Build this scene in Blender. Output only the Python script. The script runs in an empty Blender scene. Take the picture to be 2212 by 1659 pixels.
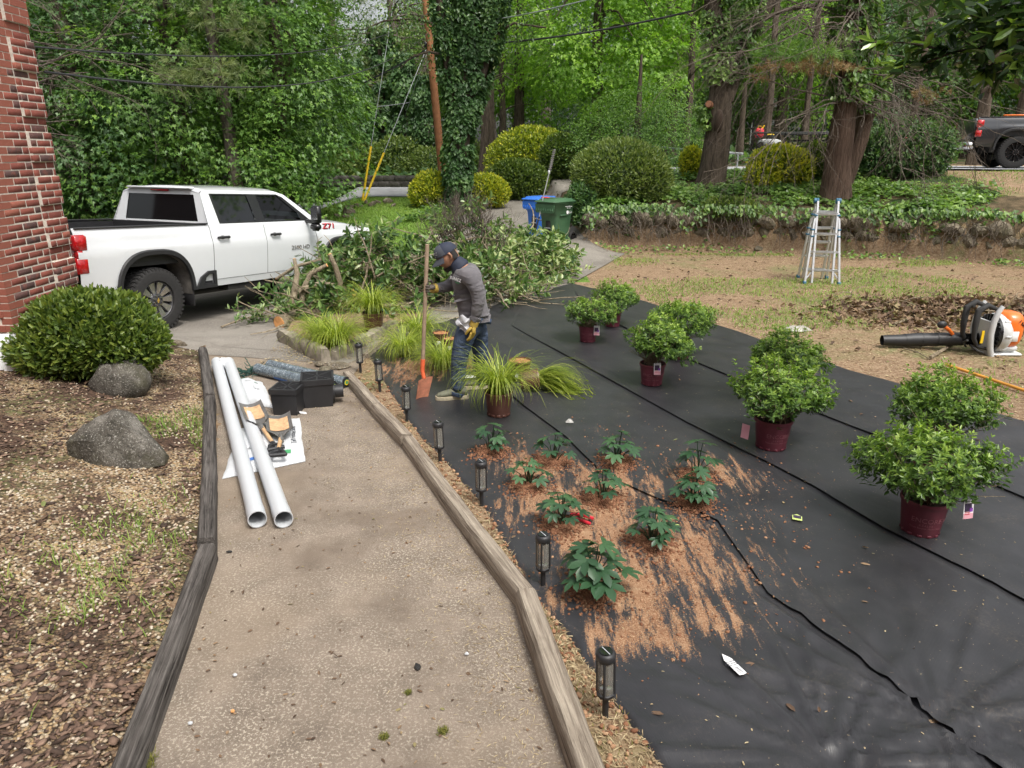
import bpy, bmesh, math, random
import numpy as np
from mathutils import Vector, Matrix
from mathutils.geometry import tessellate_polygon
R = math.radians
PI = math.pi
random.seed(7)
rng = np.random.default_rng(7)
S = bpy.context.scene
COL = S.collection

# ---------------------------------------------------------------- camera, sky, sun, exposure
PITCH = 18.1
CAM_H = 2.3
cam_d = bpy.data.cameras.new('camera')
cam_d.lens = 24.96
cam_d.sensor_width = 36
cam_d.clip_start = 0.05
cam_d.clip_end = 500
cam = bpy.data.objects.new('camera', cam_d)
COL.objects.link(cam)
cam.location = (0, 0, CAM_H)
cam.rotation_euler = (R(90 - PITCH), 0, 0)
S.camera = cam

SUN_EL, SUN_AZ = 60, 145           # degrees; azimuth measured clockwise from +Y
w = bpy.data.worlds.new('World')
S.world = w
w.use_nodes = True
nt = w.node_tree
bg = nt.nodes['Background']
sky = nt.nodes.new('ShaderNodeTexSky')
sky.sky_type = 'NISHITA'
sky.sun_disc = False
sky.sun_elevation = R(SUN_EL)
sky.sun_rotation = R(SUN_AZ)
sky.air_density = 1.0
sky.dust_density = 6.0
sky.ozone_density = 0.6
hsv = nt.nodes.new('ShaderNodeHueSaturation')
hsv.inputs['Saturation'].default_value = 0.22      # thin overcast: nearly white sky
nt.links.new(sky.outputs[0], hsv.inputs['Color'])
nt.links.new(hsv.outputs[0], bg.inputs['Color'])
bg.inputs['Strength'].default_value = 0.15
sun_d = bpy.data.lights.new('sun', 'SUN')
sun_d.energy = 1.5
sun_d.angle = R(14)
sun_d.color = (1, .95, .87)
sun = bpy.data.objects.new('sun', sun_d)
COL.objects.link(sun)
az = R(SUN_AZ)
sdir = Vector((math.sin(az) * math.cos(R(SUN_EL)), math.cos(az) * math.cos(R(SUN_EL)), math.sin(R(SUN_EL))))
sun.rotation_euler = sdir.to_track_quat('Z', 'Y').to_euler()
S.view_settings.view_transform = 'Standard'
S.view_settings.look = 'None'
S.view_settings.gamma = 1
S.view_settings.use_curve_mapping = False
S.view_settings.exposure = 0.62
try:
    S.cycles.use_denoising = True
    S.cycles.max_bounces = 8
    S.cycles.transparent_max_bounces = 12
except Exception:
    pass

# ---------------------------------------------------------------- pixel of the 2212-wide view -> point on level z (real ground position)
_F = 1533.7
_c, _s = math.cos(R(PITCH)), math.sin(R(PITCH))
def ray(u, v):
    a = (u - 1106) / _F
    b = (829.5 - v) / _F
    return a, _c + b * _s, -_s + b * _c
def at(u, v, z=0.0):
    a, b, c = ray(u, v)
    t = (z - CAM_H) / c
    return Vector((a * t, b * t, z))
def aty(u, v, y):
    a, b, c = ray(u, v)
    t = y / b
    return Vector((a * t, y, CAM_H + c * t))

# ---------------------------------------------------------------- naming
def tag(o, label=None, cat=None, group=None, kind=None):
    if label: o['label'] = label
    if cat: o['category'] = cat
    if group: o['group'] = group
    if kind: o['kind'] = kind
    return o
def thing(name, label, cat, loc=(0, 0, 0), rot=(0, 0, 0), group=None):
    o = bpy.data.objects.new(name, None)
    o.empty_display_size = .1
    COL.objects.link(o)
    o.location = loc
    o.rotation_euler = rot
    return tag(o, label, cat, group)
def link(name, me, parent=None, loc=None, rot=None, scale=None):
    o = bpy.data.objects.new(name, me)
    COL.objects.link(o)
    if parent is not None: o.parent = parent
    if loc is not None: o.location = loc
    if rot is not None: o.rotation_euler = rot
    if scale is not None: o.scale = scale if hasattr(scale, '__len__') else (scale,) * 3
    return o
def dup(root, label=None, loc=None, rot=None, scale=None, group=None):
    """copy of a thing, its parts and their sub-parts"""
    r = root.copy(); COL.objects.link(r)
    if loc is not None: r.location = loc
    if rot is not None: r.rotation_euler = rot
    if scale is not None: r.scale = scale if hasattr(scale, '__len__') else (scale,) * 3
    if label: r['label'] = label
    if group: r['group'] = group
    for ch in list(root.children):
        c = ch.copy(); COL.objects.link(c); c.parent = r
        for g in list(ch.children):
            d = g.copy(); COL.objects.link(d); d.parent = c
    return r

# ---------------------------------------------------------------- mesh building
def mesh_np(name, verts, faces, mat=None, smooth=False, attr=None, attr_name='rnd'):
    """verts (n,3); faces (m,k) equal-sided; attr per vertex float"""
    verts = np.asarray(verts, dtype=np.float32)
    faces = np.asarray(faces, dtype=np.int32)
    m, k = faces.shape
    me = bpy.data.meshes.new(name)
    me.vertices.add(len(verts)); me.vertices.foreach_set('co', verts.ravel())
    me.loops.add(m * k); me.loops.foreach_set('vertex_index', faces.ravel())
    me.polygons.add(m)
    me.polygons.foreach_set('loop_start', np.arange(0, m * k, k, dtype=np.int32))
    try: me.polygons.foreach_set('loop_total', np.full(m, k, dtype=np.int32))
    except Exception: pass
    me.polygons.foreach_set('use_smooth', np.full(m, smooth, dtype=bool))
    if attr is not None:
        a = me.attributes.new(attr_name, 'FLOAT', 'POINT')
        a.data.foreach_set('value', np.asarray(attr, dtype=np.float32))
    me.update(calc_edges=True)
    me.validate()
    if mat is not None:
        me.materials.append(mat)
    return me

class MB:
    """collects shapes into one mesh"""
    def __init__(s):
        s.v = []; s.f = []; s.m = []; s.sm = []
    def add(s, vs, fs, mi=0, smooth=False, M=None):
        n = len(s.v)
        if M is not None: vs = [M @ Vector(p) for p in vs]
        s.v.extend(tuple(p) for p in vs)
        for f in fs:
            s.f.append([n + i for i in f]); s.m.append(mi); s.sm.append(smooth)
        return s
    def box(s, c, d, mi=0, M=None, bev=0.0, taper=1.0):
        x, y, z = c; a, b, h = d[0] / 2, d[1] / 2, d[2] / 2
        bev = min(bev, a * .9, b * .9, h * .9)
        if bev <= 0:
            vs = []
            for k, t in ((-1, 1.0), (1, taper)):
                vs += [(x - a * t, y - b * t, z + k * h), (x + a * t, y - b * t, z + k * h), (x + a * t, y + b * t, z + k * h), (x - a * t, y + b * t, z + k * h)]
            return s.add(vs, [(3, 2, 1, 0), (4, 5, 6, 7), (0, 1, 5, 4), (1, 2, 6, 5), (2, 3, 7, 6), (3, 0, 4, 7)], mi, False, M)
        # chamfered box : rings
        rings = []
        for zz, t, ins in ((-h, 1, bev), (-h + bev, 1, 0), (h - bev, taper, 0), (h, taper, bev)):
            aa, bb = a * t - ins, b * t - ins
            k = bev
            r = [(x - aa + k, y - bb), (x + aa - k, y - bb), (x + aa, y - bb + k), (x + aa, y + bb - k), (x + aa - k, y + bb), (x - aa + k, y + bb), (x - aa, y + bb - k), (x - aa, y - bb + k)]
            rings.append([(p[0], p[1], z + zz) for p in r])
        return s.loft(rings, mi, cap=True, M=M)
    def loft(s, rings, mi=0, cap=True, smooth=False, M=None, closed=True):
        k = len(rings[0]); vs = [p for r in rings for p in r]; fs = []
        for i in range(len(rings) - 1):
            for j in range(k if closed else k - 1):
                j2 = (j + 1) % k
                fs.append((i * k + j, i * k + j2, (i + 1) * k + j2, (i + 1) * k + j))
        if cap:
            fs.append(tuple(range(k - 1, -1, -1)))
            fs.append(tuple((len(rings) - 1) * k + j for j in range(k)))
        return s.add(vs, fs, mi, smooth, M)
    def tube(s, pts, rad, seg=8, mi=0, cap=True, smooth=True, M=None):
        pts = [Vector(p) for p in pts]
        n = len(pts)
        if not hasattr(rad, '__len__'): rad = [rad] * n
        t0 = (pts[1] - pts[0]).normalized()
        up = Vector((0, 0, 1)) if abs(t0.z) < .9 else Vector((1, 0, 0))
        nx = t0.cross(up).normalized()
        rings = []
        for i, p in enumerate(pts):
            if i == 0: t = t0
            elif i == n - 1: t = (pts[i] - pts[i - 1]).normalized()
            else: t = ((pts[i + 1] - pts[i]).normalized() + (pts[i] - pts[i - 1]).normalized())
            if t.length < 1e-6: t = t0
            t = t.normalized()
            nx = (nx - t * nx.dot(t))
            if nx.length < 1e-6: nx = t.orthogonal()
            nx.normalize()
            ny = t.cross(nx)
            rings.append([p + (nx * math.cos(2 * PI * j / seg) + ny * math.sin(2 * PI * j / seg)) * rad[i] for j in range(seg)])
        return s.loft(rings, mi, cap, smooth, M)
    def cyl(s, p0, p1, r0, r1=None, seg=12, mi=0, smooth=True, M=None, cap=True):
        return s.tube([p0, p1], [r0, r0 if r1 is None else r1], seg, mi, cap, smooth, M)
    def lathe(s, prof, seg=20, mi=0, smooth=True, M=None, cap=False):
        rings = [[(r * math.cos(2 * PI * j / seg), r * math.sin(2 * PI * j / seg), z) for j in range(seg)] for r, z in prof]
        return s.loft(rings, mi, cap, smooth, M)
    def poly(s, outer, holes=(), z=0, th=0, mi=0, M=None):
        """flat polygon with holes in xy at z, thickness th upwards"""
        loops = [outer] + list(holes)
        flat = [p for l in loops for p in l]
        tris = tessellate_polygon([[Vector((p[0], p[1], 0)) for p in l] for l in loops])
        n = len(flat)
        vs = [(p[0], p[1], z) for p in flat]
        fs = []
        for t in tris:
            a, b, c = [Vector((flat[i][0], flat[i][1], 0)) for i in t]
            fs.append(tuple(t) if (b - a).cross(c - a).z > 0 else tuple(reversed(t)))
        if th:
            vs2 = vs + [(p[0], p[1], z + th) for p in flat]
            f2 = [tuple(reversed(f)) for f in fs] + [tuple(i + n for i in f) for f in fs]
            o = 0
            for l in loops:
                k = len(l)
                for j in range(k):
                    f2.append((o + j, o + (j + 1) % k, n + o + (j + 1) % k, n + o + j))
                o += k
            return s.add(vs2, f2, mi, False, M)
        return s.add(vs, fs, mi, False, M)
    def grid(s, fn, nu, nv, mi=0, smooth=True, M=None, flip=False):
        vs = [fn(i / (nu - 1), j / (nv - 1)) for i in range(nu) for j in range(nv)]
        fs = []
        for i in range(nu - 1):
            for j in range(nv - 1):
                q = (i * nv + j, (i + 1) * nv + j, (i + 1) * nv + j + 1, i * nv + j + 1)
                fs.append(tuple(reversed(q)) if flip else q)
        return s.add(vs, fs, mi, smooth, M)
    def ball(s, c, r, seg=12, rings=8, mi=0, M=None):
        rx, ry, rz = r if hasattr(r, '__len__') else (r, r, r)
        rr = []
        for i in range(rings + 1):
            a = PI * i / rings - PI / 2
            k = max(math.cos(a), .02)
            rr.append([(c[0] + rx * k * math.cos(2 * PI * j / seg), c[1] + ry * k * math.sin(2 * PI * j / seg), c[2] + rz * math.sin(a)) for j in range(seg)])
        return s.loft(rr, mi, True, True, M)
    def mesh(s, name, mats, fixn=True):
        me = bpy.data.meshes.new(name)
        me.from_pydata(s.v, [], s.f)
        if not isinstance(mats, (list, tuple)): mats = [mats]
        for m in mats: me.materials.append(m)
        me.polygons.foreach_set('material_index', s.m)
        me.polygons.foreach_set('use_smooth', s.sm)
        if fixn:
            b = bmesh.new(); b.from_mesh(me)
            bmesh.ops.recalc_face_normals(b, faces=b.faces)
            b.to_mesh(me); b.free()
        me.update()
        me.set_sharp_from_angle(angle=R(48))
        return me
    def build(s, name, mats, parent=None, loc=None, rot=None, scale=None):
        return link(name, s.mesh(name, mats), parent, loc, rot, scale)

def text_mesh(txt, size, mat, ext=0.0015, font_w=1.0, align='CENTER'):
    cu = bpy.data.curves.new('lettering', 'FONT')
    cu.body = txt; cu.size = size; cu.extrude = ext; cu.align_x = align; cu.align_y = 'CENTER'
    cu.resolution_u = 2
    o = bpy.data.objects.new('lettering', cu)
    COL.objects.link(o)
    dg = bpy.context.evaluated_depsgraph_get()
    me = bpy.data.meshes.new_from_object(o.evaluated_get(dg))
    bpy.data.objects.remove(o); bpy.data.curves.remove(cu)
    me.materials.clear(); me.materials.append(mat)
    if font_w != 1.0: me.transform(Matrix.Diagonal((font_w, 1, 1, 1)))
    return me

def smooth01(a, b, x):
    t = np.clip((np.asarray(x, dtype=float) - a) / (b - a), 0, 1)
    return t * t * (3 - 2 * t)
def vnoise(x, y, seed=0):
    """cheap smooth value noise, numpy"""
    x = np.asarray(x, dtype=float); y = np.asarray(y, dtype=float)
    xi = np.floor(x).astype(np.int64); yi = np.floor(y).astype(np.int64)
    xf = x - xi; yf = y - yi
    def h(a, b):
        n = (a * 374761393 + b * 668265263 + seed * 974634777) & 0xffffffff
        n = ((n ^ (n >> 13)) * 1274126177) & 0xffffffff
        return ((n ^ (n >> 16)) & 0xffff) / 65535.0
    u = xf * xf * (3 - 2 * xf); v = yf * yf * (3 - 2 * yf)
    return (h(xi, yi) * (1 - u) + h(xi + 1, yi) * u) * (1 - v) + (h(xi, yi + 1) * (1 - u) + h(xi + 1, yi + 1) * u) * v
def fbm(x, y, seed=0, o=3):
    t = 0; a = .5; 
    for i in range(o):
        t = t + a * vnoise(np.asarray(x) * 2 ** i, np.asarray(y) * 2 ** i, seed + i * 17); a *= .5
    return t / (1 - .5 ** o)
# ---------------------------------------------------------------- materials
class NG:
    def __init__(s, m):
        m.use_nodes = True
        s.t = m.node_tree; s.n = s.t.nodes; s.b = s.n['Principled BSDF']; s.out = s.n['Material Output']
        s.geo = None
    def new(s, ty, **kw):
        n = s.n.new(ty)
        for k, v in kw.items(): setattr(n, k, v)
        return n
    def L(s, a, b): s.t.links.new(a, b)
    def pos(s):
        if s.geo is None: s.geo = s.new('ShaderNodeNewGeometry')
        return s.geo.outputs['Position']
    def obj(s):
        return s.new('ShaderNodeTexCoord').outputs['Object']
    def mapping(s, vec, scale=(1, 1, 1), rot=(0, 0, 0), loc=(0, 0, 0)):
        m = s.new('ShaderNodeMapping'); s.L(vec, m.inputs['Vector'])
        m.inputs['Scale'].default_value = scale; m.inputs['Rotation'].default_value = rot; m.inputs['Location'].default_value = loc
        return m.outputs[0]
    def noise(s, vec, scale, detail=4, rough=.6, dist=0):
        n = s.new('ShaderNodeTexNoise'); s.L(vec, n.inputs['Vector'])
        n.inputs['Scale'].default_value = scale; n.inputs['Detail'].default_value = detail; n.inputs['Roughness'].default_value = rough; n.inputs['Distortion'].default_value = dist
        return n.outputs[0]
    def voro(s, vec, scale, out='Distance', feature='F1', rand=1):
        n = s.new('ShaderNodeTexVoronoi', feature=feature); s.L(vec, n.inputs['Vector'])
        n.inputs['Scale'].default_value = scale; n.inputs['Randomness'].default_value = rand
        return n.outputs[out]
    def ramp(s, fac, stops, interp='LINEAR'):
        r = s.new('ShaderNodeValToRGB'); s.L(fac, r.inputs[0]); r.color_ramp.interpolation = interp
        e = r.color_ramp.elements
        while len(e) < len(stops): e.new(.5)
        for i, (p, c) in enumerate(stops):
            e[i].position = p; e[i].color = (*c, 1) if len(c) == 3 else c
        return r.outputs[0]
    def step(s, fac, a, b):
        m = s.new('ShaderNodeMapRange'); s.L(fac, m.inputs[0])
        m.inputs[1].default_value = a; m.inputs[2].default_value = b
        return m.outputs[0]
    def mix(s, fac, a, b, mode='MIX'):
        m = s.new('ShaderNodeMix', data_type='RGBA', blend_type=mode)
        for i, x in ((0, fac), (6, a), (7, b)):
            if hasattr(x, 'is_output'): s.L(x, m.inputs[i])
            elif i == 0: m.inputs[0].default_value = x
            else: m.inputs[i].default_value = (*x, 1)
        return m.outputs[2]
    def math(s, op, a, b=0, clamp=False):
        m = s.new('ShaderNodeMath', operation=op); m.use_clamp = clamp
        for i, x in ((0, a), (1, b)):
            if hasattr(x, 'is_output'): s.L(x, m.inputs[i])
            else: m.inputs[i].default_value = x
        return m.outputs[0]
    def attr(s, name):
        a = s.new('ShaderNodeAttribute', attribute_name=name); return a.outputs['Fac']
    def rand(s):
        return s.new('ShaderNodeObjectInfo').outputs['Random']
    def base(s, c):
        if hasattr(c, 'is_output'): s.L(c, s.b.inputs['Base Color'])
        else: s.b.inputs['Base Color'].default_value = (*c, 1)
    def set(s, **kw):
        for k, v in kw.items():
            k = k.replace('_', ' ')
            if hasattr(v, 'is_output'): s.L(v, s.b.inputs[k])
            else: s.b.inputs[k].default_value = v
    def bump(s, h, strength=.5, dist=.01):
        b = s.new('ShaderNodeBump'); b.inputs['Strength'].default_value = strength; b.inputs['Distance'].default_value = dist
        s.L(h, b.inputs['Height']); s.L(b.outputs[0], s.b.inputs['Normal'])
def newmat(name):
    m = bpy.data.materials.new(name); return m, NG(m)
def M_simple(name, col, rough=.6, metal=0, var=.18, scale=8, bump=0, bscale=60, coat=0, spec=.5, coords='obj'):
    m, g = newmat(name)
    v = g.obj() if coords == 'obj' else g.pos()
    n = g.noise(v, scale, 4, .6)
    lo = tuple(c * (1 - var) for c in col); hi = tuple(min(1, c * (1 + var)) for c in col)
    g.base(g.ramp(n, [(.3, lo), (.7, hi)]))
    g.set(Roughness=rough, Metallic=metal, Specular_IOR_Level=spec)
    if coat: g.set(Coat_Weight=coat, Coat_Roughness=.05)
    if bump: g.bump(g.noise(v, bscale, 3, .6), bump, .004)
    return m
def M_leaf(name, stops, rough=.45, trans=.35, tcol=None, spec=.5):
    """leaf colour by per-leaf random attribute; light passes through"""
    m, g = newmat(name)
    a = g.attr('rnd')
    c = g.ramp(a, stops)
    g.base(c); g.set(Roughness=rough, Specular_IOR_Level=spec)
    t = g.new('ShaderNodeBsdfTranslucent')
    if tcol is None: g.L(g.mix(1.0, c, (1.5, 1.6, .7), 'MULTIPLY'), t.inputs[0])
    else: t.inputs[0].default_value = (*tcol, 1)
    mx = g.new('ShaderNodeMixShader'); mx.inputs[0].default_value = trans
    g.L(g.b.outputs[0], mx.inputs[1]); g.L(t.outputs[0], mx.inputs[2]); g.L(mx.outputs[0], g.out.inputs[0])
    return m

MT = {}
def _mats():
    # ground : dry tan soil, wood chips, worn green patches
    m, g = newmat('soil'); p = g.pos()
    big = g.noise(p, .55, 5, .62, .4); fine = g.noise(p, 26, 5, .7); mid = g.noise(p, 5, 4, .65)
    c = g.ramp(mid, [(.25, (.115, .066, .038)), (.5, (.20, .125, .075)), (.75, (.29, .20, .125))])
    c = g.mix(g.ramp(fine, [(.42, (.0,) * 3), (.62, (.85,) * 3)]), c, (.36, .27, .175))
    c = g.mix(g.ramp(g.noise(p, 40, 3, .7), [(.56, (0,) * 3), (.66, (.9,) * 3)]), c, (.12, .07, .045))
    gm = g.math('MULTIPLY', g.step(big, .5, .62), g.step(g.noise(p, 9, 4, .7), .35, .6))
    c = g.mix(g.math('MULTIPLY', gm, .75), c, (.13, .17, .06))
    g.base(c); g.set(Roughness=.95, Specular_IOR_Level=.15); g.bump(g.math('ADD', fine, mid), .8, .02); MT['soil'] = m
    # green lawn base
    m, g = newmat('lawn'); p = g.pos()
    c = g.ramp(g.noise(p, 1.2, 5, .65), [(.3, (.11, .18, .035)), (.55, (.17, .28, .055)), (.75, (.26, .33, .09))])
    c = g.mix(g.ramp(g.noise(p, 3, 5, .7), [(.6, (0,) * 3), (.7, (.8,) * 3)]), c, (.25, .19, .11))
    g.base(c); g.set(Roughness=.9, Specular_IOR_Level=.15); g.bump(g.noise(p, 60, 3, .7), .8, .03); MT['lawn'] = m
    # forest floor
    m, g = newmat('leaf_mould'); p = g.pos()
    c = g.ramp(g.noise(p, 3.5, 6, .7), [(.3, (.04, .035, .02)), (.5, (.10, .075, .045)), (.7, (.18, .13, .08))])
    c = g.mix(g.step(g.noise(p, .7, 4, .6), .48, .56), c, (.035, .06, .02))
    g.base(c); g.set(Roughness=.95, Specular_IOR_Level=.1); g.bump(g.noise(p, 30, 3, .7), .8, .03); MT['mould'] = m
    # walkway concrete: grey brown with pale exposed aggregate
    m, g = newmat('walk_concrete'); p = g.pos()
    big = g.noise(p, 1.1, 5, .6, .3); agg = g.noise(p, 75, 4, .75); agg2 = g.noise(p, 170, 2, .6)
    c = g.ramp(g.noise(p, 4, 5, .65), [(.3, (.155, .125, .098)), (.7, (.26, .212, .168))])
    c = g.mix(g.math('MULTIPLY', g.step(agg, .52, .60), g.step(big, .36, .66)), c, (.47, .415, .33))
    c = g.mix(g.math('MULTIPLY', g.step(agg2, .58, .68), .6), c, (.10, .085, .07))
    c = g.mix(g.math('MULTIPLY', g.step(big, .47, .33), .6), c, (.15, .115, .085))
    c = g.mix(g.math('MULTIPLY', g.step(g.noise(p, .8, 3, .5), .52, .62), .45), c, (.26, .205, .15))
    g.base(c); g.set(Roughness=.92, Specular_IOR_Level=.2); g.bump(g.math('ADD', agg, agg2), .5, .006); MT['walk'] = m
    # driveway
    m, g = newmat('drive_concrete'); p = g.pos()
    big = g.noise(p, .7, 5, .6, .4); fine = g.noise(p, 90, 4, .7)
    c = g.ramp(big, [(.3, (.13, .115, .10)), (.7, (.245, .225, .195))])
    c = g.mix(g.step(fine, .5, .66), c, (.35, .32, .28))
    c = g.mix(g.math('MULTIPLY', g.step(g.noise(p, 2.2, 5, .7), .55, .68), .6), c, (.15, .13, .11))
    g.base(c); g.set(Roughness=.9, Specular_IOR_Level=.2); g.bump(fine, .4, .006); MT['drive'] = m
    MT['asphalt'] = M_simple('asphalt', (.34, .34, .355), .85, var=.2, scale=1.5, bump=.3, bscale=60, coords='pos', spec=.3)
    # pebble bed base
    m, g = newmat('gravel_bed'); p = g.pos()
    ce = g.new('ShaderNodeTexVoronoi'); g.L(p, ce.inputs['Vector']); ce.inputs['Scale'].default_value = 62
    sep = g.new('ShaderNodeSeparateColor'); g.L(ce.outputs['Color'], sep.inputs[0])
    c = g.ramp(sep.outputs[0], [(.0, (.30, .20, .11)), (.3, (.50, .38, .22)), (.6, (.40, .25, .13)), (.8, (.60, .52, .38)), (1, (.25, .17, .10))])
    bark = g.step(g.noise(p, 1.6, 5, .68, .5), .42, .56)
    cb = g.ramp(g.noise(p, 30, 5, .75), [(.3, (.035, .022, .016)), (.5, (.10, .06, .042)), (.75, (.21, .135, .09))])
    c = g.mix(bark, c, cb)
    c = g.mix(g.step(ce.outputs['Distance'], .45, .75), c, (.05, .035, .025))
    gr = g.math('MULTIPLY', g.step(g.noise(p, .9, 4, .6), .52, .6), g.step(g.noise(p, 22, 4, .7), .45, .6))
    c = g.mix(g.math('MULTIPLY', gr, .7), c, (.14, .16, .06))
    g.base(c); g.set(Roughness=.9, Specular_IOR_Level=.2)
    g.bump(g.math('SUBTRACT', g.noise(p, 45, 4, .7), ce.outputs['Distance']), .9, .015); MT['gravel'] = m
    # fabric
    m, g = newmat('weed_fabric'); p = g.pos()
    dm = g.attr('dirt')
    # streaks: swept from upper left to lower right
    w1 = g.mapping(p, (9, 1.6, 1), (0, 0, R(-38)))
    st = g.noise(w1, 1.0, 5, .62, .6)
    w2 = g.mapping(p, (26, 5, 1), (0, 0, R(-34)))
    st2 = g.noise(w2, 1.0, 4, .7, .3)
    sp = g.noise(p, 120, 3, .8)
    den = g.math('ADD', g.math('ADD', g.math('MULTIPLY', dm, .95), g.math('MULTIPLY', g.math('SUBTRACT', st, .5), 1.5)), g.math('MULTIPLY', g.math('SUBTRACT', st2, .5), 1.3))
    den = g.math('ADD', den, g.math('MULTIPLY', g.math('SUBTRACT', sp, .5), .9))
    den = g.math('MULTIPLY', den, g.step(dm, .02, .25))
    mk = g.step(den, .62, .78)
    blk = g.ramp(g.noise(p, 3, 5, .65), [(.3, (.021, .021, .0235)), (.7, (.036, .036, .040))])
    weave = g.new('ShaderNodeTexWave'); weave.inputs['Scale'].default_value = 55
    g.L(g.mapping(p, (1, 1, 1), (0, 0, R(25))), weave.inputs['Vector'])
    dust = g.math('MULTIPLY', g.step(g.noise(p, 2.3, 5, .7, .5), .5, .75), g.step(g.noise(p, 60, 4, .8), .48, .7))
    blk = g.mix(g.math('MULTIPLY', dust, .30), blk, (.30, .24, .17))
    speck = g.step(g.noise(p, 85, 2, .5), .735, .76)
    blk = g.mix(g.math('MULTIPLY', speck, .8), blk, (.5, .38, .25))
    dc = g.ramp(g.noise(p, 7, 5, .7), [(.3, (.16, .072, .036)), (.5, (.235, .115, .058)), (.72, (.33, .20, .115))])
    dc = g.mix(g.step(g.noise(p, 140, 3, .8), .5, .62), dc, (.40, .275, .165))
    g.base(g.mix(mk, blk, dc))
    rr = g.ramp(mk, [(0, (.40,) * 3), (1, (.95,) * 3)])
    g.L(rr, g.b.inputs['Roughness']); g.set(Specular_IOR_Level=.5)
    h = g.math('ADD', g.math('MULTIPLY', weave.outputs['Fac'], .06), g.math('MULTIPLY', mk, g.noise(p, 55, 4, .7)))
    h = g.math('ADD', h, g.math('MULTIPLY', g.noise(g.mapping(p, (14, 3, 1), (0, 0, R(-35))), 1, 3, .5), .12))
    g.bump(h, .55, .012); MT['fabric'] = m
    # brick
    m, g = newmat('red_brick'); o = g.obj(); rn = g.rand()
    c = g.ramp(rn, [(0, (.20, .062, .048)), (.45, (.25, .078, .058)), (.66, (.29, .10, .07)), (.72, (.115, .06, .055)), (.9, (.095, .055, .052)), (1, (.33, .14, .085))], 'CONSTANT')
    c = g.mix(g.math('MULTIPLY', g.step(g.noise(g.pos(), 14, 4, .6), .5, .68), .55), c, (.27, .085, .06))
    c = g.mix(g.math('MULTIPLY', g.step(g.noise(g.pos(), 90, 3, .7), .6, .72), .5), c, (.45, .3, .25))
    g.base(c); g.set(Roughness=.85, Specular_IOR_Level=.25); g.bump(g.noise(g.pos(), 120, 3, .7), .4, .004); MT['brick'] = m
    MT['mortar'] = M_simple('mortar', (.60, .55, .48), .95, var=.2, scale=30, bump=.5, bscale=150, coords='pos', spec=.2)
    # weathered timber (grey) and brown landscape timber
    for nm, lo, hi, cr in (('timber_grey', (.022, .019, .017), (.155, .14, .128), (.010, .009, .008)), ('timber_tan', (.135, .105, .08), (.40, .345, .275), (.03, .02, .014))):
        m, g = newmat(nm); o = g.obj()
        gr = g.noise(g.mapping(o, (1.2, 26, 26)), 1.6, 5, .65, .6)
        fn = g.noise(g.mapping(o, (3, 120, 120)), 1, 3, .7)
        c = g.ramp(gr, [(.32, lo), (.68, hi)])
        c = g.mix(g.step(gr, .36, .30), c, cr)
        c = g.mix(g.math('MULTIPLY', g.step(fn, .55, .68), .5), c, tuple(min(1, x * 1.35) for x in hi))
        c = g.mix(g.math('MULTIPLY', g.step(g.noise(o, 3.5, 4, .7), .55, .7), .5), c, lo)
        g.base(c); g.set(Roughness=.9, Specular_IOR_Level=.2); g.bump(g.math('ADD', gr, g.math('MULTIPLY', fn, .5)), 1.0, .012); MT[nm] = m
    # rock
    for nm, st in (('granite', [(.3, (.034, .031, .025)), (.5, (.095, .086, .072)), (.68, (.21, .195, .17))]), ('wall_rock', [(.28, (.06, .048, .033)), (.5, (.15, .122, .085)), (.72, (.27, .23, .17))])):
        m, g = newmat(nm); o = g.pos()
        c = g.ramp(g.noise(o, 7, 6, .7), st)
        c = g.mix(g.math('MULTIPLY', g.step(g.noise(o, 75, 3, .8), .56, .66), .7), c, (.50, .48, .43))
        c = g.mix(g.math('MULTIPLY', g.step(g.noise(o, 60, 2, .6), .58, .66), .7), c, (.035, .032, .03))
        c = g.mix(g.math('MULTIPLY', g.step(g.noise(o, 2.6, 4, .7), .5, .62), .6), c, (.10, .095, .06))
        g.base(c); g.set(Roughness=.92, Specular_IOR_Level=.2); g.bump(g.noise(o, 22, 6, .75), .8, .03); MT[nm] = m
    # barks
    for nm, a, b, sc in (('bark', (.030, .023, .018), (.15, .118, .09), (9, 9, 1.6)), ('bark_cedar', (.045, .029, .022), (.17, .115, .088), (16, 16, 1.0)), ('bark_pine', (.05, .038, .032), (.23, .19, .165), (7, 7, 2.2)), ('twig', (.075, .06, .048), (.21, .175, .145), (6, 6, 6)), ('branch_wood', (.14, .11, .07), (.42, .35, .25), (10, 10, 3))):
        m, g = newmat(nm); o = g.pos()
        n = g.noise(g.mapping(o, sc), 1.5, 5, .7, .8)
        g.base(g.ramp(n, [(.32, a), (.68, b)])); g.set(Roughness=.95, Specular_IOR_Level=.15); g.bump(n, 1.0, .05); MT[nm] = m
    MT['cutwood'] = M_simple('cut_wood', (.66, .32, .12), .8, var=.25, scale=14)
    # leaves
    MT['lf_maple'] = M_leaf('maple_leaf', [(0, (.050, .115, .025)), (.5, (.11, .215, .042)), (1, (.22, .35, .065))])
    MT['lf_dark'] = M_leaf('deep_green_leaf', [(0, (.034, .08, .028)), (.6, (.08, .165, .052)), (1, (.17, .28, .095))])
    MT['lf_bright'] = M_leaf('bright_leaf', [(0, (.08, .17, .025)), (.5, (.18, .33, .042)), (1, (.34, .52, .075))], trans=.5)
    MT['lf_pine'] = M_leaf('pine_needles', [(0, (.07, .10, .04)), (.5, (.15, .195, .07)), (1, (.26, .30, .115))], rough=.6, trans=.25)
    MT['lf_ivy'] = M_leaf('ivy_leaf', [(0, (.04, .09, .02)), (.5, (.12, .225, .045)), (1, (.28, .41, .10))], rough=.35)
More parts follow.
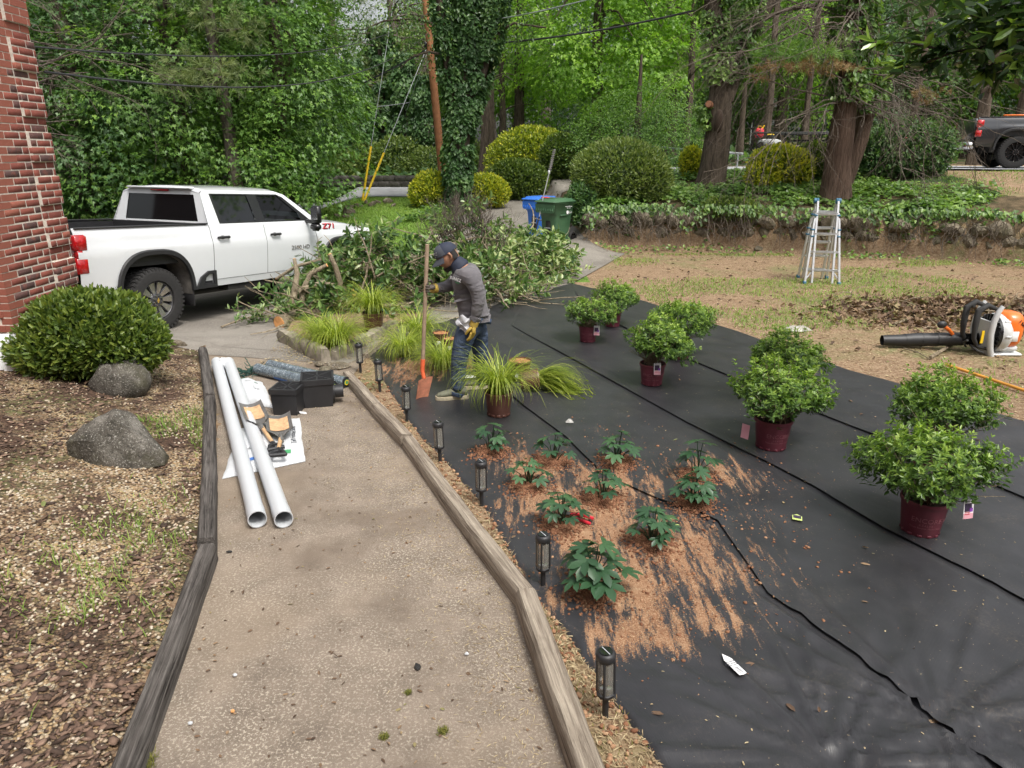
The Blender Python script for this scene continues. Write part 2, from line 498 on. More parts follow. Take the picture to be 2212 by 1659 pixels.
    MT['lf_box'] = M_leaf('clipped_leaf', [(0, (.045, .085, .018)), (.55, (.105, .165, .032)), (1, (.24, .30, .06))], rough=.4)
    MT['lf_yellow'] = M_leaf('yellow_green_leaf', [(0, (.11, .17, .02)), (.5, (.33, .38, .035)), (1, (.68, .62, .055))], rough=.45)
    MT['lf_azalea'] = M_leaf('azalea_leaf', [(0, (.05, .10, .025)), (.4, (.10, .185, .038)), (.7, (.22, .34, .06)), (1, (.40, .52, .11))], rough=.38)
    MT['lf_shrub'] = M_leaf('rhododendron_leaf', [(0, (.05, .085, .02)), (.5, (.105, .16, .035)), (1, (.21, .265, .07))], rough=.4)
    MT['lf_grass'] = M_leaf('sedge_blade', [(0, (.10, .15, .02)), (.5, (.26, .34, .04)), (1, (.50, .54, .11))], rough=.45, trans=.4)
    MT['lf_turf'] = M_leaf('turf_blade', [(0, (.10, .17, .03)), (.5, (.18, .30, .05)), (1, (.33, .40, .10))], rough=.6)
    MT['lf_hell'] = M_leaf('hellebore_leaf', [(0, (.02, .055, .026)), (.5, (.038, .095, .042)), (1, (.085, .175, .07))], rough=.33, trans=.2)
    MT['lf_magnolia'] = M_leaf('glossy_leaf', [(0, (.018, .04, .014)), (.6, (.05, .10, .03)), (.85, (.16, .27, .05)), (1, (.30, .42, .09))], rough=.22, trans=.3)
    MT['lf_cut'] = M_leaf('cut_branch_leaf', [(0, (.03, .075, .02)), (.5, (.085, .16, .04)), (.85, (.20, .29, .085)), (1, (.38, .44, .20))], rough=.35, trans=.25)
    MT['lf_dead'] = M_leaf('dead_leaf', [(0, (.06, .035, .022)), (.5, (.17, .105, .065)), (.85, (.32, .22, .13)), (1, (.16, .19, .06))], rough=.8, trans=.1)
    MT['lf_straw'] = M_leaf('dry_straw', [(0, (.20, .14, .08)), (.5, (.40, .31, .18)), (1, (.55, .46, .29))], rough=.9, trans=.1)
    MT['lf_rust'] = M_leaf('browned_needles', [(0, (.16, .085, .04)), (.5, (.30, .19, .09)), (1, (.20, .21, .08))], rough=.8, trans=.15)
    MT['peb'] = M_leaf('pebble', [(0, (.23, .14, .08)), (.25, (.35, .255, .16)), (.5, (.44, .36, .25)), (.75, (.56, .50, .40)), (1, (.28, .175, .115))], rough=.6, trans=0)
    MT['barkchip'] = M_leaf('bark_chip', [(0, (.045, .028, .02)), (.5, (.12, .072, .05)), (1, (.26, .17, .12))], rough=.9, trans=0)
    MT['dirt'] = M_leaf('red_clay', [(0, (.16, .066, .034)), (.5, (.27, .132, .068)), (1, (.42, .27, .16))], rough=.95, trans=0)
    # man-made
    MT['white_paint'] = M_simple('white_car_paint', (.72, .74, .76), .28, var=.01, coat=1.0)
    MT['dark_paint'] = M_simple('slate_car_paint', (.035, .037, .042), .28, metal=.35, var=.05, coat=1.0)
    MT['black_plastic'] = M_simple('black_plastic', (.022, .022, .024), .5, var=.15)
    MT['rubber'] = M_simple('tyre_rubber', (.022, .021, .021), .85, var=.25, scale=20, bump=.3, bscale=80)
    MT['chassis'] = M_simple('underbody', (.018, .017, .016), .8, var=.3)
    MT['wheel_grey'] = M_simple('wheel_grey', (.10, .10, .105), .4, metal=.6, var=.1)
    MT['wheel_alu'] = M_simple('machined_alloy', (.62, .62, .63), .25, metal=.9, var=.05)
    MT['gloss_black'] = M_simple('gloss_black', (.012, .012, .013), .2, var=.1)
    MT['gold'] = M_simple('gold_emblem', (.75, .50, .12), .35, metal=.6, var=.05)
    MT['chrome'] = M_simple('bright_metal', (.70, .70, .71), .18, metal=1, var=.04)
    MT['alu'] = M_simple('aluminium', (.66, .67, .68), .42, metal=.75, var=.1, scale=20)
    MT['galv'] = M_simple('galvanised_steel', (.50, .52, .53), .5, metal=.6, var=.12)
    m, g = newmat('tinted_glass'); g.base((.006, .007, .008)); g.set(Roughness=.04, Specular_IOR_Level=.55); MT['tint'] = m
    m, g = newmat('clear_glass'); g.base((.95, .97, .96)); g.set(Roughness=.04, IOR=1.45, Transmission_Weight=.0)
    gl = g.new('ShaderNodeBsdfGlossy'); gl.inputs['Roughness'].default_value = .05
    tr = g.new('ShaderNodeBsdfTransparent'); tr.inputs[0].default_value = (.86, .86, .83, 1)
    lw = g.new('ShaderNodeLayerWeight'); lw.inputs[0].default_value = .25
    mx = g.new('ShaderNodeMixShader'); g.L(lw.outputs['Fresnel'], mx.inputs[0]); g.L(tr.outputs[0], mx.inputs[1]); g.L(gl.outputs[0], mx.inputs[2]); g.L(mx.outputs[0], g.out.inputs[0]); MT['glass'] = m
    df = g.new('ShaderNodeBsdfDiffuse'); df.inputs[0].default_value = (.62, .60, .54, 1); m2 = g.new('ShaderNodeMixShader'); m2.inputs[0].default_value = .22; g.L(mx.outputs[0], m2.inputs[1]); g.L(df.outputs[0], m2.inputs[2]); g.L(m2.outputs[0], g.out.inputs[0])
    m, g = newmat('car_glass'); tr = g.new('ShaderNodeBsdfTransparent'); tr.inputs[0].default_value = (.22, .25, .25, 1)
    gl = g.new('ShaderNodeBsdfGlossy'); gl.inputs['Roughness'].default_value = .03
    lw = g.new('ShaderNodeLayerWeight'); lw.inputs[0].default_value = .3
    mx = g.new('ShaderNodeMixShader'); g.L(lw.outputs['Fresnel'], mx.inputs[0]); g.L(tr.outputs[0], mx.inputs[1]); g.L(gl.outputs[0], mx.inputs[2]); g.L(mx.outputs[0], g.out.inputs[0]); MT['carglass'] = m
    m, g = newmat('red_lens'); g.base(g.ramp(g.noise(g.obj(), 30, 2), [(.3, (.35, .004, .008)), (.7, (.62, .01, .015))])); g.set(Roughness=.1, Coat_Weight=1.0); MT['redlens'] = m
    MT['interior'] = M_simple('car_interior', (.03, .03, .03), .8, var=.2)
    MT['pvc'] = M_simple('white_pvc', (.53, .55, .57), .35, var=.02)
    MT['white_cloth'] = M_simple('white_sack', (.56, .575, .59), .6, var=.06, scale=20, bump=.25, bscale=260)
    MT['print_blue'] = M_simple('blue_print', (.05, .14, .40), .6, var=.1)
    MT['print_green'] = M_simple('green_print', (.06, .30, .12), .6, var=.1)
    MT['print_black'] = M_simple('black_print', (.04, .045, .06), .6, var=.1)
    MT['print_white'] = M_simple('white_print', (.75, .75, .75), .6, var=.05)
    m, g = newmat('film_wrap'); o = g.obj()
    n = g.noise(g.mapping(o, (4, 16, 16)), 3, 5, .7, 1.2)
    g.base(g.ramp(n, [(.35, (.035, .045, .06)), (.55, (.13, .17, .20)), (.7, (.45, .50, .53))])); g.set(Roughness=.16, Coat_Weight=1.0); g.bump(n, .8, .02); MT['film'] = m
    MT['shaft_wood'] = M_simple('ash_handle', (.50, .32, .17), .55, var=.2, scale=10)
    MT['old_wood'] = M_simple('worn_handle', (.33, .24, .165), .75, var=.25, scale=12)
    MT['orange_wood'] = M_simple('varnished_handle', (.66, .30, .045), .35, var=.15, scale=9)
    MT['steel'] = M_simple('worn_steel', (.26, .25, .24), .5, metal=.7, var=.3, scale=12)
    MT['old_cut'] = M_simple('old_cut_wood', (.27, .12, .065), .9, var=.3, scale=14); MT['pot_print'] = M_simple('faded_pot_print', (.26, .09, .11), .6, var=.2)
    MT['mud'] = M_simple('dried_mud', (.52, .33, .18), .95, var=.25, scale=25, bump=.6, bscale=90)
    MT['red_paint'] = M_simple('red_orange_paint', (.70, .13, .05), .45, var=.2, scale=14)
    MT['blade_pink'] = M_simple('scuffed_blade', (.66, .27, .17), .5, var=.25, scale=16)
    MT['orange_pl'] = M_simple('orange_plastic', (.80, .17, .02), .35, var=.05, coat=.4)
    MT['white_pl'] = M_simple('white_plastic', (.56, .57, .57), .35, var=.04)
    MT['grey_pl'] = M_simple('pale_grey_plastic', (.55, .57, .58), .4, var=.06)
    MT['red_pl'] = M_simple('red_grip', (.65, .03, .05), .35, var=.08)
    MT['green_bin'] = M_simple('green_cart_plastic', (.048, .115, .055), .5, var=.12, scale=5)
    MT['blue_bin'] = M_simple('blue_cart_plastic', (.035, .165, .62), .42, var=.08, scale=5)
    MT['teal'] = M_simple('teal_cap', (.03, .12, .20), .5, var=.1)
    MT['maroon'] = M_simple('maroon_pot', (.125, .022, .036), .45, var=.15, scale=10)
    MT['brown_pot'] = M_simple('brown_pot', (.115, .048, .035), .4, var=.15, scale=10)
    MT['potting'] = M_simple('potting_soil', (.36, .16, .07), .95, var=.4, scale=60, bump=1, bscale=120)
    MT['soil_hollow_shade'] = M_simple('soil_and_hollow_shade', (.05, .032, .022), .95, var=.4, scale=60, bump=1, bscale=120)
    MT['stone_grey'] = M_simple('grey_masonry', (.12, .11, .10), .95, var=.45, scale=6, bump=.7, bscale=40, coords='pos', spec=.2)
    MT['curb'] = M_simple('old_curb', (.27, .235, .19), .95, var=.45, scale=9, bump=.9, bscale=40, coords='pos', spec=.2)
    MT['flag'] = M_simple('broken_slab', (.33, .28, .22), .95, var=.3, scale=9, bump=.6, bscale=60, coords='pos', spec=.2)
    MT['pole_wood'] = M_simple('treated_pole', (.30, .125, .055), .85, var=.3, scale=4, bump=.4, bscale=60)
    MT['yellow'] = M_simple('yellow_guard', (.78, .52, .02), .4, var=.08)
    MT['amber'] = M_simple('amber_guard', (.75, .34, .06), .4, var=.08)
    MT['wire'] = M_simple('cable', (.03, .03, .032), .6, var=.1)
    MT['wire_l'] = M_simple('steel_cable', (.38, .40, .42), .5, metal=.4, var=.1)
    MT['skin'] = M_simple('skin', (.36, .185, .115), .55, var=.1, scale=20)
    m, g = newmat('grey_shirt'); o = g.pos()
    g.base(g.ramp(g.noise(o, 9, 4, .6), [(.3, (.105, .10, .108)), (.7, (.16, .15, .158))])); g.set(Roughness=.85, Specular_IOR_Level=.2, Sheen_Weight=.15)
    wv = g.noise(g.mapping(o, (4, 4, 10)), 1.3, 2, .5, 1.4); g.bump(g.math('ADD', wv, g.math('MULTIPLY', g.noise(o, 300, 2), .05)), .75, .03); MT['shirt'] = m
    m, g = newmat('blue_jeans'); o = g.pos()
    g.base(g.ramp(g.noise(o, 7, 5, .65), [(.28, (.040, .058, .098)), (.6, (.072, .098, .15)), (.8, (.11, .14, .195))])); g.set(Roughness=.9, Specular_IOR_Level=.15)
    wv = g.noise(g.mapping(o, (4, 4, 8)), 1.2, 2, .5, 1.6); g.bump(g.math('ADD', wv, g.math('MULTIPLY', g.noise(o, 250, 2), .03)), .8, .04); MT['jeans'] = m
    MT['navy'] = M_simple('navy_cap', (.018, .024, .045), .75, var=.15)
    MT['slate'] = M_simple('slate_cap_panel', (.06, .066, .082), .75, var=.12)
    MT['hair'] = M_simple('black_hair', (.012, .010, .009), .6, var=.3, scale=60)
    MT['glove'] = M_simple('mustard_glove', (.42, .29, .055), .75, var=.22, scale=30, bump=.3, bscale=150)
    MT['glove_grey'] = M_simple('grey_brown_glove', (.085, .07, .058), .75, var=.3, scale=30)
    MT['shoe'] = M_simple('olive_shoe', (.16, .165, .115), .75, var=.2, scale=30, bump=.3, bscale=150)
    MT['sole'] = M_simple('cream_sole', (.50, .44, .31), .7, var=.2, scale=20)
    MT['rag'] = M_simple('grey_rag', (.46, .46, .48), .85, var=.2, scale=30, bump=.5, bscale=60)
    MT['tag_white'] = M_simple('white_tag', (.80, .79, .80), .45, var=.03)
    MT['tag_pink'] = M_simple('pink_tag', (.72, .36, .42), .5, var=.06)
    MT['tag_dark'] = M_simple('tag_photo', (.05, .035, .07), .45, var=.5, scale=40)
    MT['tag_purple'] = M_simple('tag_flower', (.22, .05, .36), .45, var=.4, scale=40)
    MT['tag_lime'] = M_simple('lime_tag', (.52, .62, .20), .45, var=.06)
    MT['netting'] = M_simple('green_netting', (.012, .06, .045), .7, var=.3)
    m, g = newmat('clear_bag'); g.base((.72, .70, .66)); g.set(Roughness=.15, Alpha=.45); MT['bag'] = m
    MT['moss'] = M_leaf('moss', [(0, (.07, .08, .015)), (.5, (.14, .15, .025)), (1, (.24, .22, .05))], rough=.9, trans=.1)
    MT['house_white'] = M_simple('white_trim', (.78, .80, .82), .5, var=.03)
_mats()
# ---------------------------------------------------------------- terrain
TL = [at(436, 748, .14), at(452, 850, .14), at(472, 880, .14), at(444, 1160, .14), at(443, 1165, .14), at(250, 1659, .14)]
TR = [at(750, 797, .13), at(812, 868, .13), at(877, 937, .13), at(1136, 1269, .13), at(1280, 1659, .13)]
def _line(pts, lo=-3.0):
    pts = sorted([(p[1], p[0]) for p in pts])
    (y0, x0), (y1, x1) = pts[0], pts[1]
    k = (x1 - x0) / (y1 - y0)
    pts = [(lo, x0 + k * (lo - y0))] + pts
    return [p[0] for p in pts], [p[1] for p in pts]
_ly, _lx = _line(TL)
_ry, _rx = _line([TR[0], TR[2], TR[3], TR[4]])
def xL(y): return np.interp(y, _ly, _lx)
def xR(y): return np.interp(y, _ry, _rx)
WALL = [(1.15, 30), (1.45, 24), (1.62, 19.2), (1.9, 17.75), (3.6, 17.75), (5.6, 17.6), (8.2, 16.7), (10.95, 15.4), (16, 13.2), (30, 9)]
def wall_s(x, y):
    """distance behind the retaining wall line (positive on the bank)"""
    x = np.asarray(x, float); y = np.asarray(y, float)
    best = np.full(np.broadcast(x, y).shape, 1e9); sg = np.zeros_like(best)
    for (x0, y0), (x1, y1) in zip(WALL[:-1], WALL[1:]):
        dx, dy = x1 - x0, y1 - y0; L2 = dx * dx + dy * dy
        t = np.clip(((x - x0) * dx + (y - y0) * dy) / L2, 0, 1)
        d = np.hypot(x - x0 - t * dx, y - y0 - t * dy)
        side = dx * (y - y0) - dy * (x - x0)
        m = d < best - 1e-9
        best = np.where(m, d, best); sg = np.where(m, np.sign(side), sg)
    return best * sg
def zg(x, y, detail=True):
    x = np.asarray(x, float); y = np.asarray(y, float)
    z = np.zeros(np.broadcast(x, y).shape)
    # pebble bed, higher towards the house
    s = xL(y) - x
    bed = np.where(y < 9.2, .045 * smooth01(0, .12, s) + .30 * smooth01(.05, 1.9, s), 0) * smooth01(9.3, 8.3, y)
    z = z + bed
    # parking pad falls away under the truck
    t = (x + 4.69) * .385 + (y - 9.26) * .923
    n = -(x + 4.69) * .923 + (y - 9.26) * .385
    z = z - .0596 * np.clip(t, -1, 8) * smooth01(-2.8, -.6, n) * smooth01(-.5, 1.2, t)
    # rise to the road behind
    cap = np.interp(x, [-14, 0, 2, 12], [1.45, 1.42, 1.5, 1.8])
    ramp = np.clip((y - 15.3) * .108, 0, None) * smooth01(15.2, 16.6, y)
    left = smooth01(-9, -5, x) * .75 + .25
    rise = np.minimum(ramp * left, np.maximum(cap - 0, 0))
    # front lawn on the right stays flat until the bank
    s = wall_s(x, y)
    onbank = smooth01(-.22, .26, s)
    bank = np.minimum(.95 + .21 * np.clip(s, 0, None), cap)
    bank = np.maximum(bank, np.where(y > 26, rise, 0))
    right = smooth01(1.6, 2.6, x)
    z = z + rise * (1 - right) * (1 - onbank) 
    z = z * (1 - onbank) + bank * onbank
    z = z + np.clip(y - 34, 0, None) * .03
    if detail:
        z = z + (fbm(x * 1.3, y * 1.3, 3) - .5) * .05 * smooth01(2.2, 4.5, x) * (1 - smooth01(20.3, 21, y))
    return z
def zf(x, y): return float(zg(np.array([x]), np.array([y]))[0])
def on(u, v, z0=0.0):
    """ground point seen at a pixel of the 2212 wide view"""
    p = at(u, v, z0)
    for _ in range(14):
        p = at(u, v, .5 * p.z + .5 * min(zf(p.x, p.y), 2.2))
    p.z = zf(p.x, p.y)
    return p

def sheet(name, xs, ys, mat, off=0.0, zfun=None, kind='structure', attr=None):
    X, Y = np.meshgrid(xs, ys)
    Z = (zfun or zg)(X, Y) + off
    v = np.stack([X.ravel(), Y.ravel(), Z.ravel()], 1)
    nx, ny = len(xs), len(ys)
    i = np.arange(ny - 1)[:, None] * nx + np.arange(nx - 1)[None]
    f = np.stack([i, i + 1, i + nx + 1, i + nx], -1).reshape(-1, 4)
    o = link(name, mesh_np(name, v, f, mat, True))
    o['kind'] = kind
    return o
def strip(name, L, Rr, mat, nu, off, kind='structure', nv=None):
    """ruled sheet between two polylines of equal point count, laid on the ground"""
    L = [Vector((p[0], p[1], 0)) for p in L]; Rr = [Vector((p[0], p[1], 0)) for p in Rr]
    def resample(P, n):
        d = [0]
        for a, b in zip(P[:-1], P[1:]): d.append(d[-1] + 1)
        t = np.linspace(0, d[-1], n)
        return np.interp(t, d, [p.x for p in P]), np.interp(t, d, [p.y for p in P])
    n = nv or 60
    lx, ly = resample(L, n); rx, ry = resample(Rr, n)
    t = np.linspace(0, 1, nu)
    X = lx[:, None] * (1 - t) + rx[:, None] * t; Y = ly[:, None] * (1 - t) + ry[:, None] * t
    Z = zg(X, Y) + off
    v = np.stack([X.ravel(), Y.ravel(), Z.ravel()], 1)
    i = np.arange(n - 1)[:, None] * nu + np.arange(nu - 1)[None]
    f = np.stack([i, i + nu, i + nu + 1, i + 1], -1).reshape(-1, 4)
    me = mesh_np(name, v, f, mat, True)
    b = bmesh.new(); b.from_mesh(me); bmesh.ops.recalc_face_normals(b, faces=b.faces)
    if sum(fc.normal.z for fc in b.faces) < 0: bmesh.ops.reverse_faces(b, faces=b.faces)
    b.to_mesh(me); b.free()
    o = link(name, me); o['kind'] = kind
    return o

xs = np.concatenate([np.linspace(-60, -10, 26)[:-1], np.linspace(-10, 14, 200), np.linspace(14, 70, 29)[1:]])
ys = np.concatenate([np.linspace(-8, 1, 10)[:-1], np.linspace(1, 22, 176), np.linspace(22, 40, 46)[1:], np.linspace(40, 120, 21)[1:]])
def zterrain(X, Y):
    z = zg(X, Y)
    return z
ground = sheet('ground', xs, ys, MT['soil'], 0, zterrain)
# material regions on the ground : soil, lawn, forest floor
me = ground.data
for k in ('lawn', 'mould'): me.materials.append(MT[k])
pc = np.zeros(len(me.polygons) * 3, dtype=np.float32); me.polygons.foreach_get('center', pc); pc = pc.reshape(-1, 3)
mi = np.zeros(len(pc), dtype=np.int32)
px_, py_ = pc[:, 0], pc[:, 1]
ws = wall_s(px_, py_)
wob = (fbm(px_ * .8, py_ * .8, 9) - .5) * 1.2
mi[(px_ < 1.4) & (py_ + wob > 13.0) & (ws < 0)] = 1
mi[(px_ < -7.5 + wob) & (py_ > 9)] = 2
mi[(py_ > 31 + wob)] = 2
mi[(ws > .1) & (px_ < 11.5 + wob) & (py_ < 30)] = 2
mi[(px_ < -7.2 + wob) & (py_ > 16)] = 2
me.polygons.foreach_set('material_index', mi)

# walkway between the timbers
yy = np.linspace(1.0, 8.3, 60)
strip('walkway', [(xL(y) - .02, y) for y in yy], [(xR(y) + .02, y) for y in yy], MT['walk'], 24, .012, nv=90)
# driveway / parking pad
strip('driveway', [(-4.7, 8.75), (-7.6, 9.6), (-8.6, 12), (-8.2, 15.2), (-2.95, 16.2), (-2.3, 20), (-1.1, 25), (.6, 28.2), (2.4, 30.6)],
      [(-1.75, 8.0), (-1.2, 9.4), (.1, 11.6), (1.12, 12.95), (2.68, 16.9), (1.78, 17.7), (1.52, 20), (1.35, 24), (3.6, 27.4)], MT['drive'], 40, .02, nv=150)
strip('pad_edge', [(-4.4, 8.3), (-4.72, 8.8)], [(-1.9, 7.7), (-1.70, 8.05)], MT['drive'], 20, .017, nv=8)
# road
strip('road', [(-45, 27.0), (-20, 27.0), (-8, 26.55), (-2, 26.6), (2, 28)], [(-45, 33), (-20, 33), (-8, 33.4), (-2, 34), (3, 33)], MT['asphalt'], 14, .03, nv=60)
strip('road_right', [(2, 28), (4.5, 25.2), (8, 22.7), (13, 20.45), (20, 17.9), (34, 13.5)], [(3, 33), (6.5, 31), (10.5, 28), (15.5, 25), (22, 22.5), (36, 18)], MT['asphalt'], 14, .05, nv=80)
# side street going off between the trees
strip('side_street', [(-3.2, 33.5), (-4.2, 48), (-7, 75)], [(.6, 33.5), (0, 48), (-2, 75)], MT['asphalt'], 6, .035, nv=30)
# pebble bed
yb = np.linspace(.6, 8.75, 60)
strip('gravel_bed', [(-8.5, y) for y in yb], [(float(xL(y)) - .03, y) for y in yb], MT['gravel'], 60, .01, nv=90)

# ---------------------------------------------------------------- landscape fabric : four overlapping lengths
def xyl(pts): 
    a = sorted([(p[1], p[0]) for p in pts]); return [q[0] for q in a], [q[1] for q in a]
EDGE0 = xyl([(.82, 1.5), (.59, 2.18), (.40, 2.67), (.10, 3.35), (-.20, 4.37), (-.92, 5.9), (-1.70, 8.09), (-1.45, 9.2), (-.85, 10.15), (.37, 11.85), (1.05, 12.86)])
SEAM_D = xyl([(2.1, 1.5), at(1952, 1505), at(1748, 1349), at(1659, 1287), at(1551, 1132), at(1443, 1092), at(1301, 1027), at(1223, 947), at(1131, 879), (-.55, 8.1), (-.75, 10.25), (.37, 11.9), (1.06, 12.88)])
SEAM_B = xyl([(3.4, 1.5), at(2212, 1301), at(2101, 1242), at(1909, 1147), at(1759, 1057), at(1659, 1004), at(1481, 914), at(1328, 829), at(1199, 757), at(1106, 706), (.25, 11.6), (1.07, 12.9)])
SEAM_C = xyl([(5.2, 1.5), (3.7, 3.6), at(2212, 1075), at(2148, 1049), at(1929, 960), at(1786, 902), at(1480, 775), at(1330, 700), (1.10, 11.6), (1.085, 12.91)])
EDGE1 = xyl([(7.2, 1.5), (6.1, 3.9), (4.62, 5.96), (3.72, 7.52), (3.06, 9.21), (2.15, 11.3), (1.10, 12.92)])
def ex(E, y): return np.interp(y, E[0], E[1])
PINS = [at(1797, 1652), at(2030, 1562), at(1255, 1475), at(1175, 1280)]
def dirt_density(x, y):
    """where red clay was thrown : blobs round the planted hellebores"""
    d = np.zeros(np.broadcast(x, y).shape)
    for (u, v, rx, ry, a) in ((1150, 1010, .42, .5, .9), (1230, 1100, .6, .55, 1.0), (1330, 1060, .6, .6, .8), (1420, 1180, .65, .55, .9), (1330, 1270, .55, .42, 1.0), (1380, 1370, .5, .30, .85), (1500, 1230, .6, .5, .85), (1540, 1030, .6, .6, .75), (1480, 1330, .55, .35, .8), (1270, 1180, .4, .4, .9), (900, 800, .55, .75, .95), (985, 790, .4, .6, .8), (1580, 1310, .45, .3, .55), (1620, 1120, .5, .5, .5), (1300, 950, .4, .5, .35)):
        p = at(u, v)
        q = ((x - p.x) / rx) ** 2 + ((y - p.y) / ry) ** 2
        d = np.maximum(d, a * np.exp(-q * .9))
    return np.clip(d, 0, 1)
HELL = [(1062, 985, 0.232), (1140, 1058, 0.206), (1196, 1005, 0.249), (1333, 1007, 0.241), (1300, 1088, 0.224), (1497, 1100, 0.241), (1505, 1040, 0.292), (1213, 1145, 0.232), (1408, 1185, 0.232), (1282, 1288, 0.288)]
HELLP = [at(u, v) for u, v, h in HELL]
def zfab(x, y, lap=0.0):
    z = zg(x, y) + .016 + lap; tot = 0
    for k, p in enumerate(PINS):
        dx, dy = x - p.x, y - p.y; r = np.hypot(dx, dy) + 1e-4; th = np.arctan2(dy, dx)
        nz = vnoise(th * 5 + 40 + k * 9, r * .05 + k, 5)
        fold = np.abs(np.sin(th * (9.5 + k) + 2.6 * nz + k)) ** 5
        amp = .042 * np.exp(-r / .9) * smooth01(.0, .10, r) * (.35 + vnoise(th * 2.2 + k * 3 + 20, r * 0 + 1.5, 8))
        if k > 1: amp = amp * np.exp(-r / .25)
        tot = np.maximum(tot, fold * amp); z = z - .012 * np.exp(-(r / .09) ** 2)
    z = z + tot
    # slack waves running along the lengths
    a = R(-57); uu = x * math.cos(a) + y * math.sin(a); vv = -x * math.sin(a) + y * math.cos(a)
    wv = fbm(vv * 5.5 + 30, uu * .55 + 30, 21, 3)
    z = z + .007 * np.clip(wv - .42, 0, 1) * 1.4 + .007 * (fbm(x * 1.1 + 9, y * 1.1 + 9, 31) - .5)
    for p in HELLP:
        q = ((x - p.x) ** 2 + (y - p.y) ** 2)
        z = z + .035 * np.exp(-q / .022)
    return z
ysf = np.concatenate([np.arange(1.5, 6.6, .028), np.arange(6.6, 12.93, .05)])
bounds = [EDGE0, SEAM_D, SEAM_B, SEAM_C, EDGE1]
FLAB = ['black landscape fabric length beside the timbers, strewn with red clay', 'black landscape fabric length between the hellebores and the single seam, second from the timbers', 'black landscape fabric length carrying the tagged potted azaleas, third from the timbers', 'outer black landscape fabric length along the bare lawn']
for k in range(4):
    nx = (70, 60, 70, 70)[k]
    ov = .05 if k < 3 else 0
    t = np.linspace(0, 1, nx)
    x0 = ex(bounds[k], ysf); x1 = np.maximum(ex(bounds[k + 1], ysf) + ov, x0 + .004)
    if k == 0: x0 = x0 + (vnoise(ysf * 4, ysf * 0, 3) - .5) * .03
    X = x0[:, None] * (1 - t) + x1[:, None] * t; Y = np.repeat(ysf[:, None], nx, 1)
    Z = zfab(X, Y, .0)
    # each length laps over the next; its edge lifts a little
    Z = Z + (k > 0) * np.clip((.16 - t[None]) / .16, 0, 1) ** 2 * (.0015 + .0035 * vnoise(Y * 1.7, X * 0 + k, 2)) - (k < 3) * .012 * np.clip((t[None] - .9) / .05, 0, 1)
    if k == 0: Z[:, 0] -= .022; Z[:, 1] -= .006
    if k == 3: Z[:, -1] -= .020
    v = np.stack([X.ravel(), Y.ravel(), Z.ravel()], 1); n = len(ysf)
    i = np.arange(n - 1)[:, None] * nx + np.arange(nx - 1)[None]
    f = np.stack([i, i + 1, i + nx + 1, i + nx], -1).reshape(-1, 4)
    me = mesh_np('landscape_fabric', v, f, MT['fabric'], True, attr=dirt_density(X, Y).ravel(), attr_name='dirt')
    o = link('landscape_fabric', me)
    tag(o, FLAB[k], 'ground cloth', 'lengths of black landscape fabric')
# ---------------------------------------------------------------- foliage kit
def unit(a):
    return a / (np.linalg.norm(a, axis=-1, keepdims=True) + 1e-9)
def rdir(n, r=rng):
    return unit(r.normal(size=(n, 3)))
SHAPES = {   # (points x along, y across), faces ; z droop added
    'oval': ([(0, 0), (.3, .42), (.72, .36), (1, 0), (.72, -.36), (.3, -.42)], [(0, 1, 2, 3), (0, 3, 4, 5)]),
    'diamond': ([(0, 0), (.5, .5), (1, 0), (.5, -.5)], [(0, 1, 2, 3)]),
    'lance': ([(0, 0), (.4, .5), (1, 0), (.4, -.5)], [(0, 1, 2, 3)]),
    'star': ([(.28, 0), (.0, .30), (.42, .60), (.5, .18), (1.05, 0), (.5, -.18), (.42, -.60), (0, -.30)], [(0, 1, 2, 3), (0, 3, 4, 5), (0, 5, 6, 7)]),
    'ivy': ([(0, 0), (.05, .45), (.42, .42), (1, 0), (.42, -.42), (.05, -.45)], [(0, 1, 2, 3), (0, 3, 4, 5)]),
}
def leaves(P, D, N, L, W, shape='oval', fold=.12, rnd=None, droop=.0):
    """arrays of leaves: base P, direction D, normal N, length L, width W -> verts, quads, rnd"""
    pts, fcs = SHAPES[shape]
    n = len(P); D = unit(D); Sx = unit(np.cross(N, D)); Nn = np.cross(D, Sx)
    pts = np.array(pts, float); k = len(pts)
    L = np.broadcast_to(L, (n,)); W = np.broadcast_to(W, (n,))
    v = P[:, None] + D[:, None] * (pts[None, :, 0:1] * L[:, None, None]) + Sx[:, None] * (pts[None, :, 1:2] * W[:, None, None])
    h = np.abs(pts[:, 1]) * fold
    v = v + Nn[:, None] * (h[None, :, None] * W[:, None, None] * 2)
    v = v - Nn[:, None] * (droop * (pts[:, 0] ** 2)[None, :, None] * L[:, None, None])
    f = (np.arange(n)[:, None, None] * k + np.array(fcs)[None]).reshape(-1, 4)
    if rnd is None: rnd = rng.random(n)
    return v.reshape(-1, 3), f, np.repeat(np.clip(rnd, 0, 1), k)
class LC:
    """leaf collector"""
    def __init__(s): s.v = []; s.f = []; s.r = []; s.n = 0
    def add(s, vfr):
        v, f, r = vfr
        s.v.append(v); s.f.append(f + s.n); s.r.append(r); s.n += len(v)
    def mesh(s, name, mat, smooth=False):
        return mesh_np(name, np.concatenate(s.v), np.concatenate(s.f), mat, smooth, np.concatenate(s.r))
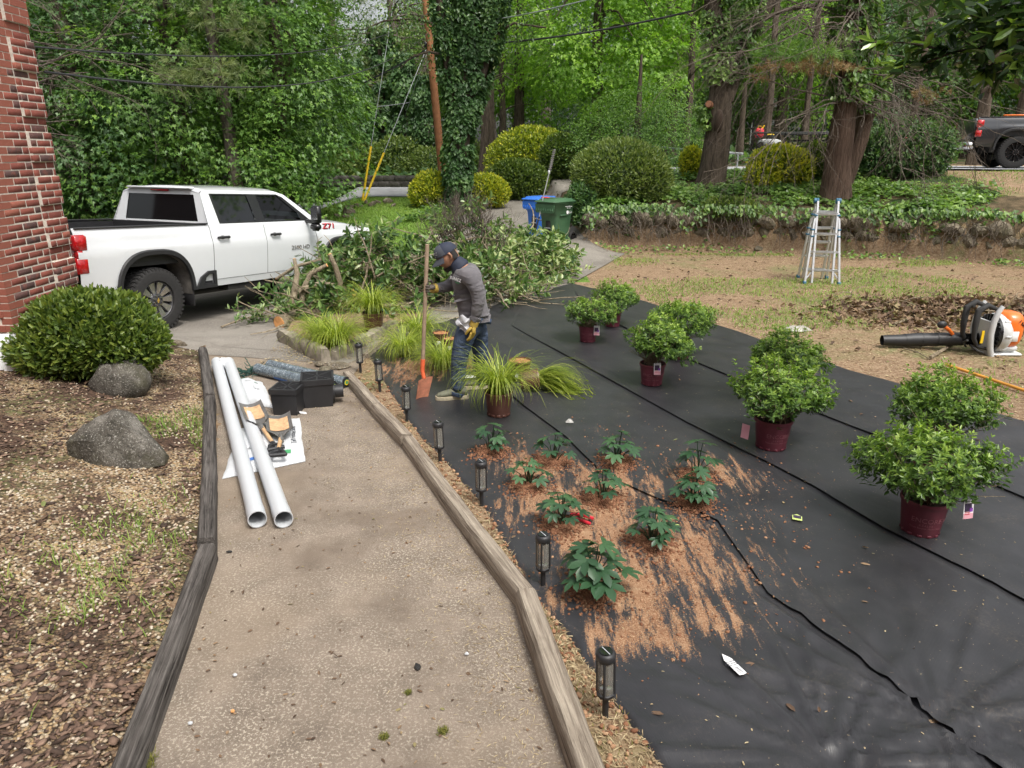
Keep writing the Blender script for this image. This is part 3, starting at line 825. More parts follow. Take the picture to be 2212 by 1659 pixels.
def blades(P, D, L, W, bend, seg=4, rnd=None, up=(0, 0, 1)):
    """grass blades: arching ribbons"""
    n = len(P); L = np.broadcast_to(L, (n,)); W = np.broadcast_to(W, (n,)); bend = np.broadcast_to(bend, (n,))
    D = unit(D); up = np.array(up, float)
    side = unit(np.cross(D, up) + 1e-4 * rdir(n))
    # horizontal lean direction
    hz = D - up * (D @ up)[:, None]; hz = unit(hz + 1e-4 * rdir(n))
    ang0 = np.arcsin(np.clip((D @ up), -1, 1))
    p = P.copy(); V = []; a = ang0.copy()
    for i in range(seg + 1):
        wv = W * (1 - (i / seg) ** 2 * .85) * .5
        V.append(p + side * wv[:, None]); V.append(p - side * wv[:, None])
        st = L / seg
        p = p + (hz * np.cos(a)[:, None] + up * np.sin(a)[:, None]) * st[:, None]
        a = a - bend / seg * (1 + i * .35)
    v = np.stack(V, 1); k = 2 * (seg + 1)
    fc = np.array([(2 * i, 2 * i + 1, 2 * i + 3, 2 * i + 2) for i in range(seg)])
    f = (np.arange(n)[:, None, None] * k + fc[None]).reshape(-1, 4)
    if rnd is None: rnd = rng.random(n)
    return v.reshape(-1, 3), f, np.repeat(rnd, k)

def spray_crown(lobes, nsp, nl, leaf, shape, spray=(.9, .55), droop=.35, r0=.55, seed=1, flat=.75, lift=0.0):
    """crown of leaf sprays: lobes = [(cx,cy,cz,rx,ry,rz)] ; sprays sit in each lobe's outer shell, tips outward and drooping"""
    r = np.random.default_rng(seed)
    vol = np.array([l[3] * l[4] + l[4] * l[5] + l[3] * l[5] for l in lobes]); cnt = np.maximum((vol / vol.sum() * nsp).astype(int), 1)
    out = LC()
    for l, c in zip(lobes, cnt):
        d = unit(r.normal(size=(c, 3)))
        rad = (r0 + (1 - r0) * r.random(c) ** .6)[:, None]
        ctr = np.array(l[:3]); rr = np.array(l[3:])
        P = ctr + d * rr * rad
        o = unit(d * np.array([1, 1, .35]) + np.array([0, 0, -.25 + lift]) + r.normal(size=(c, 3)) * .25)
        up = unit(np.array([0, 0, 1.0]) + d * .35 + r.normal(size=(c, 3)) * .18)
        sd = unit(np.cross(up, o)); up = np.cross(o, sd)
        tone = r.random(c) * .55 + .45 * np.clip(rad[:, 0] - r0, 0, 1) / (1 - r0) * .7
        m = c * nl
        t = r.random((c, nl)); s = (r.random((c, nl)) * 2 - 1) * np.sqrt(1 - t * .6)
        sz = (.7 + .6 * r.random((c, 1)))
        pos = P[:, None] + o[:, None] * (t * spray[0] * sz)[..., None] + sd[:, None] * (s * spray[1] * sz)[..., None] - up[:, None] * ((droop * (t ** 2 + .5 * s ** 2) * sz * spray[0]) + r.normal(size=(c, nl)) * .05)[..., None]
        ld = o[:, None] + sd[:, None] * (s * 1.1)[..., None] - up[:, None] * .45 + r.normal(size=(c, nl, 3)) * .3
        ln = up[:, None] + r.normal(size=(c, nl, 3)) * (1 - flat)
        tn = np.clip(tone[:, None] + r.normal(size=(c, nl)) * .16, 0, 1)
        out.add(leaves(pos.reshape(-1, 3), ld.reshape(-1, 3), ln.reshape(-1, 3), leaf * (.7 + .6 * r.random(m)), leaf * .62 * (.8 + .4 * r.random(m)), shape, .12, tn.ravel()))
    return out
def needle_crown(lobes, ntuft, nn, ln, w, seed=1, droop=.1):
    r = np.random.default_rng(seed)
    vol = np.array([l[3] * l[4] + l[4] * l[5] + l[3] * l[5] for l in lobes]); cnt = np.maximum((vol / vol.sum() * ntuft).astype(int), 1)
    out = LC()
    for l, c in zip(lobes, cnt):
        d = unit(r.normal(size=(c, 3))); rad = (r.random(c) ** .45)[:, None]
        P = np.array(l[:3]) + d * np.array(l[3:]) * rad
        ax = unit(d * np.array([1, 1, .4]) + r.normal(size=(c, 3)) * .4 + np.array([0, 0, .1]))
        D = unit(ax[:, None] * .9 + r.normal(size=(c, nn, 3)) * .75 - np.array([0, 0, droop]))
        PP = np.repeat(P, nn, 0) + (ax[:, None] * (r.random((c, nn)) * ln * .7)[..., None]).reshape(-1, 3)
        m = c * nn
        tn = np.clip(np.repeat(r.random(c) * .7 + .15, nn) + r.normal(size=m) * .15, 0, 1)
        out.add(leaves(PP, D.reshape(-1, 3), rdir(m, r), ln * (.7 + .5 * r.random(m)), w, 'lance', 0, tn))
    return out
def shell_bush(lobes, n, L, W, shape='oval', depth=.12, seed=1, up=.5, rand=.55, zmin=None, tone=None, fold=.15, bump=.05, cut=None):
    """leaves in the outer shell of a rounded shrub, pointing out and up"""
    r = np.random.default_rng(seed)
    ar = np.array([l[3] * l[4] + l[4] * l[5] + l[3] * l[5] for l in lobes]); cnt = (ar / ar.sum() * n).astype(int)
    out = LC()
    for li, (l, c) in enumerate(zip(lobes, cnt)):
        d = unit(r.normal(size=(c, 3)))
        ctr = np.array(l[:3]); rr = np.array(l[3:])
        un = 1 + bump * (fbm(d[:, 0] * 4 + 9 + li, d[:, 1] * 4 + d[:, 2] * 3 + 9, seed, 3) - .5) * 2
        q = r.random(c) ** 1.6
        P = ctr + d * rr * (un * (1 - depth * q))[:, None]
        keep = np.ones(c, bool)
        for lj, k in enumerate(lobes):
            if lj != li:
                e = ((P - np.array(k[:3])) / np.array(k[3:]))
                keep &= (e * e).sum(1) > (1 - depth) ** 2 * .8
        if zmin is not None: keep &= P[:, 2] > zmin
        P = P[keep]; d = d[keep]; q = q[keep]; c = len(P)
        nrm = unit(d / rr)
        D = unit(nrm * .8 + np.array([0, 0, up]) + r.normal(size=(c, 3)) * rand)
        N = unit(nrm + np.array([0, 0, .4]) + r.normal(size=(c, 3)) * .5)
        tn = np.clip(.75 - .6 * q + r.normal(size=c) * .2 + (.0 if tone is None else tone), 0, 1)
        out.add(leaves(P, D, N, L * (.65 + .7 * r.random(c)), W * (.7 + .6 * r.random(c)), shape, fold, tn))
    return out
def twig_tree(mb, p, d, L, r, depth, rr, seg=5, spread=.6, mi=0, ntw=3, grav=.0, shrink=.68):
    pts = [Vector(p)]; d = Vector(d).normalized(); n = 4
    for i in range(n):
        d = (d + Vector((rr.uniform(-1, 1), rr.uniform(-1, 1), rr.uniform(-1, 1))) * .22 + Vector((0, 0, -grav))).normalized()
        pts.append(pts[-1] + d * (L / n))
    mb.tube(pts, [r * (1 - .5 * i / n) for i in range(n + 1)], seg, mi, False)
    if depth <= 0: return
    for i in range(ntw):
        k = rr.randint(1, n)
        nd = (d + Vector((rr.uniform(-1, 1), rr.uniform(-1, 1), rr.uniform(-1, 1))) * spread).normalized()
        twig_tree(mb, pts[k], nd, L * shrink * rr.uniform(.7, 1.2), r * .5, depth - 1, rr, max(3, seg - 1), spread, mi, ntw, grav, shrink)
def trunk_mesh(pts, radii, seg=14, bumpy=.06, seed=0, flare=0.0):
    """tapered trunk with fluted, uneven surface"""
    mb = MB(); rr = random.Random(seed)
    P = [Vector(p) for p in pts]
    # subdivide
    Q = []; Rd = []
    for i in range(len(P) - 1):
        for k in range(5):
            t = k / 5; Q.append(P[i].lerp(P[i + 1], t)); Rd.append(radii[i] * (1 - t) + radii[i + 1] * t)
    Q.append(P[-1]); Rd.append(radii[-1])
    mb.tube(Q, Rd, seg, 0, True)
    ph = [rr.uniform(0, 6) for _ in range(4)]
    out = []
    n = len(Q)
    for i, v in enumerate(mb.v):
        k = i // seg; j = i % seg
        c = Q[k]; a = 2 * PI * j / seg
        f = 1 + bumpy * (math.sin(3 * a + ph[0] + k * .25) + .6 * math.sin(5 * a + ph[1] - k * .2) + .5 * math.sin(k * .9 + ph[2]))
        if flare: f += flare * max(0, 1 - k / 5) ** 2 * (1 + .35 * math.sin(4 * a + ph[3]))
        out.append(tuple(c + (Vector(v) - c) * f))
    mb.v = out
    return mb
def ivy_on(pts, radii, n, L, seed, r_out=.12, zlo=None):
    r = np.random.default_rng(seed)
    P = np.array([tuple(p) for p in pts]); seglen = np.linalg.norm(np.diff(P, axis=0), axis=1); cs = np.concatenate([[0], np.cumsum(seglen)])
    t = r.random(n) * cs[-1]
    pos = np.stack([np.interp(t, cs, P[:, i]) for i in range(3)], 1); rad = np.interp(t, cs, radii)
    a = r.random(n) * 2 * PI
    clump = vnoise(a * 1.3, t * 2.2, seed) 
    keep = clump > .25
    pos, rad, a, clump, t = pos[keep], rad[keep], a[keep], clump[keep], t[keep]; n = len(pos)
    d = np.stack([np.cos(a), np.sin(a), np.zeros(n)], 1)
    q = pos + d * (rad + r_out * clump * (.3 + .9 * r.random(n)))[:, None]
    D = unit(d * .55 + np.array([0, 0, -.75]) + r.normal(size=(n, 3)) * .4)
    N = unit(d + np.array([0, 0, .4]) + r.normal(size=(n, 3)) * .35)
    return leaves(q, D, N, L * (.6 + .8 * r.random(n)), L * (.6 + .6 * r.random(n)), 'ivy', .1, np.clip(clump * .8 + r.normal(size=n) * .2, 0, 1))
# ---------------------------------------------------------------- brick house corner
HX, HY0, HY1 = -4.59, 6.36, 7.43       # face x, near corner y, far quoin corner y
house = thing('brick_house', 'red brick house corner with projecting quoin blocks behind the round clipped shrub', 'house', (HX, HY1, 0))
CH = .0677; BH = .0575; BL = .203; BD = .095; JO = .0102
def h_(p): return (p[0] - HX, p[1] - HY1, p[2])
mb = MB()
mb.box(h_((HX - 1.4915, (HY0 + HY1) / 2 + .004, 2.6)), (3.0, HY1 - HY0 + .004, 3.78))
for k in range(-1, 10):
    z0, z1 = .72 + CH * (6 * k - 2), .72 + CH * (6 * k + 2)
    if z0 > .7: mb.box(h_((HX - .06, HY1 - .167, (z0 + z1) / 2)), (.192, .337, z1 - z0 - .006))
mb.build('mortar_core', MT['mortar'], house)
mb = MB()
for c_, d_ in (((-11.0, 1.0, 2.6), (9.7, 12.7, 5.1)), ((5.0, -6.0, 2.6), (22, 6.6, 5.1))): mb.box(h_(c_), d_)
mb.build('wall', MT['brick'], house)
mb = MB()
for c_, d_ in (((-11.0, 1.0, 6.2), (10.6, 13.4, 2.1)), ((5.0, -6.0, 6.2), (23, 7.4, 2.1))): mb.box(h_(c_), d_, taper=.25)
mb.build('roof', MT['stone_grey'], house)
mb = MB()
mb.box(h_((HX - 1.49, (HY0 + HY1) / 2, .35)), (3.04, HY1 - HY0 + .03, .715), bev=.01)
mb.build('base_trim', MT['house_white'], house)
mb = MB()
mb.box(h_((HX - 1.5, (HY0 + HY1) / 2, 4.56)), (3.3, HY1 - HY0 + .3, .14)); mb.box(h_((HX - 1.5, (HY0 + HY1) / 2, 4.70)), (3.6, HY1 - HY0 + .6, .13))
mb.build('eaves', MT['house_white'], house)
def brick_me(L):
    m = MB(); m.box((0, 0, 0), (BD, L, BH), bev=.004); return m.mesh('brick', MT['brick'])
ME_S, ME_H, ME_Q = brick_me(BL), brick_me(BD), brick_me(BL * .75)
nb = 0; rest = MB()
ncourse = int((4.45 - .72) / CH)
rr = random.Random(3)
for k in range(ncourse):
    z = .72 + CH * (k + .5)
    cyc = (k + 2) % 6
    proud = cyc < 4                     # four courses stand out, two stay back
    qw = .335
    yq = HY1 - qw
    def put(me_, y, L, dx):
        global nb
        j = (rr.uniform(-.0025, .0025), rr.uniform(-.002, .002), rr.uniform(-.0015, .0015))
        o = (HX + .012 - BD / 2 + dx + j[0], y + j[1], z + j[2])
        vis = z < 3.35 and y > HY0 + .12 + max(0, (z - 1.3)) * .33
        if vis and nb < 292:
            b = link('brick', me_, house, h_(o)); nb += 1
        else:
            rest.box(h_(o), (BD, L, BH))
    # plain wall
    y = HY0 if k % 2 else HY0 - BL / 2 - JO / 2
    first = True
    while y < yq - .03:
        L = min(BL, yq - JO - y)
        if y < HY0: 
            L = L - (HY0 - y); y0 = HY0
        else: y0 = y
        if L > .03:
            m_ = ME_S if abs(L - BL) < .004 else brick_me(L)
            put(m_, y0 + L / 2, L, 0)
        y += BL + JO
    # quoin
    off = .028 if proud else 0
    lens = ([BL, .335 - BL - JO] if k % 2 else [.085, BL * 1.0, .335 - .085 - BL - 2 * JO])
    yy_ = yq
    for L in lens:
        if L > .02: put(brick_me(L) if abs(L - BL) > .004 else ME_S, yy_ + L / 2, L, off)
        yy_ += L + JO
    # far return face of the quoin (seen from the side) and the near return
    for q in range(3):
        rest.box(h_((HX - BD - .1 - q * (BL + JO), HY1 + (off if proud else 0) + .004 - BD / 2, z)), (BL, BD, BH))
        rest.box(h_((HX - .06 - (.1 if k % 2 else 0) - q * (BL + JO) - BL / 2, HY0 - .012 + BD / 2, z)), (BL, BD, BH))
o = rest.build('brick_course', MT['brick'], house); o['kind'] = 'stuff'

# ---------------------------------------------------------------- pickup trucks
def prof(z):      # half width of the body side by height
    return float(np.interp(z, [.45, .62, .80, 1.02, 1.13, 1.18, 1.30, 1.38], [.955, .985, 1.0, 1.012, 1.012, .985, .97, .935]))
def archz(x, xa, ra=.565, top=1.03, lo=.56):
    q = abs(x - xa) / ra
    if q >= 1: return None
    return max(lo, .44 + (top - .44) * (1 - q ** 2.7) ** (1 / 2.7))
def side_patch(x0, x1, lo, hi, s, nx=24, nz=12, puff=0.0):
    def fn(u, v):
        x = x0 + (x1 - x0) * u
        a, b = lo(x), hi(x)
        z = a + (b - a) * v
        return (x, s * (prof(z) + puff), z)
    m = MB(); m.grid(fn, nx, nz); return m
def wheel_parts(root, x, y, s, wr, style, front=False):
    """wheel part with tyre and rim below it"""
    mt_rim = MT['wheel_grey'] if style == 'white' else MT['gloss_black']
    Mx = Matrix.Translation((x, y, wr)) @ Matrix.Rotation(R(90) * -s, 4, 'X')
    w_ = .135
    hub = MB(); hub.lathe([(.0, -.06), (.09, -.06), (.09, .05)], 20, M=Mx)
    wh = hub.build('wheel', MT['chassis'], root)
    t = MB()
    rr_ = wr * .60
    pr_ = [(rr_, -w_ * .85), (rr_ * 1.03, -w_), (wr * .86, -w_ * 1.06), (wr * .95, -w_ * .98), (wr * .985, -w_ * .8)]
    pr_ += [(wr, -w_ * .55), (wr, 0), (wr, w_ * .55)]
    pr_ += [(wr * .985, w_ * .8), (wr * .95, w_ * .98), (wr * .86, w_ * 1.06), (rr_ * 1.03, w_), (rr_, w_ * .85)]
    t.lathe(pr_, 48, M=Mx)
    for k in range(44):
        a = 2 * PI * k / 44
        for q, (zz, ww) in enumerate(((-.082, .06), (0, .07), (.082, .06))):
            Mt = Mx @ Matrix.Rotation(a + q * .07, 4, 'Z') @ Matrix.Translation((wr, 0, zz)) @ Matrix.Rotation((.4 if q != 1 else -.3), 4, 'X')
            t.box((0, 0, 0), (.016, .036, ww), M=Mt)
        Mt = Mx @ Matrix.Rotation(a, 4, 'Z') @ Matrix.Translation((wr * .955, 0, w_ * .97))
        t.box((0, 0, 0), (.035, .03, .012), M=Mt)
    t.build('tyre', MT['rubber'], wh)
    r_ = MB()
    zf_ = w_ * .78
    r_.lathe([(rr_, -w_ * .7), (rr_, w_ * .8), (rr_ * .955, w_ * .86), (rr_ * .93, w_ * .8), (rr_ * .90, w_ * .30), (.02, w_ * .25)], 40, mi=0, M=Mx)
    nsp = 10 if style == 'white' else 12
    for k in range(nsp):
        a = 2 * PI * k / nsp
        Mt = Mx @ Matrix.Rotation(a, 4, 'Z')
        if style == 'white':
            for hw0, hw1, z0, z1, mi in ((.016, .046, zf_ * .86, zf_ * 1.02, 1), (.022, .054, zf_ * .5, zf_ * .94, 0)):
                v = [(.075, -hw0, z0), (rr_ * .93, -hw1, z1), (rr_ * .93, hw1, z1), (.075, hw0, z0), (.075, -hw0 * 1.2, z0 - .035), (rr_ * .93, -hw1 * 1.12, z1 - .035), (rr_ * .93, hw1 * 1.12, z1 - .035), (.075, hw0 * 1.2, z0 - .035)]
                r_.add(v, [(0, 1, 2, 3), (0, 4, 5, 1), (1, 5, 6, 2), (2, 6, 7, 3), (3, 7, 4, 0)], mi, False, Mt)
        else:
            r_.box((rr_ * .5, 0, zf_ * .8), (rr_ * .86, .022, .03), 0, Mt)
            r_.box((rr_ * .93, .0, zf_ * .98), (.02, .02, .012), 2, Mt)
    r_.cyl((0, 0, zf_ * .3), (0, 0, zf_ * 1.02), .092, .085, 20, 0, M=Mx)
    for k in range(8):
        a = 2 * PI * (k + .5) / 8
        r_.cyl((.066 * math.cos(a), .066 * math.sin(a), zf_), (.066 * math.cos(a), .066 * math.sin(a), zf_ * 1.2), .0095, seg=8, mi=2, M=Mx)
    r_.cyl((0, 0, zf_), (0, 0, zf_ * 1.14), .044, .040, 20, 0, M=Mx)
    r_.build('rim', [mt_rim, MT['wheel_alu'] if style == 'white' else MT['gloss_black'], MT['chrome']], wh)
    if style == 'white' and not front:
        e = MB(); Me = Mx @ Matrix.Rotation(R(90) * (1 if s > 0 else -1), 4, 'Z') @ Matrix.Rotation(R(-8), 4, 'Z')
        e.poly([(-.034, -.006), (-.014, -.006), (-.010, -.016), (.014, -.016), (.012, -.006), (.034, -.006), (.034, .006), (.014, .006), (.010, .016), (-.014, .016), (-.012, .006), (-.034, .006)], z=zf_ * 1.15, th=.004, M=Me)
        e.build('emblem', MT['gold'], wh)
def pickup(label, loc, heading, pitch, paint, style, wr=.42):
    root = thing('pickup_truck', label, 'pickup truck', loc)
    root.rotation_mode = 'XYZ'
    root.rotation_euler = (0, pitch, heading)
    P_ = MT[paint]; XT, XC, XF = -1.07, 1.0, 4.95     # tail, cab back, nose
    wb = 4.036
    rail = lambda x: float(np.interp(x, [XT, XC, 3.3, 4.2, XF], [1.385, 1.365, 1.36, 1.30, 1.20]))
    def lowz(x):
        for xa in (0, wb):
            a = archz(x, xa)
            if a: return a
        if x < -.5: return float(np.interp(x, [XT, -.565], [.62, .56]))
        if x > wb: return .55
        return .53
    for s in (-1, 1):
        side_patch(XT, XC - .006, lowz, rail, s, 66, 12).build('bed_side', P_, root)
        for (a, b, nm) in ((XC + .004, 2.098, 'rear_door'), (2.106, 3.33, 'front_door')):
            lo = (lambda x: .60) 
            def lo2(x, a=a): 
                # the rear door's edge follows the wheel arch line
                return .60
            d_ = side_patch(a, b, lo2, lambda x: 1.352, s, 16, 12).build('door', P_, root)
            hx = b - .17 if nm == 'front_door' else b - .16
            hx = a + .20
            hnd = MB()
            hnd.tube([(hx - .10, s * 1.0, 1.185), (hx - .085, s * 1.035, 1.19), (hx + .085, s * 1.035, 1.19), (hx + .10, s * 1.0, 1.185)], [.016, .02, .02, .016], 8)
            hnd.ball((hx, s * .992, 1.185), (.055, .012, .03), 10, 6)
            hnd.build('door_handle', MT['black_plastic'], d_)
        sk = MB(); sk.grid(lambda u, v: (XC - .02 + (3.45 - XC) * u, s * (prof(.5 + .09 * v) - .004), .5 + .094 * v), 8, 4)
        sk.build('rocker_panel', P_, root)
        side_patch(3.338, XF, lowz, rail, s, 54, 12).build('front_fender', P_, root)
        # inner dark panel closes the gaps
        ip = MB(); ip.grid(lambda u, v: (.62 + (2.9) * u, s * (.93), .5 + .86 * v), 2, 2); ip.build('inner_panel', MT['chassis'], root)
        for xa in (0, wb):
            fl = MB(); pts = []
            N = 26
            ring = []
            for i in range(N + 1):
                a = PI * i / N
                cx = math.copysign(abs(math.cos(a)) ** (2 / 2.7), math.cos(a)); sz = abs(math.sin(a)) ** (2 / 2.7)
                ring.append([])
                for (k, yy_) in ((.985, 1.0), (.99, 1.036), (1.075, 1.038), (1.10, 1.012)):
                    ring[-1].append((xa + .565 * k * cx, s * yy_, .44 + .59 * k * sz if i not in (0, N) else .50))
            for i in range(N):
                pass
            fl.loft([[tuple(p) for p in r] for r in ring], 0, True, True, closed=False)
            fl.build('wheel_arch_trim', MT['black_plastic'], root)
            wl = MB()
            rg = []
            for i in range(N + 1):
                a = PI * i / N
                cx = math.copysign(abs(math.cos(a)) ** (2 / 2.7), math.cos(a)); sz = abs(math.sin(a)) ** (2 / 2.7)
                rg.append([(xa + .565 * cx, s * 1.0, .44 + .58 * sz), (xa + .565 * cx, s * .62, .44 + .58 * sz)])
            wl.loft(rg, 0, False, True, closed=False)
            wl.build('wheel_well', MT['chassis'] if xa else MT['stone_grey'], root)
            wheel_parts(root, xa, s * .855, s, wr, style, xa > 1)
        # greenhouse side
        zt, zb, yt, yb_ = 1.845, 1.345, .735, .952
        Yz = lambda z: s * (yb_ + (yt - yb_) * (z - zb) / (zt - zb))
        outer = [(XC, 1.345), (3.50, 1.345), (3.42, 1.40), (2.84, 1.79), (2.62, 1.845), (1.16, 1.845), (1.08, 1.80)]
        dlo = [(1.22, 1.375), (3.28, 1.375), (3.20, 1.44), (2.78, 1.752), (2.66, 1.795), (1.235, 1.795)]
        w1 = [(1.31, 1.395), (1.985, 1.395), (1.985, 1.775), (1.285, 1.775)]
        w2 = [(2.19, 1.395), (3.04, 1.395), (3.02, 1.50), (2.68, 1.775), (2.19, 1.775)]
        def flat(m, loop, holes, off):
            k0 = len(m.v)
            m.poly(loop, holes)
            for i in range(k0, len(m.v)):
                x, z, _ = m.v[i]; m.v[i] = (x, Yz(z) + s * off, z)
        m = MB(); flat(m, outer, [dlo], 0); m.build('cab_side', P_, root)
        m = MB(); flat(m, dlo, [w1, w2], -.006); m.build('window_trim', MT['gloss_black'], root)
        m = MB(); flat(m, w1, [], -.018); m.build('side_window', MT['tint'], root)
        m = MB(); flat(m, w2, [], -.018); m.build('side_window', MT['carglass'] if style == 'white' else MT['tint'], root)
        # mirror
        m = MB()
        m.box((3.10, s * 1.20, 1.48), (.11, .17, .30), bev=.03); m.box((3.10, s * 1.18, 1.28), (.13, .19, .13), bev=.04)
        m.tube([(3.15, s * .95, 1.37), (3.12, s * 1.12, 1.36)], .035, 8)
        mr = m.build('wing_mirror', MT['gloss_black'], root)
        m = MB(); m.box((3.04, s * 1.20, 1.50), (.006, .13, .19)); m.build('mirror_glass', MT['chrome'], mr)
        # lamps
        tl = MB()
        for z0, z1, x1 in ((1.12, 1.31, .17), (.85, 1.05, .16)):
            tl.box((XT + x1 / 2 - .03, s * .955, (z0 + z1) / 2), (x1, .115, z1 - z0), bev=.02)
        tl.box((XT + .03, s * .955, 1.085), (.08, .11, .10), bev=.01)
        tl.build('tail_light', MT['redlens'], root)
        hl = MB(); hl.box((XF - .06, s * .80, 1.0), (.16, .36, .20), bev=.03); hl.build('headlight', MT['glass'], root)
        # corner step, running gear
        st = MB(); st.poly([(.62, .50), (1.0, .50), (1.0, .735), (.86, .735), (.72, .66)], [[(.76, .545), (.95, .545), (.95, .69), (.87, .69), (.80, .645)]], z=0, th=.03, M=Matrix(((1, 0, 0, 0), (0, 0, s, s * 1.0), (0, 1, 0, 0), (0, 0, 0, 1))))
        st.box((.86, s * .93, .60), (.20, .10, .17)); st.box((.86, s * .985, .545), (.2, .06, .03))
        st.build('bed_step', MT['black_plastic'], root)
        fr = MB(); fr.box((1.9, s * .45, .50), (5.4, .12, .16)); fr.box((1.75, s * .78, .47), (.9, .30, .12)); fr.tube([(.4, s * .7, .42), (1.6, s * .7, .42)], .05, 8)
        fr.build('frame_rail', MT['chassis'], root)
        mf = MB(); mf.box((.58, s * .87, .42), (.02, .27, .30), bev=.008); mf.build('mud_flap', MT['black_plastic'], root)
    # roof, hood, windscreens, tailgate, bed
    rf = MB(); rf.grid(lambda u, v: (float(np.interp(u, [0, .06, .5, .93, 1], [1.075, 1.12, 1.9, 2.66, 2.86])), -.735 + 1.47 * v, float(np.interp(u, [0, .06, .5, .93, 1], [1.80, 1.835, 1.85, 1.838, 1.775])) + .065 * math.sin(PI * v) ** .55), 24, 16)
    rf.build('roof', P_, root)
    ws_ = MB(); ws_.grid(lambda u, v: (float(np.interp(u, [0, 1], [2.86, 3.52])) + .08 * math.sin(PI * v), (-.735 + 1.47 * v) * (1 + .27 * u), float(np.interp(u, [0, 1], [1.785, 1.36])) + .05 * math.sin(PI * v) * (1 - u)), 6, 10); ws_.build('windscreen', MT['tint'] if style != 'white' else MT['carglass'], root)
    hd = MB(); hd.grid(lambda u, v: (3.42 + (XF - 3.42) * u, (-.935 + 1.87 * v), rail(3.42 + (XF - 3.42) * u) - .004 + .085 * math.sin(PI * v) ** .6), 12, 14); hd.build('bonnet', P_, root)
    gr = MB(); gr.box((XF - .01, 0, .95), (.08, 1.5, .5), bev=.03); gr.build('grille', MT['gloss_black'], root)
    bp = MB(); bp.box((XF + .06, 0, .62), (.16, 1.95, .24), bev=.05); bp.build('front_bumper', MT['white_paint'] if style == 'white' else MT['chrome'], root)
    # cab back with rear window
    rb = MB()
    def back(m, loop, holes, off):
        k0 = len(m.v); m.poly(loop, holes)
        for i in range(k0, len(m.v)):
            y, z, _ = m.v[i]; m.v[i] = (XC + .085 * (z - 1.0) / .85 - off, y, z)
    bo = [(-.955, 1.0), (.955, 1.0), (.952, 1.345), (.745, 1.81), (.60, 1.86), (-.60, 1.86), (-.745, 1.81), (-.952, 1.345)]
    bw = [(-.715, 1.405), (.715, 1.405), (.635, 1.775), (-.635, 1.775)]
    back(rb, bo, [bw], 0); rb.build('cab_back', P_, root)
    rg_ = MB(); back(rg_, bw, [], -.008); rg_.build('rear_window', MT['tint'], root)
    hl = MB(); hl.box((XC + .075, 0, 1.832), (.05, .34, .035), bev=.01); b3 = hl.build('brake_light', MT['redlens'], root)
    sp = MB(); sp.box((1.08, 0, 1.865), (.10, 1.25, .035), bev=.012); sp.build('roof_lip', P_, root)
    bed = MB()
    bed.box((-.02, 0, .90), (2.02, 1.86, .04)); 
    for s in (-1, 1):
        bed.box((-.02, s * .90, 1.13), (2.0, .045, .46)); bed.box((-.03, s * .925, 1.383), (2.02, .075, .022), bev=.006)
        bed.box((0, s * .70, 1.0), (.9, .38, .2))
    bed.box((XC - .03, 0, 1.13), (.04, 1.84, .46)); bed.box((XC - .02, 0, 1.372), (.06, 1.8, .02))
    bed.build('bed_liner', MT['black_plastic'], root)
    tg = MB(); tg.box((XT - .02, 0, 1.03), (.07, 1.66, .66), bev=.02); tg.build('tailgate', P_, root)
    rbp = MB(); rbp.box((XT - .10, 0, .62), (.22, 1.92, .22), bev=.04); rbp.build('rear_bumper', MT['black_plastic'] if style == 'white' else MT['chrome'], root)
    ax = MB()
    for xa in (0, wb): ax.cyl((xa, -.75, wr), (xa, .75, wr), .06); ax.ball((xa, .1, wr), .16)
    ax.box((2.0, 0, .66), (4.6, 1.3, .12)); ax.box((3.9, 0, .80), (1.6, 1.2, .5))
    ax.build('axles', MT['chassis'], root)
    it = MB()
    it.box((3.05, 0, 1.22), (.5, 1.75, .26), bev=.06)
    for y in (-.42, .42):
        it.box((2.25, y, 1.0), (.5, .52, .2), bev=.05); it.box((2.02, y, 1.28), (.14, .50, .56), bev=.05); it.box((2.0, y, 1.64), (.10, .26, .17), bev=.04)
    it.box((1.3, 0, 1.2), (.16, 1.5, .6), bev=.04)
    it.box((2.1, 0, .78), (2.4, 1.7, .06))
    it.tube([(2.78 + .03 * math.sin(a), .42 + .19 * math.cos(a), 1.36 + .19 * math.sin(a)) for a in np.linspace(0, 2 * PI, 17)], .015, 6)
    it.build('cabin_interior', MT['interior'], root)
    if style == 'white':
        for txt, x, z, sz in (('2500 HD', 2.90, .955, .092), ):
            me = text_mesh(txt, sz, MT['steel'], .002, 1.35)
            link('lettering', me, root, (x, -1.017, z), (R(90), 0, 0))
        me = text_mesh('Z71', .13, MT['red_pl'], .003, 1.7); link('lettering', me, root, (3.72, -.978, 1.27), (R(84), 0, 0))
        me = text_mesh('Z71', .13, MT['gloss_black'], .003, 1.7); link('lettering', me, root, (3.74, -.974, 1.255), (R(84), 0, 0))
    return root
hd_ = math.atan2(3.71, 1.55)
tr_n = Vector((-math.sin(hd_), math.cos(hd_), 0))
wpos = Vector((-4.69, 9.26, .012)) + .98 * tr_n
truck = pickup('white crew-cab pickup with black wheel arches parked on the pad behind the brush pile', wpos, hd_, R(3.4), 'white_paint', 'white')
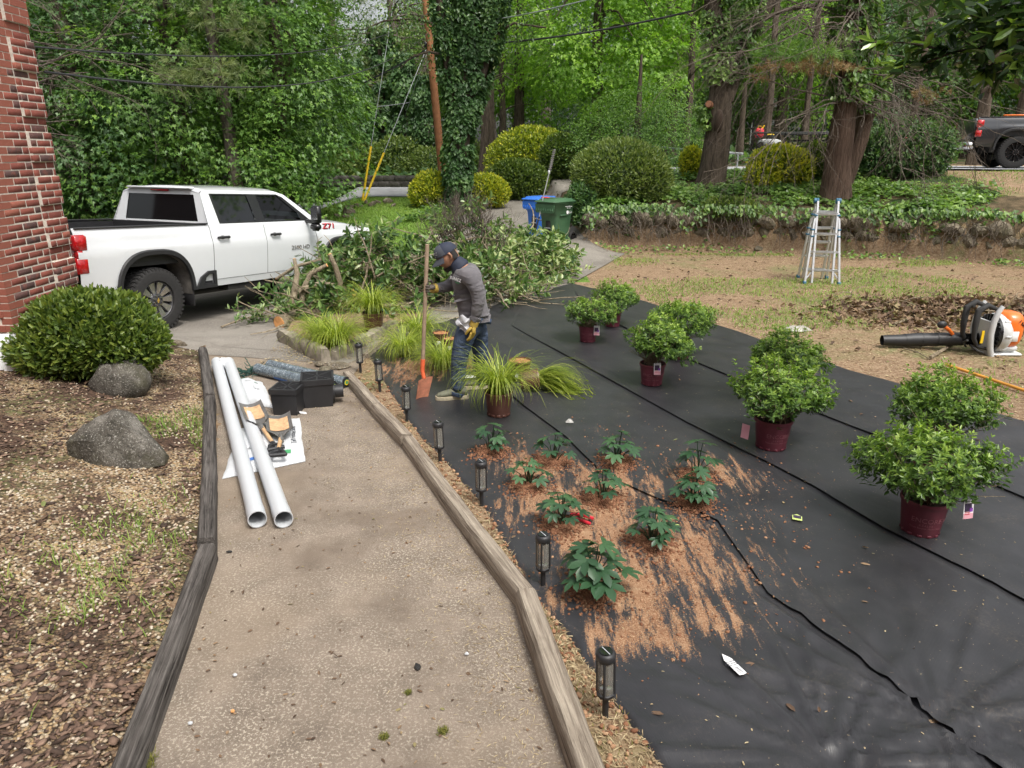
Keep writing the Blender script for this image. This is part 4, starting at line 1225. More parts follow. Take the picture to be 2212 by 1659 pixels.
# ---------------------------------------------------------------- trees beyond the yard
def ux(u, y, z=2.3):
    """x of the column seen at u for something y metres out"""
    return (u - 1106) / _F * (y * _c - (z - CAM_H) * _s)
def limb_set(crown_c, crown_r, base, n, rr, r0=.16):
    mb = MB()
    for i in range(n):
        a = rr.uniform(0, 2 * PI); e = rr.uniform(.2, 1.0)
        tip = Vector((crown_c[0] + crown_r[0] * .8 * math.cos(a), crown_c[1] + crown_r[1] * .8 * math.sin(a), crown_c[2] + crown_r[2] * (e - .5)))
        b = Vector((base[0], base[1], rr.uniform(base[2] * .4, base[2])))
        mid = b.lerp(tip, .5) + Vector((0, 0, .5))
        mb.tube([b, b.lerp(mid, .5) + Vector((0, 0, .1)), mid, tip], [r0, r0 * .7, r0 * .45, .02], 6)
    return mb
def broad_tree(label, x, y, lobes, leaf_mat, th, tr, seed, nsp=520, nl=24, leaf=.15, shape='star', group=None, name='broadleaf_tree', droop=.35, spray=(.95, .6), r0=.5, nlimb=7, bark='bark'):
    z0 = zf(x, y)
    t = thing(name, label, 'tree', (x, y, z0 - .05), group=group)
    rr = random.Random(seed)
    pts = [(0, 0, 0), (rr.uniform(-.1, .1), rr.uniform(-.1, .1), th * .33), (rr.uniform(-.2, .2), rr.uniform(-.2, .2), th * .66), (rr.uniform(-.2, .2), rr.uniform(-.2, .2), th)]
    trunk_mesh(pts, [tr * 1.25, tr, tr * .8, tr * .35], 10, .05, seed, .35).build('trunk', MT[bark], t)
    cz = np.mean([l[2] for l in lobes]); cr = (max(l[3] for l in lobes) * .9, max(l[4] for l in lobes) * .9, max(l[5] for l in lobes))
    limb_set((0, 0, cz), cr, (0, 0, th * .9), nlimb, rr, tr * .4).build('limbs', MT[bark], t)
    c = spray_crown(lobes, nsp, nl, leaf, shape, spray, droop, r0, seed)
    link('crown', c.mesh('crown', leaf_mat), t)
    return t
# left wall of maples
lb1 = [(0, 0, 5.2, 3.0, 2.8, 3.4), (-1.6, -.8, 2.9, 2.1, 1.9, 2.2), (1.7, -.9, 2.6, 2.0, 1.8, 2.2), (.2, -1.6, 4.6, 2.0, 1.6, 2.0), (.5, 0, 8.3, 2.4, 2.4, 2.2)]
tA = broad_tree('dark green maple with layered boughs, just right of the brick corner', ux(170, 22), 22.0, lb1, MT['lf_dark'], 8.5, .24, 11, 620, 30, .16, group='maples along the left')
tB = broad_tree('dark green maple rising right behind the cab of the white pickup', ux(395, 22.5), 22.5, [(0, 0, 4.9, 3.0, 2.8, 3.6), (-1.5, -1.0, 2.3, 2.1, 1.8, 2.0), (1.6, -.9, 2.0, 2.2, 1.8, 1.9), (0, -1.6, 4.2, 2.2, 1.6, 2.2), (0, .4, 8.4, 2.5, 2.4, 2.3)], MT['lf_maple'], 8.5, .26, 12, 620, 30, .16, group='maples along the left')
tC = broad_tree('bright green maple with boughs drooping to the lawn beyond the pickup bonnet', ux(610, 22.8), 22.8, [(0, 0, 4.6, 2.1, 2.0, 3.0), (.5, -.5, 2.2, 1.6, 1.4, 1.4), (-.9, -.8, 1.9, 1.6, 1.5, 1.7), (.9, -.5, 3.7, 1.7, 1.5, 1.6), (-.3, -.9, 5.6, 1.9, 1.5, 1.7), (0, .3, 7.6, 2.0, 2.0, 2.0)], MT['lf_maple'], 8, .22, 13, 600, 30, .165, group='maples along the left')
dup(tA, 'maple in deep shade half hidden behind the leftmost front maple', (ux(60, 26), 26.5, .3), (0, 0, 2.1), 1.15)
dup(tB, 'maple in deep shade filling the gap between the two left front maples', (ux(290, 27), 27.2, .4), (0, 0, 4.0), 1.2)
dup(tA, 'tall maple in deep shade behind the drooping bright maple', (ux(520, 28), 28.0, .6), (0, 0, 1.2), 1.2)
dup(tB, 'outer maple at the far left, its trunk hidden by the brick corner', (ux(-120, 23), 23.5, .2), (0, 0, .7), 1.1)
# understory shrubs under the maples
sh0 = thing('wild_shrub', 'loose dark shrub under the maples just above the pickup bed rail', 'shrub', (ux(210, 20.5), 20.3, zf(ux(210, 20.5), 20.3)), group='wild shrubs under the maples')
c_ = shell_bush([(0, 0, .35, 1.1, .7, .55), (.7, .1, .3, .7, .6, .45)], 2600, .11, .06, 'ivy', .3, 5, .4, .7)
link('foliage', c_.mesh('foliage', MT['lf_ivy']), sh0)
st_ = MB(); rr = random.Random(2)
for i in range(9): st_.tube([(rr.uniform(-.5, .7), rr.uniform(-.2, .2), -.05), (rr.uniform(-.8, 1.0), rr.uniform(-.4, .4), .6)], [.015, .005], 4)
st_.build('stems', MT['bark'], sh0)
for i, (u, y, sc, lab) in enumerate([(330, 21.5, 1.3, 'loose dark shrub behind the rear window of the pickup'), (120, 23, 1.5, 'loose dark shrub beside the brick corner under the maples'), (480, 22.4, 1.4, 'loose dark shrub behind the pickup roof'), (560, 21.8, 1.1, 'loose dark shrub behind the front window of the pickup')]):
    x = ux(u, y); dup(sh0, lab, (x, y, zf(x, y)), (0, 0, i * 1.1), sc)

# pines
def pine(label, x, y, h, tr, lobes, seed, ntuft=620, nn=15, ln=.34, w=.022, group='pines across the road'):
    z0 = zf(x, y)
    t = thing('pine_tree', label, 'pine tree', (x, y, z0 - .05), group=group)
    rr = random.Random(seed)
    m = trunk_mesh([(0, 0, 0), (.1, 0, h * .35), (-.05, .1, h * .7), (0, 0, h)], [tr * 1.2, tr, tr * .75, tr * .2], 10, .04, seed, .3)
    m.build('trunk', MT['bark_pine'], t)
    mb = MB()
    for l in lobes:
        for k in range(3):
            tip = Vector(l[:3]) + Vector((rr.uniform(-.6, .6) * l[3], rr.uniform(-.6, .6) * l[4], rr.uniform(-.3, .3) * l[5]))
            b = Vector((0, 0, min(h * .97, l[2] + rr.uniform(-.6, .4))))
            mb.tube([b, b.lerp(tip, .5) + Vector((0, 0, .15)), tip], [tr * .28, tr * .18, .02], 5)
    mb.build('limbs', MT['bark_pine'], t)
    link('crown', needle_crown(lobes, ntuft, nn, ln, w, seed).mesh('crown', MT['lf_pine']), t)
    return t
def pine_lobes(rr, h, z0, n, R0):
    out = []
    for i in range(n):
        z = z0 + (h - z0) * (i + .5) / n; a = rr.uniform(0, 2 * PI); r = R0 * (1.05 - .7 * (z - z0) / (h - z0)) * rr.uniform(.45, .8)
        out.append((r * math.cos(a), r * math.sin(a), z, R0 * rr.uniform(.38, .6), R0 * rr.uniform(.38, .6), R0 * rr.uniform(.16, .26)))
    return out
rr = random.Random(5)
pA = pine('tall pale pine across the road with open layered boughs, left of the leaning guy wires', ux(735, 42), 42, 15, .26, pine_lobes(rr, 15, 4.0, 18, 3.6), 31)
pB = pine('tall pine across the road behind the guy wires', ux(860, 46), 46, 17, .28, pine_lobes(rr, 17, 4.5, 20, 4.0), 32)
dup(pA, 'tall pine across the road behind the drooping bright maple', (ux(650, 47), 47, 1.6), (0, 0, 2), 1.1)
dup(pB, 'pine showing between the wooden pole and the ivy covered trunk', (ux(930, 50), 50, 1.7), (0, 0, 4), 1.0)
dup(pA, 'distant pine rising behind the far end of the side street', (ux(1060, 58), 58, 2.0), (0, 0, 1), 1.25)
dup(pB, 'distant pine behind the pale maple over the dome hedge', (ux(1180, 55), 55, 2.0), (0, 0, 3), 1.1)
dup(pA, 'distant pine between the hollow trunk and the peeling cedar trunk', (ux(1640, 52), 52, 2.2), (0, 0, 5), 1.2)
dup(pB, 'distant pine at the far right beyond the dark pickup', (ux(2120, 48), 48, 2.2), (0, 0, 2), 1.1)
# near pine boughs in front of the maples
pn = thing('pine_tree', 'long needled pine whose pale boughs hang in front of the dark maples', 'pine tree', (ux(505, 20.8), 20.8, zf(ux(505, 20.8), 20.8)))
trunk_mesh([(0, 0, 0), (-.1, .1, 3), (-.25, 0, 6), (-.3, 0, 11)], [.2, .17, .15, .08], 10, .05, 3, .3).build('trunk', MT['bark_pine'], pn)
nl_ = [(-.4, -1.2, 4.55, 1.0, .6, .32), (.5, -1.3, 4.35, .9, .6, .30), (-.8, -1.0, 4.15, .6, .5, .25), (.1, -.9, 5.9, .8, .6, .4), (-.7, -.8, 6.3, .7, .5, .35), (.9, -.9, 5.5, .6, .5, .3), (0, 0, 7.8, 1.6, 1.6, .8), (0, 0, 9.4, 1.3, 1.3, 1.0)]
mb = MB()
for l in nl_: mb.tube([(-.2, 0, l[2] + .1), Vector(l[:3]) * .6 + Vector((-.1, 0, l[2] * .4)), l[:3]], [.06, .04, .015], 5)
mb.build('limbs', MT['bark_pine'], pn)
link('crown', needle_crown(nl_, 560, 26, .26, .011, 77, .15).mesh('crown', MT['lf_pine']), pn)

# ivy hung columns across the road
def ivy_column(label, x, y, h, r, seed, group=None):
    t = thing('ivy_column', label, 'tree', (x, y, zf(x, y) - .05), group=group)
    pts = [(0, 0, 0), (.1, 0, h * .5), (0, .1, h)]
    trunk_mesh(pts, [.2, .16, .06], 8, .04, seed).build('trunk', MT['bark'], t)
    o = LC(); o.add(ivy_on([Vector(p) for p in pts], [r, r * 1.1, r * .5], 5200, .19, seed, .5)); link('crown', o.mesh('crown', MT['lf_dark']), t)
    return t
i0 = ivy_column('dark ivy smothered trunk across the road, left of the yellow guy guards', ux(765, 37), 37, 6.0, .55, 41, 'ivy smothered trunks across the road')
for i, (u, y, s, lab) in enumerate([(715, 39, 1.1, 'dark ivy smothered trunk across the road beside the drooping bright maple'), (880, 40, 1.0, 'dark ivy smothered trunk across the road behind the upper guy wires'), (835, 43, 1.25, 'dark ivy smothered trunk across the road above the amber guard'), (920, 38, .8, 'short ivy smothered trunk across the road just left of the wooden pole'), (655, 40, 1.2, 'ivy smothered trunk across the road mostly hidden by the drooping bright maple')]):
    x = ux(u, y); dup(i0, lab, (x, y, zf(x, y)), (0, 0, i * 1.3), s)
# roadside bushes on the far verge
rb0 = thing('verge_bush', 'pale green bush on the far verge left of the wooden pole', 'bush', (ux(925, 35.2), 35.2, zf(ux(925, 35.2), 35.2)), group='bushes on the far verge')
link('foliage', shell_bush([(0, 0, .7, 1.0, .9, .85), (-.9, .1, .5, .7, .6, .6)], 2400, .13, .07, 'oval', .3, 8, .4, .7).mesh('foliage', MT['lf_shrub']), rb0)
for i, (u, y, s, lab) in enumerate([(860, 36, 1.3, 'bush on the far verge right behind the amber guard'), (790, 36.5, 1.2, 'bush on the far verge right behind the yellow guards'), (725, 36.2, 1.5, 'bush on the far verge at the edge of the drooping bright maple'), (640, 36, 1.6, 'bush on the far verge behind the drooping bright maple'), (1000, 36.5, 1.3, 'bush on the far verge behind the ivy covered trunk')]):
    x = ux(u, y); dup(rb0, lab, (x, y, zf(x, y)), (0, 0, i), s)

# pale maples right of centre
mA = broad_tree('bright star leaved maple above the clipped dome hedge', ux(1290, 31), 31, [(0, 0, 5.6, 3.4, 2.6, 2.6), (-1.9, -.8, 4.4, 1.9, 1.4, 1.4), (1.8, -.9, 4.2, 1.9, 1.5, 1.5), (.2, -1.4, 3.0, 1.5, 1.2, 1.3), (0, .5, 8.3, 3.0, 2.6, 2.2), (2.4, .2, 6.5, 1.8, 1.6, 1.6)], MT['lf_bright'], 8.5, .24, 51, 560, 24, .20, r0=.3, group='bright maples behind the hedges')
dup(mA, 'bright maple behind the ivy covered trunk and the dome hedge', (ux(1120, 37), 37, 1.6), (0, 0, 2.4), 1.05)
dup(mA, 'bright maple just left of the hollow trunk', (ux(1445, 36), 36, 1.7), (0, 0, 4.2), 1.1)
dup(mA, 'bright maple between the hollow trunk and the peeling cedar', (ux(1680, 40), 40, 1.9), (0, 0, 1.0), 1.15)
dup(mA, 'bright maple far right above the dark pickup', (ux(2080, 42), 42, 2.0), (0, 0, 5.4), 1.2)
dup(mA, 'distant bright maple at the head of the side street', (ux(1010, 66), 66, 2.4), (0, 0, 3.4), 1.5)
dk = dup(tA, 'dark maple closing the view behind the pale maple', (ux(1330, 44), 44, 1.9), (0, 0, 3.0), 1.35)
dup(tB, 'dark maple closing the view behind the hollow trunk', (ux(1540, 46), 46, 2.0), (0, 0, 2.0), 1.4)
dup(tA, 'dark maple closing the view behind the trailer', (ux(1800, 43), 43, 2.0), (0, 0, 1.5), 1.35)
dup(tB, 'dark maple closing the view behind the dark pickup', (ux(1980, 44), 44, 2.0), (0, 0, .3), 1.4)
dup(tA, 'dark maple at the far right edge beyond the road', (ux(2230, 40), 40, 2.0), (0, 0, 4.3), 1.3)
for i, (u, y, s) in enumerate([(300, 46, 1.6), (560, 55, 1.6), (640, 70, 1.0), (800, 66, 1.05), (900, 70, 1.25), (1120, 72, 1.8), (1260, 66, 1.7), (1420, 62, 1.7), (1580, 64, 1.8), (1740, 60, 1.8), (1900, 62, 1.8), (2080, 60, 1.8), (100, 40, 1.5), (2250, 56, 1.7), (980, 84, 1.9)]):
    x = ux(u, y); dup((tA, tB)[i % 2], 'broad tree in the solid wood closing the background', (x, y, zf(x, y)), (0, 0, i * 1.7), s, group='trees of the background wood')
for i, (x, y, s) in enumerate([(22, 13, 1.25), (24, 4, 1.3)]): dup((tA, tB)[i % 2], 'broad tree added out of view to the right of the lawn', (x, y, 0), (0, 0, i), s, group='trees out of view on the right')  # unseen trees added so the pickup windows reflect foliage, not bright sky
# drooping hemlock
hx, hy = ux(1375, 27.5), 27.5
hm = thing('hemlock_tree', 'low spreading dark hemlock behind the rounded azalea', 'tree', (hx, hy, zf(hx, hy)))
trunk_mesh([(0, 0, -.05), (0, 0, 2), (0, 0, 4)], [.16, .12, .04], 8, .04, 1).build('trunk', MT['bark'], hm)
link('crown', spray_crown([(0, 0, 1.6, 2.0, 1.6, 1.3), (-1.3, -.2, 1.2, 1.3, 1.1, .9), (1.3, 0, 1.4, 1.2, 1.1, 1.0), (0, 0, 2.5, 1.3, 1.2, .8)], 420, 40, .085, 'diamond', (.8, .45), .5, .5, 61).mesh('crown', MT['lf_maple']), hm)

# dark straight trunks in the right hand wood
wt = None
for i, (u, y, r, lab) in enumerate([(1478, 30.5, .13, 'slim dark trunk in the wood left of the hollow tree'), (1650, 33, .14, 'slim dark trunk in the wood right of the hollow tree'), (1598, 36, .12, 'slim dark trunk between the hollow tree and the yellow shrub'), (1735, 35, .13, 'slim dark trunk above the grey ramp gate'), (2110, 30, .22, 'thick dark trunk in the wood behind the dark pickup bed'), (2190, 33, .2, 'dark trunk in the wood above the dark pickup cab'), (1958, 34, .14, 'slim dark trunk behind the leafy bush beside the trailer'), (1052, 33.2, .30, 'stout grey trunk beside the side street, right of the ivy covered tree'), (1083, 36, .16, 'slim grey trunk just above the dome hedge')]):
    x = ux(u, y)
    t = thing('woodland_tree', lab, 'tree', (x, y, zf(x, y) - .1), (0, 0, i * .8), 'bare trunks standing in the wood')
    trunk_mesh([(0, 0, 0), (.08, 0, 3), (0, .1, 6), (.1, 0, 10)], [r * 1.3, r, r * .85, r * .5], 9, .05, 70 + i, .3).build('trunk', MT['bark'], t)
    mb = MB(); rr = random.Random(i)
    for k in range(5): 
        a = rr.uniform(0, 6.28); z = rr.uniform(2.5, 6)
        mb.tube([(0, 0, z), (.8 * math.cos(a), .8 * math.sin(a), z + .3), (1.7 * math.cos(a), 1.7 * math.sin(a), z + rr.uniform(-.2, .6))], [.04, .025, .008], 4)
    mb.build('limbs', MT['bark'], t)

# ---------------------------------------------------------------- ivy covered tree in the hedge bed
ix, iy = ux(992, 24.2, 1), 24.2
iz = zf(ix, iy)
iv = thing('ivy_tree', 'forked tree trunk smothered in ivy, standing in the yellow hedge', 'tree', (ix, iy, iz - .05))
def W(u, v, y): 
    p = aty(u, v, y); return Vector((p.x - ix, p.y - iy, p.z - iz + .05))
st1 = [(0, 0, 0), W(990, 340, 24.2), W(997, 250, 24.2), W(1012, 130, 24.2), W(1010, 0, 24.2), W(1005, -150, 24.2)]
st2 = [W(996, 262, 24.2), W(970, 150, 24.1), W(955, 40, 24), W(940, -120, 24)]
st3 = [W(999, 270, 24.2), W(1030, 180, 24.3), W(1058, 80, 24.4), W(1085, -60, 24.5)]
st4 = [W(1005, 190, 24.2), W(1000, 60, 24.0), W(990, -80, 23.9)]
trunk_mesh(st1, [.36, .32, .30, .26, .22, .15], 12, .06, 5, .3).build('trunk', MT['bark'], iv)
mb = MB()
for s_, r_ in ((st2, (.19, .17, .15, .1)), (st3, (.26, .24, .2, .1)), (st4, (.09, .08, .06))):
    mb.tube(s_, list(r_), 9)
# long bare boughs reaching left over the lawn
for b_ in ([W(965, 120, 24), W(925, 112, 23.6), W(890, 122, 23.2), W(862, 150, 23)], [W(960, 60, 24), W(900, 40, 23.5), W(830, 45, 23), W(770, 70, 22.7)], [W(1060, 80, 24.4), W(1110, 50, 24.2), W(1180, 60, 24)]):
    mb.tube(b_, [.05, .04, .028, .012][:len(b_)], 6)
mb.build('limbs', MT['bark'], iv)
o = LC()
for s_, r_, n in ((st1, (.36, .36, .38, .34, .30, .25), 8500), (st2, (.24, .24, .22, .2), 3400), (st3, (.34, .34, .32, .28), 5600), (st4, (.12, .1, .1), 500)):
    o.add(ivy_on(s_, r_, n, .13, 81 + n, .2))
link('ivy', o.mesh('ivy', MT['lf_dark']), iv)
c = spray_crown([(W(850, 40, 23)[0], -1.0, W(850, 20, 23)[2] + .3, 1.7, 1.0, .9), (W(790, 70, 22.8)[0], -1.2, W(790, 60, 22.8)[2], .9, .8, .6), (W(930, 90, 23.4)[0], -.8, W(930, 80, 23)[2], .8, .7, .7), (W(1110, 40, 24)[0], -.4, W(1110, 20, 24)[2], 1.2, .9, .8), (W(1000, -120, 24)[0], 0, W(1000, -120, 24)[2], 2.6, 2.4, 1.4)], 230, 26, .10, 'oval', (.7, .45), .6, .2, 83)
link('crown', c.mesh('crown', MT['lf_cut']), iv)

# ---------------------------------------------------------------- hollow trunk tree
tx, ty = ux(1540, 20), 20.0
tz = zf(tx, ty)
ht = thing('hollow_tree', 'stout forked tree with a dark hollow in its trunk, left of the yellow shrub', 'tree', (tx, ty, tz - .06))
def W2(u, v, y): 
    p = aty(u, v, y); return Vector((p.x - tx, p.y - ty, p.z - tz + .06))
s1 = [Vector((0, 0, 0)), W2(1545, 330, 20), W2(1552, 260, 20), W2(1557, 180, 20), W2(1548, 90, 20), W2(1540, 0, 20), W2(1530, -160, 20)]
trunk_mesh(s1, [.38, .34, .32, .27, .24, .21, .15], 18, .05, 6, .12).build('trunk', MT['bark'], ht)
mb = trunk_mesh([W2(1562, 215, 20), W2(1590, 150, 20.1), W2(1625, 70, 20.2), W2(1665, 0, 20.3), W2(1730, -120, 20.5)], [.25, .19, .17, .15, .10], 12, .06, 8)
mb.tube([W2(1600, 60, 20), W2(1700, 20, 19.6), W2(1780, 12, 19.2)], [.06, .05, .03], 6)
mb.build('limbs', MT['bark'], ht)
hp = W2(1551, 262, 19.62)
hb = MB(); hb.ball(hp + Vector((0, -.06, 0)), (.12, .13, .29), 12, 10); hb.build('hollow', MT['soil_hollow_shade'], ht)  # dark ball on the bark imitates the shade inside the hollow
for u, v in ((1529, 224),):
    p = W2(u, v, 19.66); b = MB(); b.cyl(p + Vector((.10, .16, -.03)), p + Vector((.03, .03, .0)), .10, .085, 10); b.build('pruned_stub', MT['old_cut'], ht)
o = LC()
o.add(ivy_on([s1[3], s1[4], s1[5], s1[6]], (.28, .30, .28, .2), 3000, .11, 91, .2)); o.add(ivy_on([W2(1570, 190, 20), W2(1600, 80, 20), W2(1610, -40, 20)], (.2, .3, .3), 2200, .13, 92, .28))
o.add(ivy_on([W2(1525, 280, 19.9), W2(1520, 230, 19.9)], (.08, .12), 260, .10, 93, .12))
link('ivy', o.mesh('ivy', MT['lf_ivy']), ht)
link('crown', spray_crown([(0, 0, 9.2, 5, 5, 2.4)], 200, 26, .16, 'oval', (.9, .6), .3, .3, 94).mesh('crown', MT['lf_bright']), ht)

# ---------------------------------------------------------------- cedar with dead drooping boughs
cx_, cy_ = 7.95, 18.0
cz_ = zf(cx_, cy_)
ce = thing('cedar_tree', 'twin stemmed cedar with reddish peeling bark and dead drooping twigs', 'tree', (cx_, cy_, cz_ - .06))
def W3(u, v, y):
    p = aty(u, v, y); return Vector((p.x - cx_, p.y - cy_, p.z - cz_ + .06))
c1 = [Vector((0, 0, 0)), W3(1812, 340, 18), W3(1823, 260, 18), W3(1836, 160, 18.05), W3(1845, 60, 18.1), W3(1850, -160, 18.1)]
c2 = [Vector((.45, .95, .02)), W3(1855, 300, 18.9), W3(1872, 240, 18.8), W3(1880, 120, 18.7), W3(1890, -100, 18.7)]
trunk_mesh(c1, [.35, .30, .27, .24, .20, .14], 18, .05, 9, .12).build('trunk', MT['bark_cedar'], ce)
trunk_mesh(c2, [.27, .24, .21, .19, .12], 14, .05, 10, .1).build('trunk', MT['bark_cedar'], ce)
tw = MB(); rr = random.Random(21)
for i in range(50):
    a = rr.uniform(0, 2 * PI)
    if rr.random() < .65: a = rr.choice((rr.uniform(-2.9, -.2), rr.uniform(-1.6, .4), rr.uniform(-3.3, -2.2)))
    v = rr.uniform(-60, 235); b = W3(1835 + (160 - v) * .06, v, 18.1)
    L = rr.uniform(1.3, 3.6)
    d = Vector((math.cos(a), math.sin(a) * .8, rr.uniform(-.15, .35)))
    twig_tree(tw, b, d, L, rr.uniform(.012, .026), 3, rr, 5, .75, 0, 4, .10, .55)
tw.build('dead_branches', MT['twig'], ce)
o = LC(); o.add(ivy_on([c1[3] + Vector((0, -.05, -.6)), c1[3], c1[4], c1[5]], (.25, .36, .36, .3), 3600, .115, 95, .28)); o.add(ivy_on([c2[2], c2[3]], (.3, .3), 1000, .115, 96, .25))
link('ivy', o.mesh('ivy', MT['lf_ivy']), ce)
gr_ = needle_crown([(W3(1730, 125, 17)[0], -1.2, W3(1730, 118, 17)[2], 1.1, .7, .14), (W3(1690, 120, 17.4)[0], -.7, W3(1690, 105, 17)[2], .7, .6, .14)], 130, 26, .16, .012, 97)
link('foliage', gr_.mesh('foliage', MT['lf_maple']), ce)
gr_ = needle_crown([(W3(1735, 150, 17)[0], -1.25, W3(1735, 148, 17)[2], 1.15, .6, .09), (W3(1640, 168, 17)[0], -1.0, W3(1640, 172, 17)[2], .16, .15, .12), (W3(2010, 235, 17)[0], -.9, W3(1960, 200, 17)[2], .35, .3, .1)], 110, 26, .13, .011, 98)
link('browned_foliage', gr_.mesh('browned_foliage', MT['lf_rust']), ce)

# ---------------------------------------------------------------- magnolia bough reaching in on the right
mg = thing('magnolia_tree', 'glossy leaved tree whose bough reaches in at the upper right, close to the viewer', 'tree', (6.4, 4.4, 0))
trunk_mesh([(0, 0, 0), (.05, 0, 1.6), (-.1, .1, 3.0), (0, .1, 5)], [.17, .14, .12, .05], 10, .04, 4, .3).build('trunk', MT['bark'], mg)
def W4(u, v, y):
    p = aty(u, v, y); return Vector((p.x - 6.4, p.y - 4.4, p.z))
bg_ = MB()
bl = [[Vector((-.08, .08, 2.6)), W4(2330, 40, 5.2), W4(2200, 90, 5.4), W4(2060, 112, 5.4), W4(1960, 92, 5.4), W4(1885, 92, 5.4)],
      [W4(2200, 90, 5.4), W4(2120, 40, 5.3), W4(2070, 8, 5.3)], [W4(2330, 40, 5.2), W4(2180, 20, 5.0), W4(2110, -10, 5.0)], [W4(2060, 112, 5.4), W4(1990, 140, 5.4), W4(1930, 150, 5.4)], [W4(2200, 90, 5.4), W4(2150, 130, 5.2), W4(2120, 165, 5.2)], [W4(2330, 40, 5.2), W4(2240, 110, 4.9), W4(2190, 140, 4.9)], [W4(2330, 40, 5.2), W4(2240, 40, 4.9), W4(2180, 60, 4.9)], [W4(2200,90,5.4), W4(2110,75,5.6), W4(2060,60,5.6)]]
for b_ in bl: bg_.tube(b_, [.035, .022, .014, .010, .007, .004][6 - len(b_):], 6)
bg_.build('boughs', MT['bark'], mg)
r = np.random.default_rng(5)
mls = []
for k in range(8):
    L = leaves(np.zeros((1, 3)), np.array([[1., 0, 0]]), np.array([[0, 0, 1.]]), 1, .42, 'oval', .16, np.array([(k + .5) / 8]), .12)
    mls.append(mesh_np('leaf', *L[:2], MT['lf_magnolia'], False, L[2]))
for b_ in bl:
    P = np.array([tuple(p) for p in b_]); start = 1 if len(b_) > 5 else 0
    n = 75 if len(b_) > 5 else 31
    for i in range(n):
        t = start + (len(b_) - 1 - start) * min(1, r.random() ** .8 * 1.02); k = min(int(t), len(b_) - 2); f = t - k
        p = P[k] * (1 - f) + P[k + 1] * f + r.normal(size=3) * .02
        ax = P[k + 1] - P[k]; ax = ax / np.linalg.norm(ax)
        d = ax * .7 + r.normal(size=3) * np.array([.6, .6, .45]) - np.array([0, 0, .1]); d /= np.linalg.norm(d)
        nn = np.array([0, 0, 1]) + r.normal(size=3) * .45; s_ = np.cross(nn, d); s_ /= np.linalg.norm(s_); nn = np.cross(d, s_)
        tipf = t / (len(b_) - 1)
        tone = min(7, max(0, int((.28 + .55 * (tipf > .72) * (P[k][0] < W4(2120, 0, 5.4)[0] + .6) + r.normal() * .22) * 8)))
        lf = link('leaf', mls[tone], mg)
        sc = .105 + .055 * r.random()
        lf.matrix_local = Matrix(((d[0] * sc, s_[0] * sc, nn[0] * sc, p[0]), (d[1] * sc, s_[1] * sc, nn[1] * sc, p[1]), (d[2] * sc, s_[2] * sc, nn[2] * sc, p[2]), (0, 0, 0, 1)))

o = LC(); q = 900; r = np.random.default_rng(6)
c0 = np.array(W4(2170, 50, 5.1)); P = c0 + r.normal(size=(q, 3)) * np.array([.26, .30, .17]) + np.array([.12, 0, .05])
o.add(leaves(P, rdir(q, r) * np.array([1, 1, .6]), unit(r.normal(size=(q, 3)) * .6 + np.array([0, 0, 1])), .12 * (.7 + .5 * r.random(q)), .052, 'oval', .15, np.clip(.3 + .25 * r.normal(size=q), 0, 1), .12))
link('inner_leaves', o.mesh('inner_leaves', MT['lf_magnolia']), mg)['kind'] = 'stuff'
# ---------------------------------------------------------------- dead twiggy boughs beside the brick corner
dt_x, dt_y = -9.3, 13.6
dt = thing('dead_tree', 'bare grey dead tree whose twigs show beside the top of the brick corner', 'tree', (dt_x, dt_y, zf(dt_x, dt_y)))
trunk_mesh([(0, 0, -.05), (.05, 0, 2), (0, 0, 4), (.1, 0, 6)], [.13, .1, .08, .04], 8, .05, 14, .3).build('trunk', MT['twig'], dt)
tw = MB(); rr = random.Random(33)
for i in range(20):
    z = rr.uniform(2.4, 6.0)
    twig_tree(tw, (.03, 0, z), Vector((rr.uniform(.2, 1), rr.uniform(-.8, .3), rr.uniform(-.2, .5))), rr.uniform(1.1, 2.2), .018, 3, rr, 5, .7, 0, 3, .06, .6)
tw.build('dead_branches', MT['twig'], dt)
# ---------------------------------------------------------------- hedges and shrubs
def bush(name, label, cat, x, y, lobes, n, L, Wd, mat, shape='oval', seed=1, group=None, z=None, up=.5, depth=.16, rand=.55, bump=.06, core=True, tone=0):
    z0 = zf(x, y) if z is None else z
    t = thing(name, label, cat, (x, y, z0), group=group)
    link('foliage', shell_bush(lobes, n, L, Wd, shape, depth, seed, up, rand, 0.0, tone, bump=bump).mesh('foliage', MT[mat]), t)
    mb = MB(); rr = random.Random(seed)
    for l in lobes:
        for i in range(9):
            d = Vector((rr.gauss(0, 1), rr.gauss(0, 1), abs(rr.gauss(.3, 1)))).normalized()
            tip = Vector((l[0] + d.x * l[3] * .9, l[1] + d.y * l[4] * .9, max(.05, l[2] + d.z * l[5] * .9)))
            b = Vector((l[0] * .6 + rr.uniform(-.1, .1), l[1] * .6 + rr.uniform(-.1, .1), -.03))
            mb.tube([b, b.lerp(tip, .5) + Vector((0, 0, .08)), tip], [.02, .013, .004], 4)
    mb.build('stems', MT['bark'], t)
    if core:     # inner leaves : darker, keep the bush from being see-through
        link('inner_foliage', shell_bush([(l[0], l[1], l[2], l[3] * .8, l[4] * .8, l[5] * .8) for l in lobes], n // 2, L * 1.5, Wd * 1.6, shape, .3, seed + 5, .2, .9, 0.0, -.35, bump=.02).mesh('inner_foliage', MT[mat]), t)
    return t
bush('clipped_shrub', 'low round clipped shrub in front of the brick corner', 'shrub', -4.02, 6.62, [(0, 0, .45, .60, .52, .40), (-.2, -.05, .32, .54, .48, .30), (.20, 0, .34, .48, .46, .32)], 12000, .062, .030, 'lf_box', 'oval', 3, z=zf(-3.9, 6.2) - .02, bump=.07, depth=.14)
